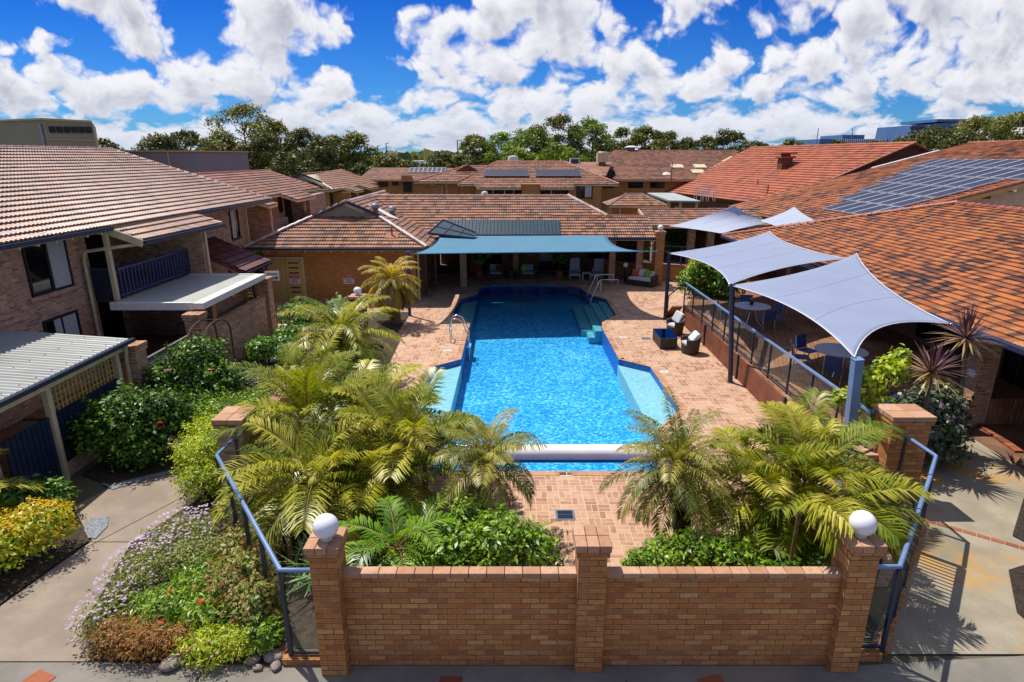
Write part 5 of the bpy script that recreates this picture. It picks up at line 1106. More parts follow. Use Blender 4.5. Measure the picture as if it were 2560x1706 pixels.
for i in range(7): b.bx(196.6, 226, 319.6, 319.9, 4 + i * 2.6, 5.2 + i * 2.6)
b.build('window_band', M['navy'], t)
t = thing('warehouse', 'distant blue roofed warehouse between the two tree belts', 'warehouse', (-40, 265, 0)); b = MB(); b.bx(-48, -34, 260, 290, 0, 4.0); b.build('wall', M['office_blue'], t); b = MB(); b.bx(-48.5, -33.5, 259.5, 290.5, 4.0, 5.0); b.build('roof', M['white'], t)
for x, y, h, lb in ((-10.2, 120, 9.6, 'tall distant lamp pole left of the middle tree belt'), (-6.1, 122, 8.4, 'shorter distant lamp pole against the middle tree belt'), (-24.5, 125, 9.2, 'distant power pole in the gap between tree belts, right one'), (-26.2, 125, 8.7, 'distant power pole in the gap between tree belts, left one')):
    t = thing('lamp_pole' if x > -20 else 'power_pole', lb, 'pole', (x, y, 0)); b = MB(); b.lathe([(.16, 0), (.10, h)], (x, y, 0), 8); b.build('pole', M['grey_metal'], t); b = MB(); b.bar((x - .1, y, h), (x + .9 if x > -20 else x + .6, y, h + .05), .16, .12); b.build('arm', M['grey_metal'], t)
# ================================================================== WALLS, FENCES, LAMPS
def wall_panel(label, x0, x1):
    t = thing('brick_wall', label, 'wall', ((x0 + x1) / 2, 6.98, 0))
    b = MB(); b.bx(x0, x1, 6.87, 6.99, -.02, 1.44); b.build('wall', M['brick_front'], t)
    b = MB(); n = round((x1 - x0) / .245); w = (x1 - x0) / n
    for i in range(n): b.bx(x0 + i * w + .004, x0 + (i + 1) * w - .004, 6.852, 7.008, 1.444, 1.52)
    b.build('coping', M['coping'], t, bev=.009)
wall_panel('left half of the front brick wall, between the lamp pillar and the plain pillar', -2.25, .86)
wall_panel('right half of the front brick wall, right of the plain middle pillar', 1.23, 4.37)
M['brick_front2'] = M['brick_front']
fp = [pillar('brick_pillar', 'front brick pillar at the left end of the wall, under a white globe', -2.6, -2.25, 6.69, 7.08, 2.05, M['brick_front'], M['coping']),
      pillar('brick_pillar', 'plain front brick pillar without a lamp in the middle of the wall', .86, 1.23, 6.74, 7.13, 2.05, M['brick_front'], M['coping']),
      pillar('brick_pillar', 'front brick pillar at the right end of the wall, globe half behind a frond', 4.37, 4.74, 6.74, 7.15, 2.05, M['brick_front'], M['coping'])]
pillar('brick_pillar', 'broad capped brick pillar where the left glass fence ends, by the lime bush', -5.82, -5.3, 11.0, 11.62, 1.88, M['brick_house'], M['coping'], blocks=2)
pillar('brick_pillar', 'broad capped brick pillar beside the cordylines at the right gate', 7.5, 8.26, 11.05, 11.65, 1.92, M['brick_front'], M['coping'], blocks=2)
pillar('brick_pillar', 'brown brick pillar carrying a globe in front of the pavilion doors', -5.95, -5.45, 21.9, 22.4, 1.88, M['brick_dark'], M['coping'])
pillar('brick_pillar', 'tall orange brick pillar with a globe beside the outdoor sofa', 7.75, 8.2, 33.0, 33.45, 2.95, M['brick_tan'], M['coping'])
t = thing('brick_wall', 'low garden wall with sloping coping behind the left palms', 'wall', (-5.6, 14, 0))
b = MB(); b.bx(-5.72, -5.5, 11.62, 21.9, 0, 1.22); b.build('wall', M['brick_house'], t); b = MB()
for i in range(41): b.bx(-5.75, -5.47, 11.63 + i * .25, 11.63 + i * .25 + .24, 1.22, 1.31)
b.build('coping', M['coping'], t, bev=.006)
gl = thing('globe_lamp', 'white globe lamp on the left front pillar', 'globe lamp', (-2.40, 6.86, 2.05), 0, None)
b = MB(); b.lathe([(.075, 0), (.075, .03), (.06, .045)], n=16); b.build('collar', M['white'], gl, local=True); b = MB(); b.sph((0, 0, .185), .165, 28, 18); b.build('globe', M['globe'], gl, local=True, smooth=True)
for loc, sc, lb in (((4.56, 6.93, 2.05), 1, 'white globe lamp behind a palm frond on the right front pillar'), ((-5.7, 22.15, 1.88), .9, 'white globe lamp on the brown pillar before the pavilion doors'), ((7.97, 33.2, 2.95), .95, 'white globe lamp on the tall orange pillar by the outdoor sofa')):
    dup(gl, loc, 0, lb, None, sc)
t = thing('bollard_lamp', 'short dark bollard with a small white globe left of the outdoor sofa', 'bollard lamp', (6.35, 34.0, 0)); b = MB(); b.lathe([(.06, 0), (.05, .85)], (6.35, 34, 0), 10); b.build('post', M['navy_dark'], t); b = MB(); b.sph((6.35, 34, .98), .14, 18, 12); b.build('globe', M['globe'], t, smooth=True)
# glass fences
t = thing('glass_fence', 'glass pool fence with slate blue rail running back from the left front pillar', 'fence', (-4, 8.5, 0))
fence_run(t, [(-2.6, 6.95), (-3.1, 6.95), (-5.47, 10.24), (-5.45, 11.0)], .12, 1.5, step=1.05)
b = MB(); b.bx(-3.2, -2.6, 6.86, 7.05, -.02, .1); b.bar((-3.15, 6.98, .04), (-5.45, 10.2, .04), .14, .12); b.build('plinth', M['brick_front'], t)
t = thing('glass_fence', 'glass pool fence with slate blue rail along the right driveway', 'fence', (6.5, 8.6, 0))
fence_run(t, [(4.74, 7.02), (5.23, 7.02), (6.35, 8.38)], .15, 1.5, step=1.0)
fence_run(t, [(7.25, 9.48), (7.83, 10.2), (7.8, 11.05)], .15, 1.5, step=1.0)
b = MB(); b.bar((4.74, 7.02, .05), (5.2, 7.02, .05), .16, .14); b.bar((5.25, 7.05, .05), (7.83, 10.2, .05), .14, .1); b.build('plinth', M['brick_front'], t)
t = thing('barred_gate', 'barred metal gate in the right pool fence casting a striped shadow', 'gate', (6.8, 8.9, 0))
a, c = V(6.37, 8.41, 0), V(7.23, 9.45, 0); b = MB(); b.tube([a + V(0, 0, 1.5), c + V(0, 0, 1.5)], .034, 10); b.build('top_rail', M['navy_rail'], t); b = MB()
for z in (.16, 1.36): b.bar(a + V(0, 0, z), c + V(0, 0, z), .04, .05)
for f in (0, 1): b.bar(a.lerp(c, f) + V(0, 0, .1), a.lerp(c, f) + V(0, 0, 1.48), .05, .05, up=(0, 1, 0))
b.build('frame', M['navy_dark'], t); b = MB()
for i in range(1, 13): p = a.lerp(c, i / 13); b.bar(p + V(0, 0, .16), p + V(0, 0, 1.36), .024, .024, up=(0, 1, 0))
b.build('bars', M['navy_dark'], t)
t = thing('handrail', 'dark bent handrail beside the timber landing behind the right gate', 'handrail', (6.6, 10.3, 0)); b = MB(); b.tube([(5.9, 10.7, .0), (5.9, 10.7, .85), (6.9, 10.1, .9), (7.3, 9.9, .85), (7.35, 9.85, .7), (7.35, 9.85, 0)], .022, 8); b.build('rail', M['navy_dark'], t, auto=50)
t = thing('timber_landing', 'red brown timber board landing behind the right glass fence', 'landing', (6.5, 9.5, 0)); b = MB()
for i in range(8): o = V(5.55 + i * .105, 8.1 + i * .13, 0); b.bar(o + V(.0, .0, .07), o + V(-.75, .95, .07) * 1 + V(0, 0, .0), .15, .03)
b.build('boards', M['timber'], t); b = MB(); b.bar((5.9, 9.95, .06), (7.5, 10.2, .06), .16, .16); b.build('edge_beam', M['cream'], t)
# ---- raised terrace on the right
t = thing('raised_terrace', 'raised brick paved terrace with red brown timber side boards', 'terrace', (9.4, 18, 0))
b = MB(); b.prism([(7.14, 11.5), (8.5, 12.4), (11.9, 14.8), (14, 14.9), (14, 33), (11, 33), (7.3, 25.1)], -.02, .74); b.build('floor', M['paver_terrace'], t)
b = MB()
for y0, y1 in ((11.5, 14.8), (14.82, 18.4), (18.42, 22.0), (22.02, 25.1)):
    x0, x1 = 7.05 + .015 * (y0 - 11), 7.05 + .015 * (y1 - 11)
    for k in range(3): b.bar((x0 + .03, y0, .13 + k * .245), (x1 + .03, y1, .13 + k * .245), .05, .238)
b.build('side_boards', M['timber'], t)
b = MB()
for y in (11.55, 14.8, 18.38, 22, 25.1): x = 7.05 + .015 * (y - 11); b.bx(x - .045, x + .02, y - .05, y + .05, 0, .8)
b.build('board_post', M['navy_dark'], t)
b = MB(); b.bx(6.95, 7.5, 11.3, 11.48, 0, .95); b.bar((7.1, 11.4, .5), (8.5, 12.3, .5), .2, 1.0); b.build('end_wall', M['brick_house'], t)
t = thing('terrace_balustrade', 'glass balustrade with slate blue flat rail along the pool side of the terrace', 'fence', (7.2, 18, .74))
fence_run(t, [(8.45, 12.5), (7.35, 11.55), (7.2, 25.0)], .82, 1.78, step=1.22, flat=True, pw=.045)
t = thing('ramp_handrail', 'short dark handrail with slanting bar at the far end of the terrace balustrade', 'handrail', (7, 26, 0)); b = MB(); b.tube([(6.85, 26.2, .05), (6.85, 26.2, .95), (7.25, 25.3, 1.7)], .025, 8); b.build('rail', M['navy_dark'], t, auto=50)
b = MB(); b.slab([(6.75, 26.3, .02), (7.2, 26.3, .02), (7.2, 25.15, .74), (6.75, 25.15, .74)], .05); b.build('ramp_side', M['timber'], t)
# low brick wall, rails and brick edging near the sofa
t = thing('brick_wall', 'low brick wall curving behind the outdoor sofa', 'wall', (7, 35.3, 0)); b = MB()
for a, c in (((5.3, 36.2), (6.9, 35.2)), ((6.9, 35.2), (9.6, 34.2)), ((9.6, 34.2), (11.2, 31.5))): b.bar((*a, .45), (*c, .45), .22, .9)
b.build('wall', M['brick_tan'], t); b = MB()
for a, c in (((5.3, 36.2), (6.9, 35.2)), ((6.9, 35.2), (9.6, 34.2)), ((9.6, 34.2), (11.2, 31.5))): b.bar((*a, .93), (*c, .93), .27, .06)
b.build('coping', M['coping'], t)
t = thing('terrace_railing', 'dark post and rail fence on the low wall behind the sofa', 'fence', (8, 35, .9)); b = MB()
for x, y in ((5.4, 36.1), (6.9, 35.2), (9.5, 34.25), (11, 31.9)): b.bx(x - .04, x + .04, y - .04, y + .04, .9, 2.0)
for a, c in (((5.4, 36.1), (6.9, 35.2)), ((6.9, 35.2), (9.5, 34.25)), ((9.5, 34.25), (11, 31.9))): b.bar((*a, 1.95), (*c, 1.95), .05, .05); b.bar((*a, 1.05), (*c, 1.05), .04, .04)
b.build('rails', M['navy_dark'], t)
# ================================================================== SAILS AND POSTS
def sail(name, label, pts, sags, mat, sag_mid=.0, n=26, group=None):
    P = [V(p) for p in pts]; ctr = sum(P, V(0, 0, 0)) / 4
    t = thing(name, label, 'shade sail', (ctr.x, ctr.y, min(p.z for p in P)), 0, group)
    def edge(i, f):
        a, c = P[i], P[(i + 1) % 4]; m = (a + c) / 2; inn = (ctr - m); inn.z *= .3
        s = sags[i]; q = a.lerp(c, f); return q + inn * (s * 4 * f * (1 - f))
    vs = []; fs = []
    for i in range(n + 1):
        u = i / n
        for j in range(n + 1):
            v = j / n
            p = (edge(0, u) * (1 - v) + edge(2, 1 - u) * v) + (edge(3, 1 - v) * (1 - u) + edge(1, v) * u) - (P[0] * (1 - u) * (1 - v) + P[1] * u * (1 - v) + P[2] * u * v + P[3] * (1 - u) * v)
            p.z -= sag_mid * 16 * u * (1 - u) * v * (1 - v); vs.append(p)
    for i in range(n):
        for j in range(n): a = i * (n + 1) + j; fs.append((a, a + n + 1, a + n + 2, a + 1))
    b = MB(); b.add(vs, fs); o = b.build('cloth', mat, t, smooth=True); so = o.modifiers.new('t', 'SOLIDIFY'); so.thickness = .006
    r = MB()
    for i in range(4): r.tube([edge(i, k / 16) for k in range(17)], .013, 6)
    r.build('edge_rope', M['rope'], t, smooth=True)
    for us in (.34, .67):
        k = int(us * n); q = MB(); q.tube([V(vs[k * (n + 1) + j]) + V(0, 0, .001) for j in range(n + 1)], .006, 4); q.build('seam', mat, t)
    for p in P: f = MB(); f.sph(p, .04, 8, 6); f.build('corner_fitting', M['steel'], t, smooth=True)
    return t
sail('shade_sail', 'nearest grey shade sail, drawn to a peak over the terrace tables', [(6.52, 17.9, 3.12), (6.72, 11.4, 3.02), (11.15, 15.0, 2.72), (12.75, 22.6, 3.35)], (.22, .30, .24, .16), M['sail_grey'], .04)
sail('shade_sail', 'second grey shade sail, hung between the two far posts of the terrace', [(6.62, 25.9, 2.86), (6.5, 18.0, 3.12), (12.3, 22.4, 3.2), (12.5, 30.0, 3.3)], (.22, .16, .22, .18), M['sail_grey'], .04)
sail('shade_sail', 'far left small grey shade sail in front of the tiled walkway', [(9.4, 37.0, 2.8), (11.5, 33.8, 2.75), (14.9, 36.0, 3.1), (12.9, 36.2, 4.05)], (.08, .08, .10, .14), M['sail_pale'])
sail('shade_sail', 'far right small grey shade sail, peaked above the roof ridge', [(13.6, 34.0, 3.42), (14.2, 31.4, 3.1), (15.5, 31.1, 3.55), (15.35, 34.0, 4.15)], (.08, .1, .12, .14), M['sail_pale'])
# the blue sail: six corners
t = thing('shade_sail', 'wide sky blue shade sail between the pavilion eave and the pool', 'shade sail', (0, 29, 2.8))
cl = [V(-4.15, 25.9, 2.84), V(6.35, 26.6, 2.84)]; bk = [V(-3.75, 32.3, 2.80), V(5.0, 32.55, 2.80)]
n = 40; vs = []; fs = []; m = 20
def bez(p, c, q, f): return p * (1 - f) ** 2 + c * (2 * f * (1 - f)) + q * f * f
def front(f): return bez(cl[0], V(1.1, 26.75, 2.80), cl[1], f)
def back(f): return bez(bk[0], V(.5, 32.5, 2.78), bk[1], f)
def left(f): return bez(cl[0], V(-3.5, 28.5, 2.72), bk[0], f)
def right(f): return bez(cl[1], V(4.3, 27.0, 2.70), bk[1], f)
for i in range(n + 1):
    u = i / n
    for j in range(m + 1):
        v = j / m; p = front(u) * (1 - v) + back(u) * v + left(v) * (1 - u) + right(v) * u - (cl[0] * (1 - u) * (1 - v) + cl[1] * u * (1 - v) + bk[0] * (1 - u) * v + bk[1] * u * v)
        p.z -= .08 * 16 * u * (1 - u) * v * (1 - v); vs.append(p)
for i in range(n):
    for j in range(m): a = i * (m + 1) + j; fs.append((a, a + m + 1, a + m + 2, a + 1))
b = MB(); b.add(vs, fs); o = b.build('cloth', M['sail_blue'], t, smooth=True); so = o.modifiers.new('t', 'SOLIDIFY'); so.thickness = .006
r = MB(); r.tube([vs[i * (m + 1)] for i in range(n + 1)], .02, 6); r.tube(vs[-(m + 1):], .014, 6); r.tube(vs[:m + 1], .014, 6); r.build('edge_rope', M['sail_blue'], t)
r = MB(); r.bar(cl[1], (6.62, 26.0, 2.9), .02, .02); r.bar(cl[0], (-4.45, 26.3, 2.85), .02, .02); r.build('stay_cable', M['steel'], t)
def post(label, base, top, r, mat, sq=False):
    t = thing('sail_post', label, 'post', base); b = MB()
    if sq: b.bar(base, top, 2 * r, 2 * r, up=(0, 1, 0))
    else: b.tube([base, top], r, 14)
    b.build('post', mat, t, auto=40); b = MB(); d = (V(top) - V(base)).normalized()
    if sq: b.bar(top, V(top) + d * .012, 2 * r + .02, 2 * r + .02, up=(0, 1, 0))
    else: b.lathe([(r * 1.1, 0), (r * 1.1, .012), (.001, .03)], top, 14)
    b.build('cap', mat, t); b = MB(); b.bx(base[0] - r * 1.6, base[0] + r * 1.6, base[1] - r * 1.6, base[1] + r * 1.6, base[2] - .01, base[2] + .015); b.build('base_plate', M['grey_metal'], t)
post('tall dark navy post where the blue sail and the second grey sail meet', (6.66, 25.8, 0), (6.66, 25.85, 2.9), .075, M['navy_dark'])
post('leaning navy post between the two nearest grey sails', (6.86, 18.05, 0), (6.55, 17.9, 3.15), .075, M['navy'])
post('thick square slate blue post at the near corner of the nearest sail', (7.0, 11.5, .1), (6.76, 11.36, 3.0), .085, M['navy_rail'], True)
post('bright blue post beside the far left palm holding the blue sail', (-4.55, 26.4, 0), (-4.45, 26.3, 2.85), .07, M['blue_rail'])
# ================================================================== POOL FITTINGS
t = thing('cover_roller', 'long white pool blanket roller lying across the near end of the pool', 'pool cover roller', (1, 13, 0))
b = MB(); b.tube([(-1.7, 13.0, .12), (3.6, 13.0, .12)], .21, 24); b.build('roll', M['roll_white'], t, auto=50)
b = MB(); vs = []; 
for k in range(7):
    a = R(200 + k * 14); 
    for x in (-1.7, 3.6): vs.append((x, 13.0 + .218 * math.cos(a), .12 + .218 * math.sin(a)))
b.add(vs, [(2 * k, 2 * k + 1, 2 * k + 3, 2 * k + 2) for k in range(6)]); b.build('underside', M['roll_navy'], t)
for x, xe in ((-2.0, -1.7), (3.85, 3.6)): b = MB(); b.bx(x - .05, x + .05, 12.7, 13.3, 0, .05); b.bar((x, 12.75, .03), (x, 13, .2), .05, .05); b.bar((x, 13.25, .03), (x, 13, .2), .05, .05); b.tube([(x, 13, .14), (xe, 13, .14)], .04, 10); b.build('stand', M['steel'], t)
t = thing('pool_ladder', 'stainless steel pool ladder on the left pool edge', 'pool ladder', (-1.95, 22.6, 0))
b = MB()
for y in (22.3, 22.85): b.tube([(-2.35, y, 0), (-2.35, y, .75), (-2.28, y, .9), (-2.1, y, .95), (-1.9, y, .85), (-1.66, y, .3), (-1.64, y, -.9)], .024, 10)
b.build('rails', M['steel'], t, auto=50); b = MB()
for z in (-.2, -.5, -.8): b.bx(-1.7, -1.58, 22.3, 22.85, z - .015, z + .015)
b.bar((-2.35, 22.3, .45), (-2.35, 22.85, .45), .03, .03); b.build('treads', M['white'], t)
t = thing('pool_handrail', 'pair of steel handrails leading into the pool steps', 'handrail', (4.4, 30, 0)); b = MB()
for y in (30.2, 31.6): b.tube([(5.3, y, 0), (5.3, y, .88), (4.4, y, .88), (3.9, y - .7, .05), (3.82, y - .8, -.5)], .025, 8); b.tube([(4.45, y, 0), (4.45, y, .88)], .02, 8)
b.build('rails', M['steel'], t, auto=50)
t = thing('depth_marker', 'small white depth tile reading 1.5m at the near pool edge', 'depth marker', (1.2, 12.22, 0)); b = MB(); b.bx(1.06, 1.34, 12.13, 12.3, 0, .008); b.build('tile', M['white'], t); text('lettering', '1.5m', .13, (1.2, 12.215, .0095), M['ink'], t, rot=(0, 0, 0))
for x, y, lb in ((4.35, 23.0, 'white marker tile right of the pool beside the steps'), (5.0, 19.0, 'white marker tile near the right pool shelf'), (4.95, 28.4, 'white marker tile on the shaded paving by the steps'), (-2.35, 21.3, 'white marker tile left of the pool behind the ladder'), (3.95, 33.0, 'white marker tile at the far right pool corner')):
    t = thing('marker_tile', lb, 'depth marker', (x, y, 0)); b = MB(); b.bx(x - .14, x + .14, y - .1, y + .1, 0, .008); b.build('tile', M['white'], t); b = MB(); b.bx(x - .09, x + .09, y - .02, y + .02, .008, .0095); b.build('mark', M['office_blue'], t)
t = thing('drain_cover', 'grey green drain cover in the paving before the middle pillar', 'drain cover', (1.05, 10.6, 0)); b = MB(); b.bx(.86, 1.24, 10.42, 10.78, .004, .012); b.build('frame', M['grey_metal'], t)
b = MB(); b.bx(.90, 1.20, 10.46, 10.6, .012, .016); b.bx(.90, 1.20, 10.615, 10.74, .012, .016); b.build('lid', M['glass_dark'], t)
t = thing('drain_cover', 'small green drain cover on the paving right of the pool', 'drain cover', (5.25, 22.9, 0)); b = MB(); b.bx(5.05, 5.4, 22.7, 23.0, .004, .01); b.build('lid', M['grey_metal'], t)
# ================================================================== FURNITURE
def tub_chair(name, label, loc, rz):
    t = thing(name, label, 'armchair', (0, 0, 0)); n = 20; vs = []; fs = []
    ang = [R(-50 + 280 * i / n) for i in range(n + 1)]          # open towards -y
    for a in ang:
        back = max(0, math.sin(a)); h = .56 + .2 * back
        for r_, z in ((.31, .03), (.37, h), (.31, h), (.27, .3)): vs.append((r_ * math.cos(a), r_ * math.sin(a) * .98, z))
    for i in range(n):
        for j in range(3): q = i * 4 + j; fs.append((q, q + 4, q + 5, q + 1))
    fs += [(0, 1, 2, 3), tuple(4 * n + k for k in (3, 2, 1, 0))]
    b = MB(); b.add(vs, fs); b.build('shell', M['wicker'], t, local=True, auto=45)
    b = MB(); b.lathe([(.30, .03), (.30, .3), (.001, .3)], (0, 0, 0), 20); b.build('base', M['wicker'], t, local=True)
    b = MB(); b.ob((0, -.02, .37), (.46, .48, .13)); b.build('seat_cushion', M['cushion_grey'], t, local=True, bev=.05, bseg=3)
    return t
t = tub_chair('tub_armchair', 'dark wicker tub armchair holding a pale square cushion, farther from the camera', None, 0); t.location = (6.5, 23.5, 0); t.rotation_euler = (0, 0, R(-60))
t2 = dup(t, (6.42, 21.05, 0), R(-80), 'dark wicker tub armchair nearest the camera, against the timber boards')
def cushion(label, loc, mat, sz=.42, rot=(0, 0, 0)):
    b = MB(); b.ob((0, 0, 0), (sz, .14, sz)); o = b.build('cushion', mat, None, local=True, bev=.06, bseg=3); o.location = loc; o.rotation_euler = rot; tag(o, label, 'cushion'); return o
cushion('pale square cushion leaning in the farther tub armchair', (6.62, 23.6, .67), M['cushion_white'], .44, (R(-22), R(12), R(-60)))
cushion('pale cushion lying in the nearest tub armchair', (6.55, 21.08, .6), M['cushion_white'], .4, (R(-38), R(10), R(-80)))
t = thing('coffee_table', 'low dark wicker coffee table with glass top beside the tub armchairs', 'coffee table', (5.75, 22.1, 0)); b = MB(); b.bx(5.44, 6.06, 21.45, 22.75, .02, .42); b.build('body', M['wicker'], t, bev=.015)
b = MB(); b.bx(5.42, 6.08, 21.43, 22.77, .42, .435); b.build('glass_top', M['glass_dark'], t)
def sofa(name, label, cat, w, loc, rz, cush):
    t = thing(name, label, cat, loc, rz); d = .78
    b = MB(); b.bx(-w / 2, w / 2, -d / 2, d / 2, .03, .3); b.bx(-w / 2, -w / 2 + .14, -d / 2 + .002, d / 2 - .002, .3, .6); b.bx(w / 2 - .14, w / 2, -d / 2 + .002, d / 2 - .002, .3, .6); b.bx(-w / 2 + .14, w / 2 - .14, d / 2 - .16, d / 2 - .003, .3, .72); b.build('frame', M['wicker'], t, local=True, bev=.02)
    b = MB(); b.bx(-w / 2 + .15, w / 2 - .15, -d / 2 + .0, d / 2 - .18, .305, .45); b.build('seat_cushion', cush, t, local=True, bev=.04, bseg=3)
    k = max(1, round((w - .3) / .62)); ww = (w - .3) / k
    for i in range(k): b = MB(); b.ob((-w / 2 + .15 + ww * (i + .5), d / 2 - .25, .62), (ww - .02, .15, .36), Matrix.Rotation(R(-12), 3, 'X')); b.build('back_cushion', cush, t, local=True, bev=.05, bseg=3)
    return t
sofa('outdoor_sofa', 'dark wicker outdoor sofa with white seat and bright cushions by the orange pillar', 'sofa', 1.6, (7.15, 33.2, 0), R(-36), M['cushion_white'])
cushion('orange cushion on the outdoor sofa', (6.85, 33.5, .66), M['cushion_orange'], .42, (R(-15), 0, R(-30))); cushion('lime green cushion on the outdoor sofa', (7.42, 33.1, .66), M['cushion_green'], .4, (R(-15), R(20), R(-40))); cushion('white cushion in the middle of the outdoor sofa', (7.16, 33.36, .68), M['cushion_white'], .4, (R(-18), 0, R(-36)))
sofa('verandah_armchair', 'dark verandah armchair with slate cushions and a red throw pillow, left one', 'armchair', .95, (-.98, 35.15, 0), R(4), M['cushion_dark']); sofa('verandah_armchair', 'dark verandah armchair with slate cushions and a green pillow, right one', 'armchair', .95, (.92, 35.15, 0), R(-4), M['cushion_dark'])
cushion('dark red pillow on the left verandah armchair', (-.72, 35.1, .62), plain('dark_red_cushion', S('#6a2a22'), .9), .36, (R(-18), 0, 0)); cushion('green pillow on the right verandah armchair', (.68, 35.0, .62), M['cushion_green'], .36, (R(-18), 0, 0))
t = thing('side_table', 'low round dark side table between the verandah armchairs', 'side table', (-.06, 35.3, 0)); b = MB(); b.lathe([(.28, .02), (.26, .4)], (-.06, 35.3, 0), 18); b.build('drum', M['wicker'], t); b = MB(); b.lathe([(.31, .4), (.31, .43)], (-.06, 35.3, 0), 18); b.build('top', M['glass_dark'], t)
def lounger():
    t = thing('sun_lounger', 'grey sun lounger with raised back, nearer the flower pot', 'sun lounger', (0, 0, 0)); b = MB()
    b.bx(-.32, .32, -.75, .35, .27, .31); b.build('frame', M['cushion_grey'], t, local=True)
    b = MB(); b.bx(-.29, .29, -.74, .33, .31, .39); b.build('seat_pad', M['cushion_grey'], t, local=True, bev=.03)
    b = MB(); b.ob((0, .53, .68), (.58, .08, .86), Matrix.Rotation(R(-28), 3, 'X')); b.build('back_pad', M['cushion_grey'], t, local=True, bev=.03)
    for x in (-.29, .29):
        for y in (-.68, .3): b = MB(); b.bx(x - .03, x + .03, y - .03, y + .03, 0, .27); b.build('leg', M['grey_metal'], t, local=True)
        b = MB(); b.bx(x - .03, x + .03, -.1, .35, .5, .54); b.bx(x - .025, x + .025, -.1, -.06, .3, .5); b.build('armrest', M['grey_metal'], t, local=True)
    return t
lo = lounger(); lo.location = (3.65, 35.2, 0); lo.rotation_euler = (0, 0, R(-4)); dup(lo, (4.95, 35.0, 0), R(-14), 'grey sun lounger with raised back, the right one by the pool handrail')
t = thing('side_table', 'small white side table between the two sun loungers', 'side table', (4.3, 34.9, 0)); b = MB(); b.bx(4.05, 4.55, 34.65, 35.1, .36, .4); b.build('top', M['white'], t)
for x in (4.08, 4.52):
    for y in (34.68, 35.07): b = MB(); b.bx(x - .02, x + .02, y - .02, y + .02, 0, .36); b.build('leg', M['white'], t)
# terrace tables and chairs
def rtable(loc, r, label):
    t = thing('round_table', label, 'table', loc); b = MB(); b.lathe([(r - .02, .70), (r, .715), (r, .735), (.001, .74)], (0, 0, 0), 36); b.build('top', M['table_grey'], t, local=True, auto=40)
    for i in range(4):
        a = R(45 + 90 * i); b = MB(); b.tube([(.12 * math.cos(a), .12 * math.sin(a), .70), (.2 * math.cos(a), .2 * math.sin(a), .3), (.42 * math.cos(a), .42 * math.sin(a), 0)], .02, 8); b.build('leg', M['steel'], t, local=True, auto=60)
    return t
rtable((8.95, 22.2, .74), .66, 'round grey table with a small flower pot under the second grey sail'); rtable((9.45, 16.75, .74), .70, 'round grey table half hidden by the nearest grey sail')
t = thing('flower_pot', 'small dark pot of pink flowers on the far round table', 'flower pot', (8.95, 22.3, 1.48)); b = MB(); b.lathe([(.06, 0), (.09, .14)], (8.95, 22.3, 1.48), 12); b.build('pot', M['navy_dark'], t)
PLANT_POT = t
def chair():
    t = thing('sling_chair', 'dark blue sling chair', 'chair', (0, 0, 0)); b = MB(); b.bx(-.23, .23, -.22, .22, .43, .455); b.build('seat', M['chair_blue'], t, local=True, bev=.01)
    b = MB(); b.ob((0, .25, .67), (.44, .03, .42), Matrix.Rotation(R(-10), 3, 'X')); b.build('backrest', M['chair_blue'], t, local=True, bev=.01)
    for x in (-.23, .23):
        b = MB(); b.tube([(x, -.22, 0), (x, -.2, .43)], .016, 6); b.build('leg', M['steel'], t, local=True)
        b = MB(); b.tube([(x, .27, 0), (x, .21, .44), (x, .29, .88)], .016, 6); b.build('leg', M['steel'], t, local=True)
    return t
ch = chair(); first = True
for (tx, ty, rad, name, dirs) in ((8.95, 22.2, .95, 'far', (('left', 175), ('camera side', -80), ('near right', -28), ('right', 15), ('far', 80))), (9.45, 16.75, 1.02, 'near', (('left', 165), ('front left', -125), ('front right', -60), ('far left', 120)))):
    for nm, d in dirs:
        o = ch if first else dup(ch, (0, 0, 0)); first = False; a = R(d); o.location = (tx + rad * math.cos(a), ty + rad * math.sin(a), .74); o.rotation_euler = (0, 0, a - R(90))
        o['label'] = f'dark blue sling chair, {nm} side of the ' + ('table with the flower pot' if name == 'far' else 'table half under the nearest sail'); o['group'] = 'sling chairs on the terrace'
def potted(label, loc, h, mat, seed, pr=.2):
    t = thing('potted_plant', label, 'potted plant', loc); b = MB(); b.lathe([(pr * .7, 0), (pr, .38), (pr * 1.05, .42), (pr * .9, .42), (pr * .85, .36), (.001, .36)], loc, 16); b.build('pot', M['terracotta'], t, auto=40); return t
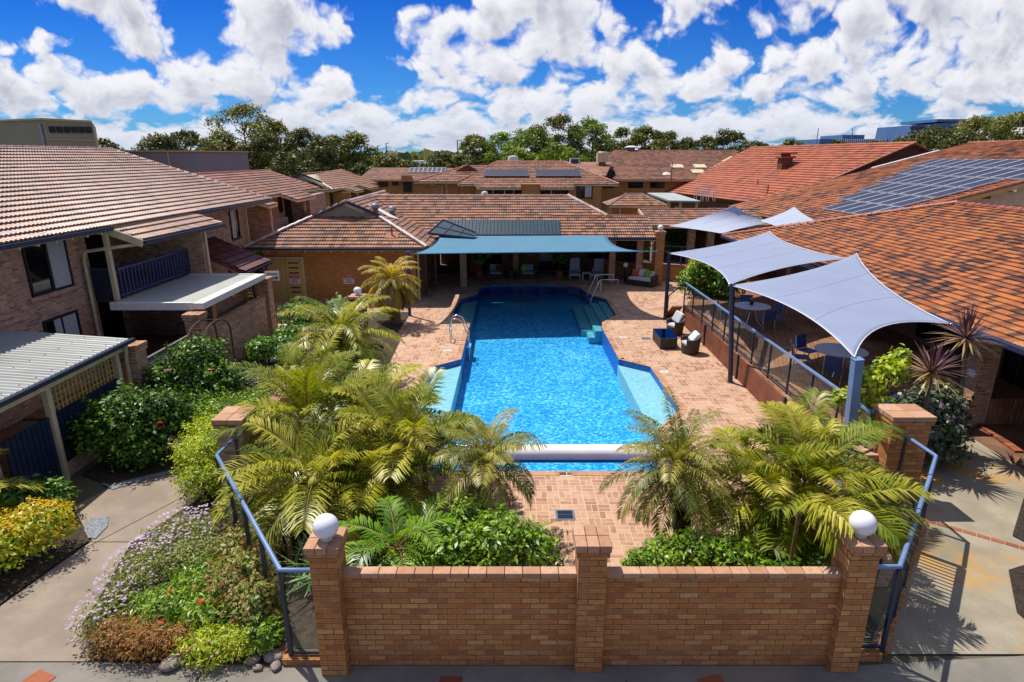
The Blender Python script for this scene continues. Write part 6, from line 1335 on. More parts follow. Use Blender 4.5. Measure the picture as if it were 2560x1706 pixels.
# ================================================================== PLANTS
rng = np.random.default_rng(11)
def unit(a): return a / np.maximum(np.linalg.norm(a, axis=-1, keepdims=True), 1e-9)
def leaf_arrays(n, blobs, size, aspect=.5, up=.35, shell=.38, seed=0, fold=.25, jit=.35, lumps=0):
    """n leaf blades spread through ellipsoids (centre, radii); returns vertices, quads, uv"""
    r = np.random.default_rng(seed); w = np.array([b[1][0] * b[1][1] + b[1][1] * b[1][2] + b[1][0] * b[1][2] for b in blobs]); w = w / w.sum()
    k = r.choice(len(blobs), n, p=w); c = np.array([b[0] for b in blobs])[k]; rad = np.array([b[1] for b in blobs])[k]
    d = unit(r.normal(size=(n, 3))); d[:, 2] = np.where(d[:, 2] < -.55, -d[:, 2], d[:, 2]); rr = (shell + (1 - shell) * r.random((n, 1)) ** .7)
    if lumps:
        ph = np.sin(d[:, :1] * lumps * 2.1 + k[:, None]) * np.sin(d[:, 1:2] * lumps * 1.7 + 2 * k[:, None]) * np.sin(d[:, 2:] * lumps * 1.9 + 1.3); rr = rr * (1 + .38 * ph)
    p = c + d * rad * rr
    nrm = unit(d * (1 - up) + np.array([0, 0, up]) + r.normal(size=(n, 3)) * jit)
    t = unit(np.cross(nrm, r.normal(size=(n, 3)))); t = unit(t + np.array([0, 0, -.15])); s = unit(np.cross(nrm, t))
    L = size * (.5 + .95 * r.random((n, 1))); Wd = L * aspect
    v = np.stack([p - t * L * .5, p + s * Wd * .5 + nrm * L * fold * .4, p + t * L * .5 - nrm * L * fold * .3, p - s * Wd * .5 + nrm * L * fold * .4], 1).reshape(-1, 3)
    q = np.arange(4 * n).reshape(-1, 4); uv = np.stack([r.random(n), np.zeros(n)], 1)
    return v, q, uv
def shrub(name, label, cat, blobs, n, size, mat, stem=True, seed=0, aspect=.5, up=.35, flowers=None, shell=.38, group=None, trunk=None, lumps=5, tips=None):
    xs = np.array([b[0] for b in blobs]); c = xs.mean(0); t = thing(name, label, cat, (float(c[0]), float(c[1]), 0), 0, group)
    v, q, uv = leaf_arrays(n, blobs, size, aspect, up, shell, seed, lumps=lumps); npmesh('foliage', v, q, uv, mat, t)
    for (fm, fn, fs, fl) in (tips or []):
        v, q, uv = leaf_arrays(fn, fl or [(b[0], tuple(x * 1.06 for x in b[1])) for b in blobs], fs, aspect, up, .86, seed + 3, lumps=lumps); npmesh('leaf_tips', v, q, uv, fm, t)
    if stem:
        b = MB(); r = random.Random(seed)
        for (bc, br) in blobs:
            for k in range(3):
                x, y = c[0] + (bc[0] - c[0]) * .6 + r.uniform(-.1, .1), c[1] + (bc[1] - c[1]) * .6 + r.uniform(-.1, .1)
                b.tube([(x, y, 0), (bc[0] + r.uniform(-.4, .4) * br[0], bc[1] + r.uniform(-.4, .4) * br[1], bc[2] + .4 * br[2])], [.025, .008], 6)
        b.build('stems', M['trunk'], t)
    for (fm, fn, fs, fl) in (flowers or []):
        v, q, uv = leaf_arrays(fn * 5, [(b[0], tuple(x * 1.05 for x in b[1])) for b in (fl or blobs)], fs, .8, .75, .93, seed + 7, .1, .15)
        # gather petals five by five into one flower
        v = v.reshape(fn, 5, 4, 3); ctr = v.mean(2, keepdims=True); f0 = ctr[:, :1]
        rel = v - ctr; ang = np.arange(5) * 2 * np.pi / 5; off = np.stack([np.cos(ang), np.sin(ang), np.zeros(5)], 1)[None, :, None, :] * fs * .42
        v = (f0 + off + rel).reshape(-1, 3)
        if fn > 40: npmesh('flowers', v, q, uv, fm, t)['kind'] = 'stuff'
        else:
            for i in range(fn): npmesh('flower', v[20 * i:20 * i + 20], q[:5], uv[:5], fm, t)
    return t
def frond_arrays(base, az, el, L, droop, nl, ll, lw, vee=.55, seed=0, fwd=.55, ldroop=.35, s0=.12, twist=0):
    """one feather frond: returns leaflet arrays and the rib polyline"""
    r = np.random.default_rng(seed); n = 24; s = np.linspace(0, 1, n); e = el - droop * s ** 1.35
    h = np.array([math.cos(az), math.sin(az), 0.0]); side0 = np.array([-math.sin(az), math.cos(az), 0.0]); bend = twist * s
    tan = (np.cos(e) * np.cos(bend))[:, None] * h + (np.cos(e) * np.sin(bend))[:, None] * side0 + np.sin(e)[:, None] * np.array([0, 0, 1.0])
    pts = np.array(base) + np.concatenate([[[0, 0, 0]], np.cumsum((tan[:-1] + tan[1:]) / 2 * (L / (n - 1)), 0)])
    st = np.linspace(s0, .99, nl); P = np.stack([np.interp(st, s, pts[:, i]) for i in range(3)], 1); T = unit(np.stack([np.interp(st, s, tan[:, i]) for i in range(3)], 1))
    S_ = unit(np.cross(T, np.array([0, 0, 1.0])) + 1e-6); N = np.cross(S_, T)
    ln = ll * (np.sin(np.pi * np.clip(.16 + .80 * st, 0, 1)) ** .6)[:, None] * (.85 + .3 * r.random((nl, 1)))
    vs = []
    for sg in (-1, 1):
        j = r.normal(size=(nl, 3)) * .10
        d = unit(S_ * sg + T * fwd + N * vee + j); wv = unit(np.cross(d, N)) * lw
        mid = P + d * ln * .5; tip = P + d * ln + np.array([0, 0, -1.0]) * ln * ldroop
        vs.append(np.stack([P, mid + wv * .5, tip, mid - wv * .5], 1))
    v = np.concatenate(vs).reshape(-1, 3); m = 2 * nl
    return v, np.arange(4 * m).reshape(-1, 4), np.stack([np.clip(np.full(m, r.random()) * .7 + r.random(m) * .3, 0, 1), np.zeros(m)], 1), pts
def palm(name, label, heads, trunkmat, leafm, deadm=None, group=None, loc=(0, 0, 0)):
    """heads: dicts with base, top, trunk radii and frond settings"""
    t = thing(name, label, 'palm', loc, 0, group)
    for hi, hd in enumerate(heads):
        b = MB(); bs, tp = V(hd['base']), V(hd['top']); r0, r1 = hd['r']; k = 14; pts = []; rs = []; rr = random.Random(hd['seed'])
        for i in range(k + 1):
            f = i / k; p = bs.lerp(tp, f); p = p + V(hd.get('bend', (0, 0, 0))) * (4 * f * (1 - f)); pts.append(p); rs.append((r0 + (r1 - r0) * f) * (1 + .10 * (i % 2)))
        b.tube(pts, rs, 12)
        if hd.get('stubs'):
            for i in range(hd['stubs']):
                f = .25 + .72 * i / hd['stubs']; a = i * 2.4; p = bs.lerp(tp, f); d = V(math.cos(a), math.sin(a), .9)
                b.tube([p, p + d * (r0 * 1.5)], [.03, .012], 5)
        b.build('trunk', trunkmat, t)
        VV, QQ, UU, nb = [], [], [], 0; rib = MB(); n = hd['n']
        for i in range(n):
            a = i * 2.39996 + hd['seed']; f = (i + .5) / n; el = R(hd['el'][0] + (hd['el'][1] - hd['el'][0]) * f) + rr.uniform(-.12, .12); L = hd['L'] * rr.uniform(.82, 1.1)
            if 'az' in hd: a = R(hd['az'][0] + (hd['az'][1] - hd['az'][0]) * rr.random())
            v, q, uv, pts = frond_arrays(tuple(tp), a, el, L, hd['droop'] * rr.uniform(.8, 1.25), hd['nl'], hd['ll'], hd['lw'], hd.get('vee', .5), hd['seed'] * 100 + i, hd.get('fwd', .6), hd.get('ld', .3), hd.get('s0', .14), rr.uniform(-.35, .35))
            VV.append(v); QQ.append(q + nb); UU.append(uv); nb += len(v); rib.tube([tuple(p) for p in pts[::3]] + [tuple(pts[-1])], [max(.003, hd.get('rw', .014) * (1 - .85 * j / 8)) for j in range(len(pts[::3]) + 1)], 5, cap=False)
        o = npmesh('crown', np.concatenate(VV), np.concatenate(QQ), np.concatenate(UU), leafm, t); rib.build('frond_ribs', M['trunk_cane'], t)
        if deadm and hd.get('dead'):
            VV, QQ, UU, nb = [], [], [], 0
            for i in range(hd['dead']):
                a = i * 2.1 + hd['seed'] * 1.7; v, q, uv, pts = frond_arrays(tuple(tp + V(0, 0, -.1)), a, R(rr.uniform(-45, 0)), hd['L'] * .8, 1.1, hd['nl'], hd['ll'] * .85, hd['lw'] * .8, .2, hd['seed'] * 300 + i, .9, .7)
                VV.append(v); QQ.append(q + nb); UU.append(uv); nb += len(v)
            npmesh('dry_fronds', np.concatenate(VV), np.concatenate(QQ), np.concatenate(UU), deadm, t)
    return t
def pyg(base, top, n, L, seed, r=(.15, .13), dead=4, el=(82, -22), droop=1.15, ll=.30, lw=.020, nl=62, **k): return dict(base=base, top=top, r=r, n=n, L=L, seed=seed, dead=dead, el=el, droop=droop, nl=nl, ll=ll, lw=lw, vee=.3, fwd=.75, ld=.5, stubs=26, **k)
def cane(base, top, n, L, seed, r=(.055, .045), el=(80, 12), droop=1.0, ll=.60, lw=.030, nl=56, dead=0, **k): return dict(base=base, top=top, r=r, n=n, L=L, seed=seed, el=el, droop=droop, nl=nl, ll=ll, lw=lw, vee=.5, fwd=.95, ld=.34, s0=.16, rw=.016, dead=dead, **k)
palm('date_palm', 'single pygmy date palm with black trunk in front of the white pool roller', [pyg((-.55, 10.05, 0), (-.47, 9.85, 1.55), 26, 1.15, 1, (.14, .10))], M['trunk_dark'], M['palm_dark'], M['dead_frond'], loc=(-.55, 10.05, 0))
palm('date_palm', 'bushy pygmy date palm with thick dark trunk, left of the right hand cane palms', [pyg((3.1, 9.45, 0), (2.8, 9.35, 1.7), 40, 1.35, 2, (.16, .15), 5, (85, -30), 1.2, ll=.28, nl=54)], M['trunk_dark'], M['palm_dark'], M['dead_frond'], loc=(3.1, 9.45, 0))
palm('date_palm', 'broad pale green date palm standing behind the feathery cane palms', [pyg((-5.15, 17.6, 0), (-5.1, 17.5, 1.45), 46, 2.05, 3, (.2, .17), 5, (84, -18), 1.3, ll=.40, lw=.034, nl=52)], M['trunk_dark'], M['palm_leaf'], M['dead_frond'], loc=(-5.15, 17.6, 0))
palm('date_palm', 'small date palm with hanging orange brown fronds by the bright blue post', [pyg((-4.9, 25.0, 0), (-5.0, 24.9, 1.85), 38, 1.6, 4, (.22, .2), 22, (86, -60), 1.35, ll=.32, lw=.03, nl=50)], M['trunk'], M['palm_yellow'], M['dead_frond'], loc=(-4.9, 25, 0))
palm('cane_palm', 'tall upright cane palm rising over the left glass fence', [cane((-3.95, 11.7, 0), (-4.25, 11.75, 1.25), 15, 2.2, 5, el=(86, 5), dead=2), cane((-4.3, 12.5, 0), (-4.5, 12.6, 1.2), 15, 1.95, 6, el=(88, 10)), cane((-3.6, 12.4, 0), (-3.5, 12.5, 1.1), 14, 1.85, 21, el=(82, -5)), cane((-3.3, 13.6, 0), (-3.2, 13.8, .9), 13, 1.6, 23, el=(80, -8), dead=2)], M['trunk_cane'], M['palm_leaf'], M['dead_frond'], loc=(-4, 11.9, 0))
palm('cane_palm', 'cane palm with leaning ringed trunk and golden fronds drooping over the left rail', [cane((-2.7, 9.2, 0), (-3.6, 10.0, 1.1), 16, 1.75, 7, el=(75, -15), dead=2, bend=(.05, 0, .12)), cane((-3.6, 10.1, 0), (-4.0, 10.2, .85), 12, 1.5, 8, el=(70, -20))], M['trunk_cane'], M['palm_leaf'], M['dead_frond'], loc=(-2.9, 9.5, 0))
palm('cane_palm', 'cane palm with yellow ringed stems arching out over the pool corner', [cane((-2.1, 10.6, 0), (-1.95, 10.8, 1.3), 14, 1.8, 9, el=(84, -5), dead=1), cane((-2.6, 11.2, 0), (-2.6, 11.3, 1.2), 13, 1.75, 10, el=(84, -5)), cane((-1.75, 11.0, 0), (-1.75, 11.1, 1.2), 6, 1.5, 22, el=(50, 12), az=(0, 70)), cane((-2.5, 10.2, 0), (-2.5, 10.2, .8), 14, 1.3, 24, el=(78, -15), dead=1), cane((-2.9, 12.2, 0), (-2.75, 12.4, .95), 13, 1.5, 25, el=(82, -5))], M['trunk_cane'], M['palm_leaf'], M['dead_frond'], loc=(-2.1, 10.8, 0))
palm('cane_palm', 'low young cane palm with fronds hanging down behind the left front pillar', [cane((-1.85, 8.25, 0), (-1.8, 8.2, .95), 12, 1.15, 12, (.04, .03), (72, -10), 1.5, .36, .04, 28), cane((-1.5, 9.0, 0), (-1.5, 9.0, .8), 9, 1.0, 13, (.04, .03), (70, -5), 1.4, .34, .036, 28)], M['trunk_cane'], M['leaf_bright'], None, loc=(-1.8, 8.4, 0))
palm('cane_palm', 'large cane palm clump with yellow sheaths crowding the right front globe', [cane((5.15, 9.3, 0), (4.95, 9.2, 1.4), 17, 1.55, 14, el=(84, -8), dead=4), cane((5.3, 9.9, 0), (5.2, 10.0, 1.45), 14, 1.35, 15, el=(84, 4)), cane((4.5, 9.4, 0), (4.2, 9.35, 1.25), 15, 1.5, 16, el=(76, -15), dead=3), cane((4.6, 8.8, 0), (4.55, 8.8, .8), 12, 1.2, 26, el=(70, -20), dead=2), cane((5.3, 8.7, 0), (5.1, 8.5, 1.5), 6, 1.2, 17, el=(50, -10), az=(-130, -20)), cane((5.6, 9.7, 0), (5.7, 10.0, 1.6), 3, 1.9, 18, el=(34, 14), az=(18, 40)), cane((4.2, 7.9, 0), (4.15, 7.75, 1.9), 2, 1.0, 27, (.03, .025), el=(46, 30), az=(-78, -62), droop=1.3)], M['trunk_cane'], M['palm_leaf'], M['dead_frond'], loc=(5.1, 9.4, 0))
palm('cane_palm', 'small green cane palm seedling below the right clump, by the hedge', [cane((4.0, 8.5, 0), (3.95, 8.45, .55), 12, .95, 19, (.03, .025), (72, -5), 1.4, .3, .034, 26)], M['trunk_cane'], M['leaf_bright'], None, loc=(4.0, 8.5, 0))
palm('cane_palm', 'grey green young palm spreading over the path at the lower left hedge', [cane((-9.7, 9.7, 0), (-9.8, 9.6, .8), 12, 1.2, 20, (.05, .04), (70, -5), 1.2, .4, .03, 30)], M['trunk_cane'], M['palm_leaf'], None, loc=(-9.7, 9.7, 0))
# cordylines: sword leaves in a burst
def cordyline(label, loc, h, L, n, seed, lean=(0, 0)):
    t = thing('cordyline', label, 'cordyline', loc); x, y, z = loc; top = V(x + lean[0], y + lean[1], z + h); b = MB(); b.tube([(x, y, z), V(x + lean[0] * .4, y + lean[1] * .4, z + h * .5), top], [.055, .045, .05], 8); b.build('trunk', M['trunk'], t)
    r = np.random.default_rng(seed); V_, Q, U = [], [], []
    for i in range(n):
        a = i * 2.39996; f = i / n; el = R(84 - 118 * f) + r.normal() * .1; LL = L * (.75 + .4 * r.random()); d = np.array([math.cos(a) * math.cos(el), math.sin(a) * math.cos(el), math.sin(el)]); s = unit(np.cross(d, [0, 0, 1.0])) * .026; tp = np.array(top); dr = np.array([0, 0, -1.0]) * LL * .10 * math.cos(el)
        p = [tp, tp + d * LL * .5, tp + d * LL + dr]; k = len(V_) * 1
        vs = np.array([p[0] - s * .6, p[0] + s * .6, p[1] + s, p[1] - s, p[2]]); base = sum(len(q) for q in V_); V_.append(vs); Q += [[base, base + 1, base + 2, base + 3], [base + 3, base + 2, base + 4, base + 4]]; u = min(1, max(0, f * .95 + r.normal() * .08)); U += [[u, 0], [u, 0]]
    v = np.concatenate(V_); q = np.array(Q); bad = q[:, 2] == q[:, 3]
    tri = q[bad]; m = (v[tri[:, 0]] + v[tri[:, 1]]) / 2; v = np.concatenate([v, v[tri[:, 2]] + (v[tri[:, 1]] - v[tri[:, 0]]) * .04]); q[bad, 3] = np.arange(len(v) - len(tri), len(v)); q[bad] = q[bad][:, [0, 1, 2, 3]]
    npmesh('sword_leaves', v, q, U, M['leaf_purple'], t); return t
cordyline('purple cordyline with a round burst of sword leaves above the capped right pillar', (9.2, 12.55, 0), 2.28, .85, 90, 3, (-.05, .05))
cordyline('taller purple cordyline reaching the eave beside the entry column', (10.75, 13.5, 0), 2.8, .8, 80, 4, (-.3, 0))
# clipped green hedge shrubs behind the front wall
def E(x, y, z, a, b_, c): return ((x, y, z), (a, b_, c))
shrub('hedge_shrub', 'broad bright green rounded shrub behind the left half of the front wall', 'shrub', [E(-.9, 8.25, .75, .62, .55, .55), E(-.2, 8.35, .85, .62, .6, .62), E(.35, 8.3, .75, .48, .5, .5), E(-1.15, 8.0, .55, .5, .4, .4), E(-.75, 9.0, 1.0, .35, .3, .35)], 5200, .105, M['leaf_bright'], seed=2, aspect=.42, up=.45)
shrub('hedge_shrub', 'lower bright green shrub behind the right half of the front wall', 'shrub', [E(2.35, 8.1, .75, .42, .4, .45), E(2.85, 8.2, .85, .42, .42, .42), E(3.4, 8.1, .8, .45, .4, .42), E(1.85, 7.85, .75, .22, .2, .4), E(3.75, 7.85, .65, .3, .3, .3), E(2.1, 7.75, .62, .4, .3, .25)], 4300, .10, M['leaf_bright'], seed=3, aspect=.42, up=.45)
shrub('hedge_shrub', 'dark leafy shrub wedged between the right globe pillar and the palms', 'shrub', [E(4.15, 7.75, .55, .35, .4, .5), E(4.6, 8.1, .5, .5, .5, .5)], 1800, .09, M['leaf_mid'], seed=33)
# strap leaved agapanthus and odd plants in the left bed
def strap(label, loc, n, L, mat, seed, name='strap_leaf_plant', w=.022):
    t = thing(name, label, 'plant', loc); r = np.random.default_rng(seed); V_, Q, U = [], [], []
    for i in range(n):
        a = r.random() * 6.28; o = r.normal(size=2) * L * .22; el = R(r.uniform(35, 80)); p = np.array([loc[0] + o[0], loc[1] + o[1], loc[2]]); h = np.array([math.cos(a), math.sin(a), 0]); s = np.array([-h[1], h[0], 0]) * w; LL = L * r.uniform(.6, 1.1)
        k = [p, p + (h * math.cos(el) + np.array([0, 0, math.sin(el)])) * LL * .55]; k.append(k[1] + (h * math.cos(el - .9) + np.array([0, 0, math.sin(el - .9)])) * LL * .5); b0 = len(V_) * 6; V_.append(np.array([k[0] - s, k[0] + s, k[1] + s, k[1] - s, k[2] + s * .2, k[2] - s * .2])); Q += [[b0, b0 + 1, b0 + 2, b0 + 3], [b0 + 3, b0 + 2, b0 + 4, b0 + 5]]; u = r.random(); U += [[u, 0], [u, 0]]
    npmesh('leaves', np.concatenate(V_), Q, U, mat, t); return t
strap('silvery strap leaved clump beside the left globe pillar', (-3.1, 8.6, 0), 150, .85, M['leaf_silver'], 5)
strap('smaller silvery strap leaved clump behind the left glass panel', (-3.2, 9.3, 0), 90, .7, M['leaf_silver'], 6)
strap('grassy strap leaved clump by the low wall behind the left palms', (-2.9, 10.4, 0), 80, .6, M['leaf_mid'], 8)
# left garden
shrub('camellia_shrub', 'large glossy dark green shrub with scattered red flowers beside the navy slat fence', 'shrub', [E(-8.75, 12.9, 1.0, .95, .8, .75), E(-8.2, 13.2, .95, .75, .7, .7), E(-9.3, 12.5, .8, .55, .5, .6), E(-8.5, 12.6, .45, .8, .6, .45)], 9500, .105, M['leaf_camellia'], seed=12, aspect=.5, flowers=[(M['petal_red'], 6, .07, None)])
shrub('hibiscus_shrub', 'tall glossy dark hibiscus in front of the iron garden arch with pink blooms', 'shrub', [E(-8.4, 15.6, 1.45, .85, .8, .75), E(-7.8, 15.2, .95, .75, .7, .7), E(-9.1, 15.0, 1.0, .55, .6, .7), E(-8.2, 14.6, .6, .7, .6, .55)], 8500, .105, M['leaf_camellia'], seed=13, flowers=[(M['petal_pink'], 7, .09, None)])
shrub('lime_bush', 'rounded lime green bush overhanging the garden path by the left glass fence', 'shrub', [E(-6.5, 11.6, .65, .62, .6, .62), E(-6.15, 12.0, .9, .5, .5, .55), E(-6.75, 12.5, .7, .6, .6, .6), E(-6.3, 11.1, .45, .5, .45, .45)], 12000, .065, M['leaf_lime'], seed=14, aspect=.4)
shrub('green_bush', 'soft bright green bush behind the lime bush', 'shrub', [E(-6.9, 13.6, .75, .8, .7, .65), E(-6.3, 14.0, .8, .6, .6, .6)], 4200, .075, M['leaf_bright'], seed=15, aspect=.35)
shrub('brown_shrub', 'purplish brown twiggy shrub between the hibiscus and the palms', 'shrub', [E(-7.0, 15.9, .75, .65, .6, .5)], 2200, .08, M['leaf_mauve'], seed=16, flowers=[(M['petal_pink'], 4, .08, None)])
shrub('courtyard_shrub', 'dark green shrub at the foot of the courtyard wall', 'shrub', [E(-8.4, 19.6, .5, .6, .7, .5), E(-7.8, 20.2, .55, .6, .5, .45)], 2600, .12, M['leaf_mid'], seed=17)
shrub('rose_bush', 'tall rose bush with red and pink blooms before the khaki doors', 'shrub', [E(-8.1, 22.4, .9, .8, .7, .7), E(-7.3, 21.9, 1.0, .6, .6, .6), E(-7.9, 20.9, .6, .6, .5, .5)], 3600, .12, M['leaf_mid'], seed=18, flowers=[(M['petal_pink'], 8, .12, None), (M['petal_red'], 3, .14, None)])
shrub('round_shrub', 'pale green rounded shrub left of the brown globe pillar', 'shrub', [E(-6.55, 22.6, 1.15, .5, .5, .55)], 2200, .09, M['leaf_silver'], seed=19)
shrub('lilac_shrub', 'low pink and lilac flowering shrub left of the broad date palm', 'shrub', [E(-6.9, 18.6, .6, .6, .8, .5)], 2200, .09, M['leaf_mid'], seed=20, flowers=[(M['petal_lilac'], 26, .07, None)])
shrub('golden_hedge', 'golden topped hedge along the path at the lower left', 'hedge', [E(-8.35, 9.3, .48, .62, .55, .45), E(-8.75, 8.6, .48, .62, .6, .45), E(-9.1, 7.8, .5, .7, .6, .48), E(-9.6, 7.1, .5, .8, .6, .5)], 8500, .07, M['leaf_lime'], seed=21, aspect=.55, tips=[(M['leaf_gold'], 4200, .06, [E(-8.35, 9.4, .58, .58, .48, .40), E(-8.85, 8.85, .62, .66, .55, .38), E(-9.3, 8.1, .6, .6, .55, .40)])])
shrub('green_shrub', 'mid green leafy shrub behind the golden hedge', 'shrub', [E(-9.5, 10.0, .55, .6, .5, .5), E(-9.0, 10.5, .45, .5, .4, .4), E(-10.2, 9.4, .55, .6, .6, .5)], 3000, .12, M['leaf_mid'], seed=22)
# flower bed at the path
shrub('daisy_bush', 'mound of pale lilac daisies along the garden path', 'flower bush', [E(-5.95, 9.4, .28, .6, .7, .32), E(-6.0, 8.4, .3, .55, .75, .36), E(-5.3, 9.5, .3, .7, .7, .36), E(-6.05, 7.6, .24, .4, .6, .28), E(-5.3, 8.7, .32, .6, .6, .36)], 7000, .07, M['leaf_olive'], seed=23, aspect=.3, stem=False, flowers=[(M['petal_lilac'], 850, .028, [E(-6.0, 9.45, .34, .55, .7, .32), E(-6.1, 8.5, .36, .5, .8, .36), E(-5.4, 9.6, .36, .7, .7, .34), E(-6.1, 7.6, .30, .38, .6, .27)])])
shrub('geranium_clump', 'green leafy clump with scattered red geranium flowers in the path bed', 'flower bush', [E(-4.9, 8.3, .28, .6, .6, .32), E(-5.3, 7.7, .25, .6, .5, .28), E(-4.5, 7.6, .26, .5, .5, .3)], 5200, .09, M['leaf_bright'], seed=24, aspect=.25, stem=False, flowers=[(M['petal_red'], 12, .06, None)])
shrub('rust_shrub', 'low rust coloured heath shrub at the path corner', 'shrub', [E(-5.6, 7.15, .2, .5, .35, .28), E(-5.15, 7.05, .22, .45, .32, .26), E(-4.75, 7.15, .18, .3, .3, .22)], 5200, .07, M['leaf_rust'], seed=25, aspect=.22, stem=False)
shrub('rust_shrub', 'small yellow green heath shrub spilling onto the footpath by the stones', 'shrub', [E(-4.25, 7.0, .2, .45, .35, .25), E(-3.85, 7.1, .2, .35, .3, .25)], 3600, .07, M['leaf_lime'], seed=26, aspect=.25, stem=False, flowers=[(M['petal_pink'], 20, .025, [E(-4.2, 6.85, .2, .4, .25, .22)])])
shrub('bronze_shrub', 'bronze and green loose shrub against the left glass fence', 'shrub', [E(-4.2, 8.0, .48, .5, .5, .5), E(-3.8, 7.5, .42, .4, .4, .44), E(-4.6, 8.9, .4, .4, .5, .4)], 4200, .075, M['leaf_olive'], seed=27, aspect=.55, tips=[(M['leaf_rust'], 1100, .06, None)])
shrub('green_shrub', 'small green shrub at the foot of the left glass fence by the stones', 'shrub', [E(-3.55, 7.15, .25, .3, .25, .26)], 1300, .075, M['leaf_bright'], seed=28)
for i, (x, y, r_, lb) in enumerate(((-3.35, 6.98, .13, 'large pale river stone at the fence foot'), (-3.62, 6.93, .09, 'long brown river stone left of the large pale one'), (-3.28, 6.83, .08, 'pinkish flat stone at the footpath edge'), (-3.52, 6.80, .06, 'small pink stone before the river stones'), (-4.72, 6.86, .14, 'flat pink stone between the two heath shrubs'))):
    b = MB(); b.sph((0, 0, 0), r_, 14, 9); rn = random.Random(i); b.v = [(p[0] * 1.25 + .012 * math.sin(9 * p[1] / r_), p[1] * .9, p[2] * .6) for p in b.v]; o = b.build('river_stone', M['rock'], None, local=True, smooth=True); o.location = (x, y, r_ * .45); o.rotation_euler = (0, 0, i); tag(o, lb, 'stone')
for i, (x, y, lb) in enumerate(((.62, 8.05, 'brown stone in the bed left of the middle pillar'), (.80, 8.12, 'darker stone touching the middle pillar bed edge'))):
    b = MB(); b.sph((0, 0, 0), .09, 14, 9); o = b.build('river_stone', M['trunk'], None, local=True, smooth=True); o.location = (x, y, .07); o.scale = (1.2, 1, .75); tag(o, lb, 'stone')
t = thing('timber_stake', 'short round timber stake in the left bed behind the rail', 'stake', (-3.85, 9.1, 0)); b = MB(); b.lathe([(.05, 0), (.05, .62)], (-3.85, 9.1, 0), 10); b.build('stake', M['timber_pale'], t)
# right side
shrub('young_tree', 'young tree with lime green leaves behind the thick slate blue post', 'tree', [E(7.6, 12.35, 2.15, .35, .35, .35), E(8.2, 12.5, 2.3, .4, .4, .4), E(7.15, 12.2, 1.75, .3, .3, .3), E(8.55, 12.8, 2.55, .25, .25, .25), E(7.9, 12.3, 1.5, .4, .4, .5)], 1500, .13, M['leaf_lime'], seed=30, aspect=.5, shell=.2)
shrub('coleus_shrub', 'mauve and green leaved shrub under the cordylines', 'shrub', [E(9.1, 13.0, 1.0, .6, .6, .7), E(9.9, 13.3, 1.1, .6, .6, .7), E(9.6, 12.7, .55, .75, .6, .6), E(10.3, 13.4, .8, .5, .5, .7)], 5200, .11, M['leaf_mauve'], seed=31, aspect=.75)
shrub('terrace_shrub', 'small ferny shrub at the foot of the young tree on the terrace', 'shrub', [E(8.0, 12.5, 1.1, .35, .35, .4)], 1200, .06, M['leaf_mid'], seed=32, aspect=.3)
shrub('terrace_hedge', 'bushy green hedge with yellow tips at the far end of the terrace', 'hedge', [E(8.6, 27.2, 1.7, .8, .6, .75), E(9.6, 26.6, 1.4, .9, .7, .8), E(8.2, 27.8, 1.2, .6, .6, .7), E(9.2, 27.5, .8, 1.2, .7, .7)], 5200, .15, M['leaf_mid'], seed=34, tips=[(M['leaf_lime'], 700, .12, [E(8.5, 27.2, 1.9, .7, .5, .7)])])
shrub('wall_creeper', 'dark hedge mass in the shade behind the tall orange pillar', 'hedge', [E(10.0, 40.5, 1.2, 1.0, .6, 1.2), E(11.2, 40.8, 1.1, .8, .6, 1.1)], 2600, .16, M['leaf_mid'], seed=35)
shrub('garden_bush', 'bright yellow green bush beyond the pavilion roof left edge', 'shrub', [E(-13.2, 32.0, 2.0, .9, .7, .35), E(-12.3, 32.3, 2.05, .8, .6, .3), E(-12.8, 32.1, 1.2, 1.0, .7, .9)], 2600, .12, M['leaf_lime'], seed=36)
for lb, loc, s in (('potted fiddle leaf plant beside the left verandah column', (-1.9, 35.3, 0), 41), ('tall potted plant beside the left sun lounger', (2.75, 35.2, 0), 42)):
    t = potted(lb, loc, 1, None, s, .24); v, q, uv = leaf_arrays(420, [E(loc[0], loc[1], 1.25, .42, .4, .7)], .22, .6, .3, .3, s); npmesh('foliage', v, q, uv, M['leaf_mid'], t); b = MB(); b.tube([(loc[0], loc[1], .35), (loc[0], loc[1], 1.5)], .02, 6); b.build('stem', M['trunk'], t)
v, q, uv = leaf_arrays(60, [E(8.95, 22.3, 1.68, .09, .09, .08)], .06, .6, .5, .2, 44); npmesh('flowers', v, q, uv, M['petal_pink'], PLANT_POT); v, q, uv = leaf_arrays(60, [E(8.95, 22.3, 1.64, .09, .09, .05)], .06, .6, .5, .2, 45); npmesh('foliage', v, q, uv, M['leaf_bright'], PLANT_POT)
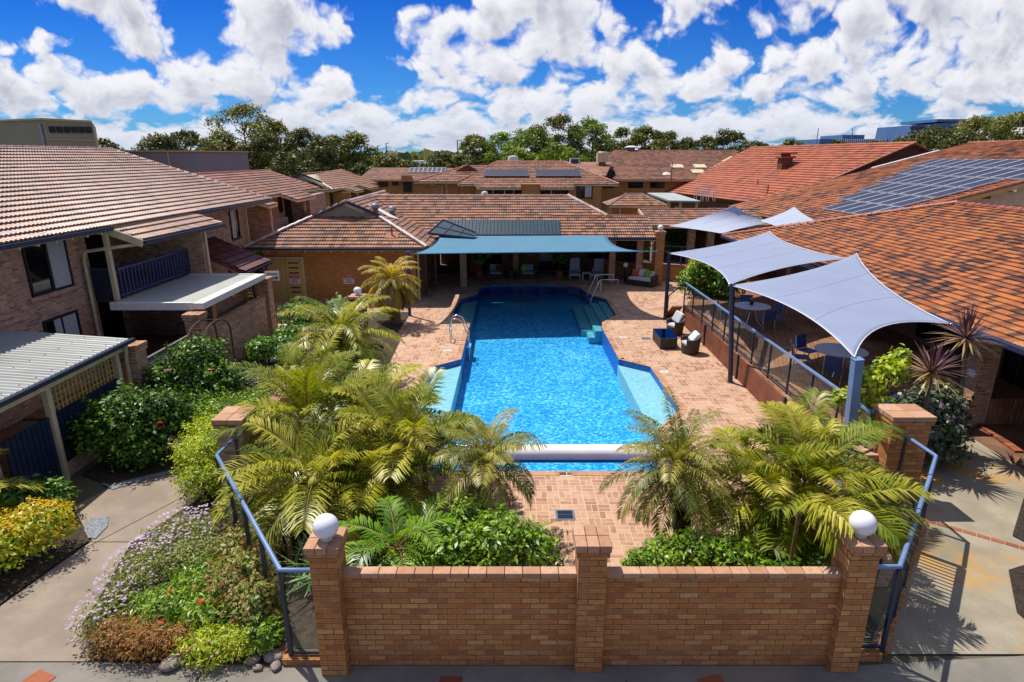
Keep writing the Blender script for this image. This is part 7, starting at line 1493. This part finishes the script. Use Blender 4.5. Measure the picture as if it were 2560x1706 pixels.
# ---- trees beyond the roofs
def tree(name, label, x, y, h, w, mat, seed, n=5200, size=.42, base=.35, group=None, clumps=15, trunk=M['trunk'], open_=.3):
    t = thing(name, label, 'tree', (x, y, 0), 0, group); r = random.Random(seed); blobs = []; b = MB(); th = h * base
    top = V(x + r.uniform(-.3, .3), y, h * .72); mid = V(x + r.uniform(-.4, .4), y, th); b.tube([(x, y, -.1), mid, top], [.035 * h * .6, .024 * h * .6, .008 * h], 8)
    for i in range(clumps):
        f = (i + .5) / clumps; a = i * 2.39996 + seed; zz = base + (1 - base) * (.12 + .80 * f); prof = math.sin(math.pi * min(1, .18 + .78 * f)) ** .7; rad = w / 2 * prof * (.35 + .65 * r.random() ** .5)
        cx, cy, cz = x + math.cos(a) * rad, y + math.sin(a) * rad * .8, h * zz; s = w * r.uniform(.13, .22); blobs.append(((cx, cy, min(cz, h - s * .6)), (s, s, s * .72))); st = mid.lerp(top, min(1, f * 1.1)); b.tube([st, (st + V(cx, cy, cz)) / 2 + V(0, 0, -.3), V(cx, cy, cz)], [.012 * h * .5, .007 * h * .5, .03], 5)
    blobs.append(((x, y, h * .92), (w * .15, w * .15, h * .08)))
    b.build('trunk', trunk, t); v, q, uv = leaf_arrays(n, blobs, size, .55, .35, .35, seed, lumps=4, jit=.5); npmesh('crown', v, q, uv, mat, t); return t
g1, g2, g3 = M['leaf_gum'], M['leaf_gum2'], M['leaf_gum3']
def tpx(px, top, Y):
    a = (px - 1280) / 1530; u = (853 - top) / 1530; c_, s_ = math.cos(R(16.8)), math.sin(R(16.8)); k = Y / (c_ + u * s_); return a * k, 6.8 + (-s_ + u * c_) * k
TREES = [  # pixel column, pixel row of the top, distance, crown width, leaf kind, label
 (262, 345, 78, 5.0, g3, 'small flat crowned tree above the mauve shed'), (400, 338, 84, 7.5, g3, 'dark rounded tree left of the tall open gum'), (460, 326, 90, 7, g3, 'dark tree touching the left side of the tall gum'),
 (600, 258, 92, 11, g1, 'tallest open crowned gum tree on the left skyline'), (545, 330, 88, 7, g1, 'leafy tree in front of the tallest gum, left of its trunk'), (655, 330, 86, 7, g3, 'shadowy low tree below the right side of the tallest gum'), (690, 300, 94, 8, g1, 'gum tree just right of the tallest gum'),
 (755, 322, 92, 7, g3, 'dull green tree in the middle of the left belt'), (800, 348, 86, 6, g3, 'low dark tree below the right half of the left belt'), (830, 338, 96, 6, g1, 'gum tree left of the last round one in the left belt'), (880, 332, 98, 7.5, g1, 'round topped gum at the right end of the left belt'),
 (500, 375, 76, 7, g3, 'low dark tree behind the second house roof'), (720, 380, 78, 6, g3, 'low dark tree behind the third house roof'), (905, 408, 90, 5, g3, 'small olive tree beside the far orange roof'), (968, 386, 112, 7, g1, 'small round tree in the gap beside the power poles'), (1012, 402, 130, 7, g3, 'smallest tree in the gap by the blue warehouse'),
 (1105, 382, 100, 7, g3, 'low olive tree left of the tall lamp pole'), (1150, 388, 108, 6, g3, 'dark small tree behind the tall lamp pole'), (1190, 338, 98, 6.5, g1, 'gum at the left end of the middle belt'), (1260, 332, 96, 8, g2, 'broad bright gum in the middle belt'), (1330, 322, 92, 8, g2, 'bright gum beside the tallest of the middle belt'),
 (1400, 285, 94, 8, g1, 'tallest gum of the middle belt'), (1290, 370, 84, 6, g2, 'yellow green low tree in front of the middle belt'), (1400, 360, 82, 6.5, g2, 'bright low tree above the small box cooler'), (1480, 298, 96, 8, g2, 'wide gum right of the tallest of the middle belt'), (1560, 318, 98, 7.5, g1, 'gum behind the large cream cooler'), (1615, 314, 100, 7, g1, 'gum above the tan roof ridge left end'), (1660, 330, 104, 6.5, g1, 'gum above the capped white ventilator'),
 (1715, 345, 110, 7, g3, 'low dark tree between the middle belt and the round crown'), (1770, 340, 104, 7, g3, 'dark tree left of the isolated round crown'), (1830, 326, 102, 8.5, g3, 'isolated round dark crown above the red roof'), (1978, 348, 120, 6, g1, 'small round tree above the red roof chimney'), (1925, 366, 140, 6, g3, 'tiny dark tree left of the small round tree'), (2025, 366, 150, 5, g3, 'tiny tree right of the small round tree'),
 (2250, 344, 86, 7, g3, 'dark bush like tree below the distant offices'), (2310, 330, 74, 6.5, g3, 'grey green tree beside the red roof end'), (2360, 318, 66, 6.5, g3, 'large grey green bushy tree behind the red roof end'), (2330, 372, 58, 5, g3, 'low grey bush tree in the notch between the roofs'), (2440, 292, 74, 7.5, g1, 'gum tree above the white flashing of the solar roof'), (2490, 292, 78, 8, g1, 'gum tree in the right corner belt'), (2545, 282, 72, 8, g1, 'tallest gum at the right edge'), (2420, 330, 62, 5.5, g3, 'low tree just over the solar roof ridge'),
 (1900, 355, 170, 8, g3, 'distant dark trees clump before the blue office'), (2100, 352, 200, 9, g3, 'distant tree below the striped office, left'), (2190, 354, 190, 9, g3, 'distant tree below the striped office, right')]
for i, (px, tp_, Yd, w, mt, lb) in enumerate(TREES):
    x, h = tpx(px, tp_, Yd); h = max(h, 4.5)
    tree('gum_tree' if mt is not g3 else 'dark_tree', lb, x, Yd, h, w, mt, 50 + i, n=7000 if h > 9 else 4800, size=.30 + .0022 * (Yd - 80), base=.3, clumps=16, group='trees beyond the roofs')
# far wooded horizon: nobody could count these
r = np.random.default_rng(9); n = 9000; ang = r.uniform(-.85, .85, n); dist = r.uniform(260, 700, n); hz_ = r.random(n) ** 1.5 * 7.0
c = np.stack([np.sin(ang) * dist, np.cos(ang) * dist, hz_], 1); s = 3.2 * (.6 + r.random((n, 1))); d1 = unit(r.normal(size=(n, 3))); d2 = unit(np.cross(d1, r.normal(size=(n, 3))))
v = np.stack([c - d1 * s, c + d2 * s * .8, c + d1 * s, c - d2 * s * .8], 1).reshape(-1, 3); o = npmesh('distant_wood', v, np.arange(4 * n).reshape(-1, 4), np.stack([r.random(n), np.zeros(n)], 1), g3); tag(o, 'low dark line of far trees on the horizon', 'wood', None, 'stuff')
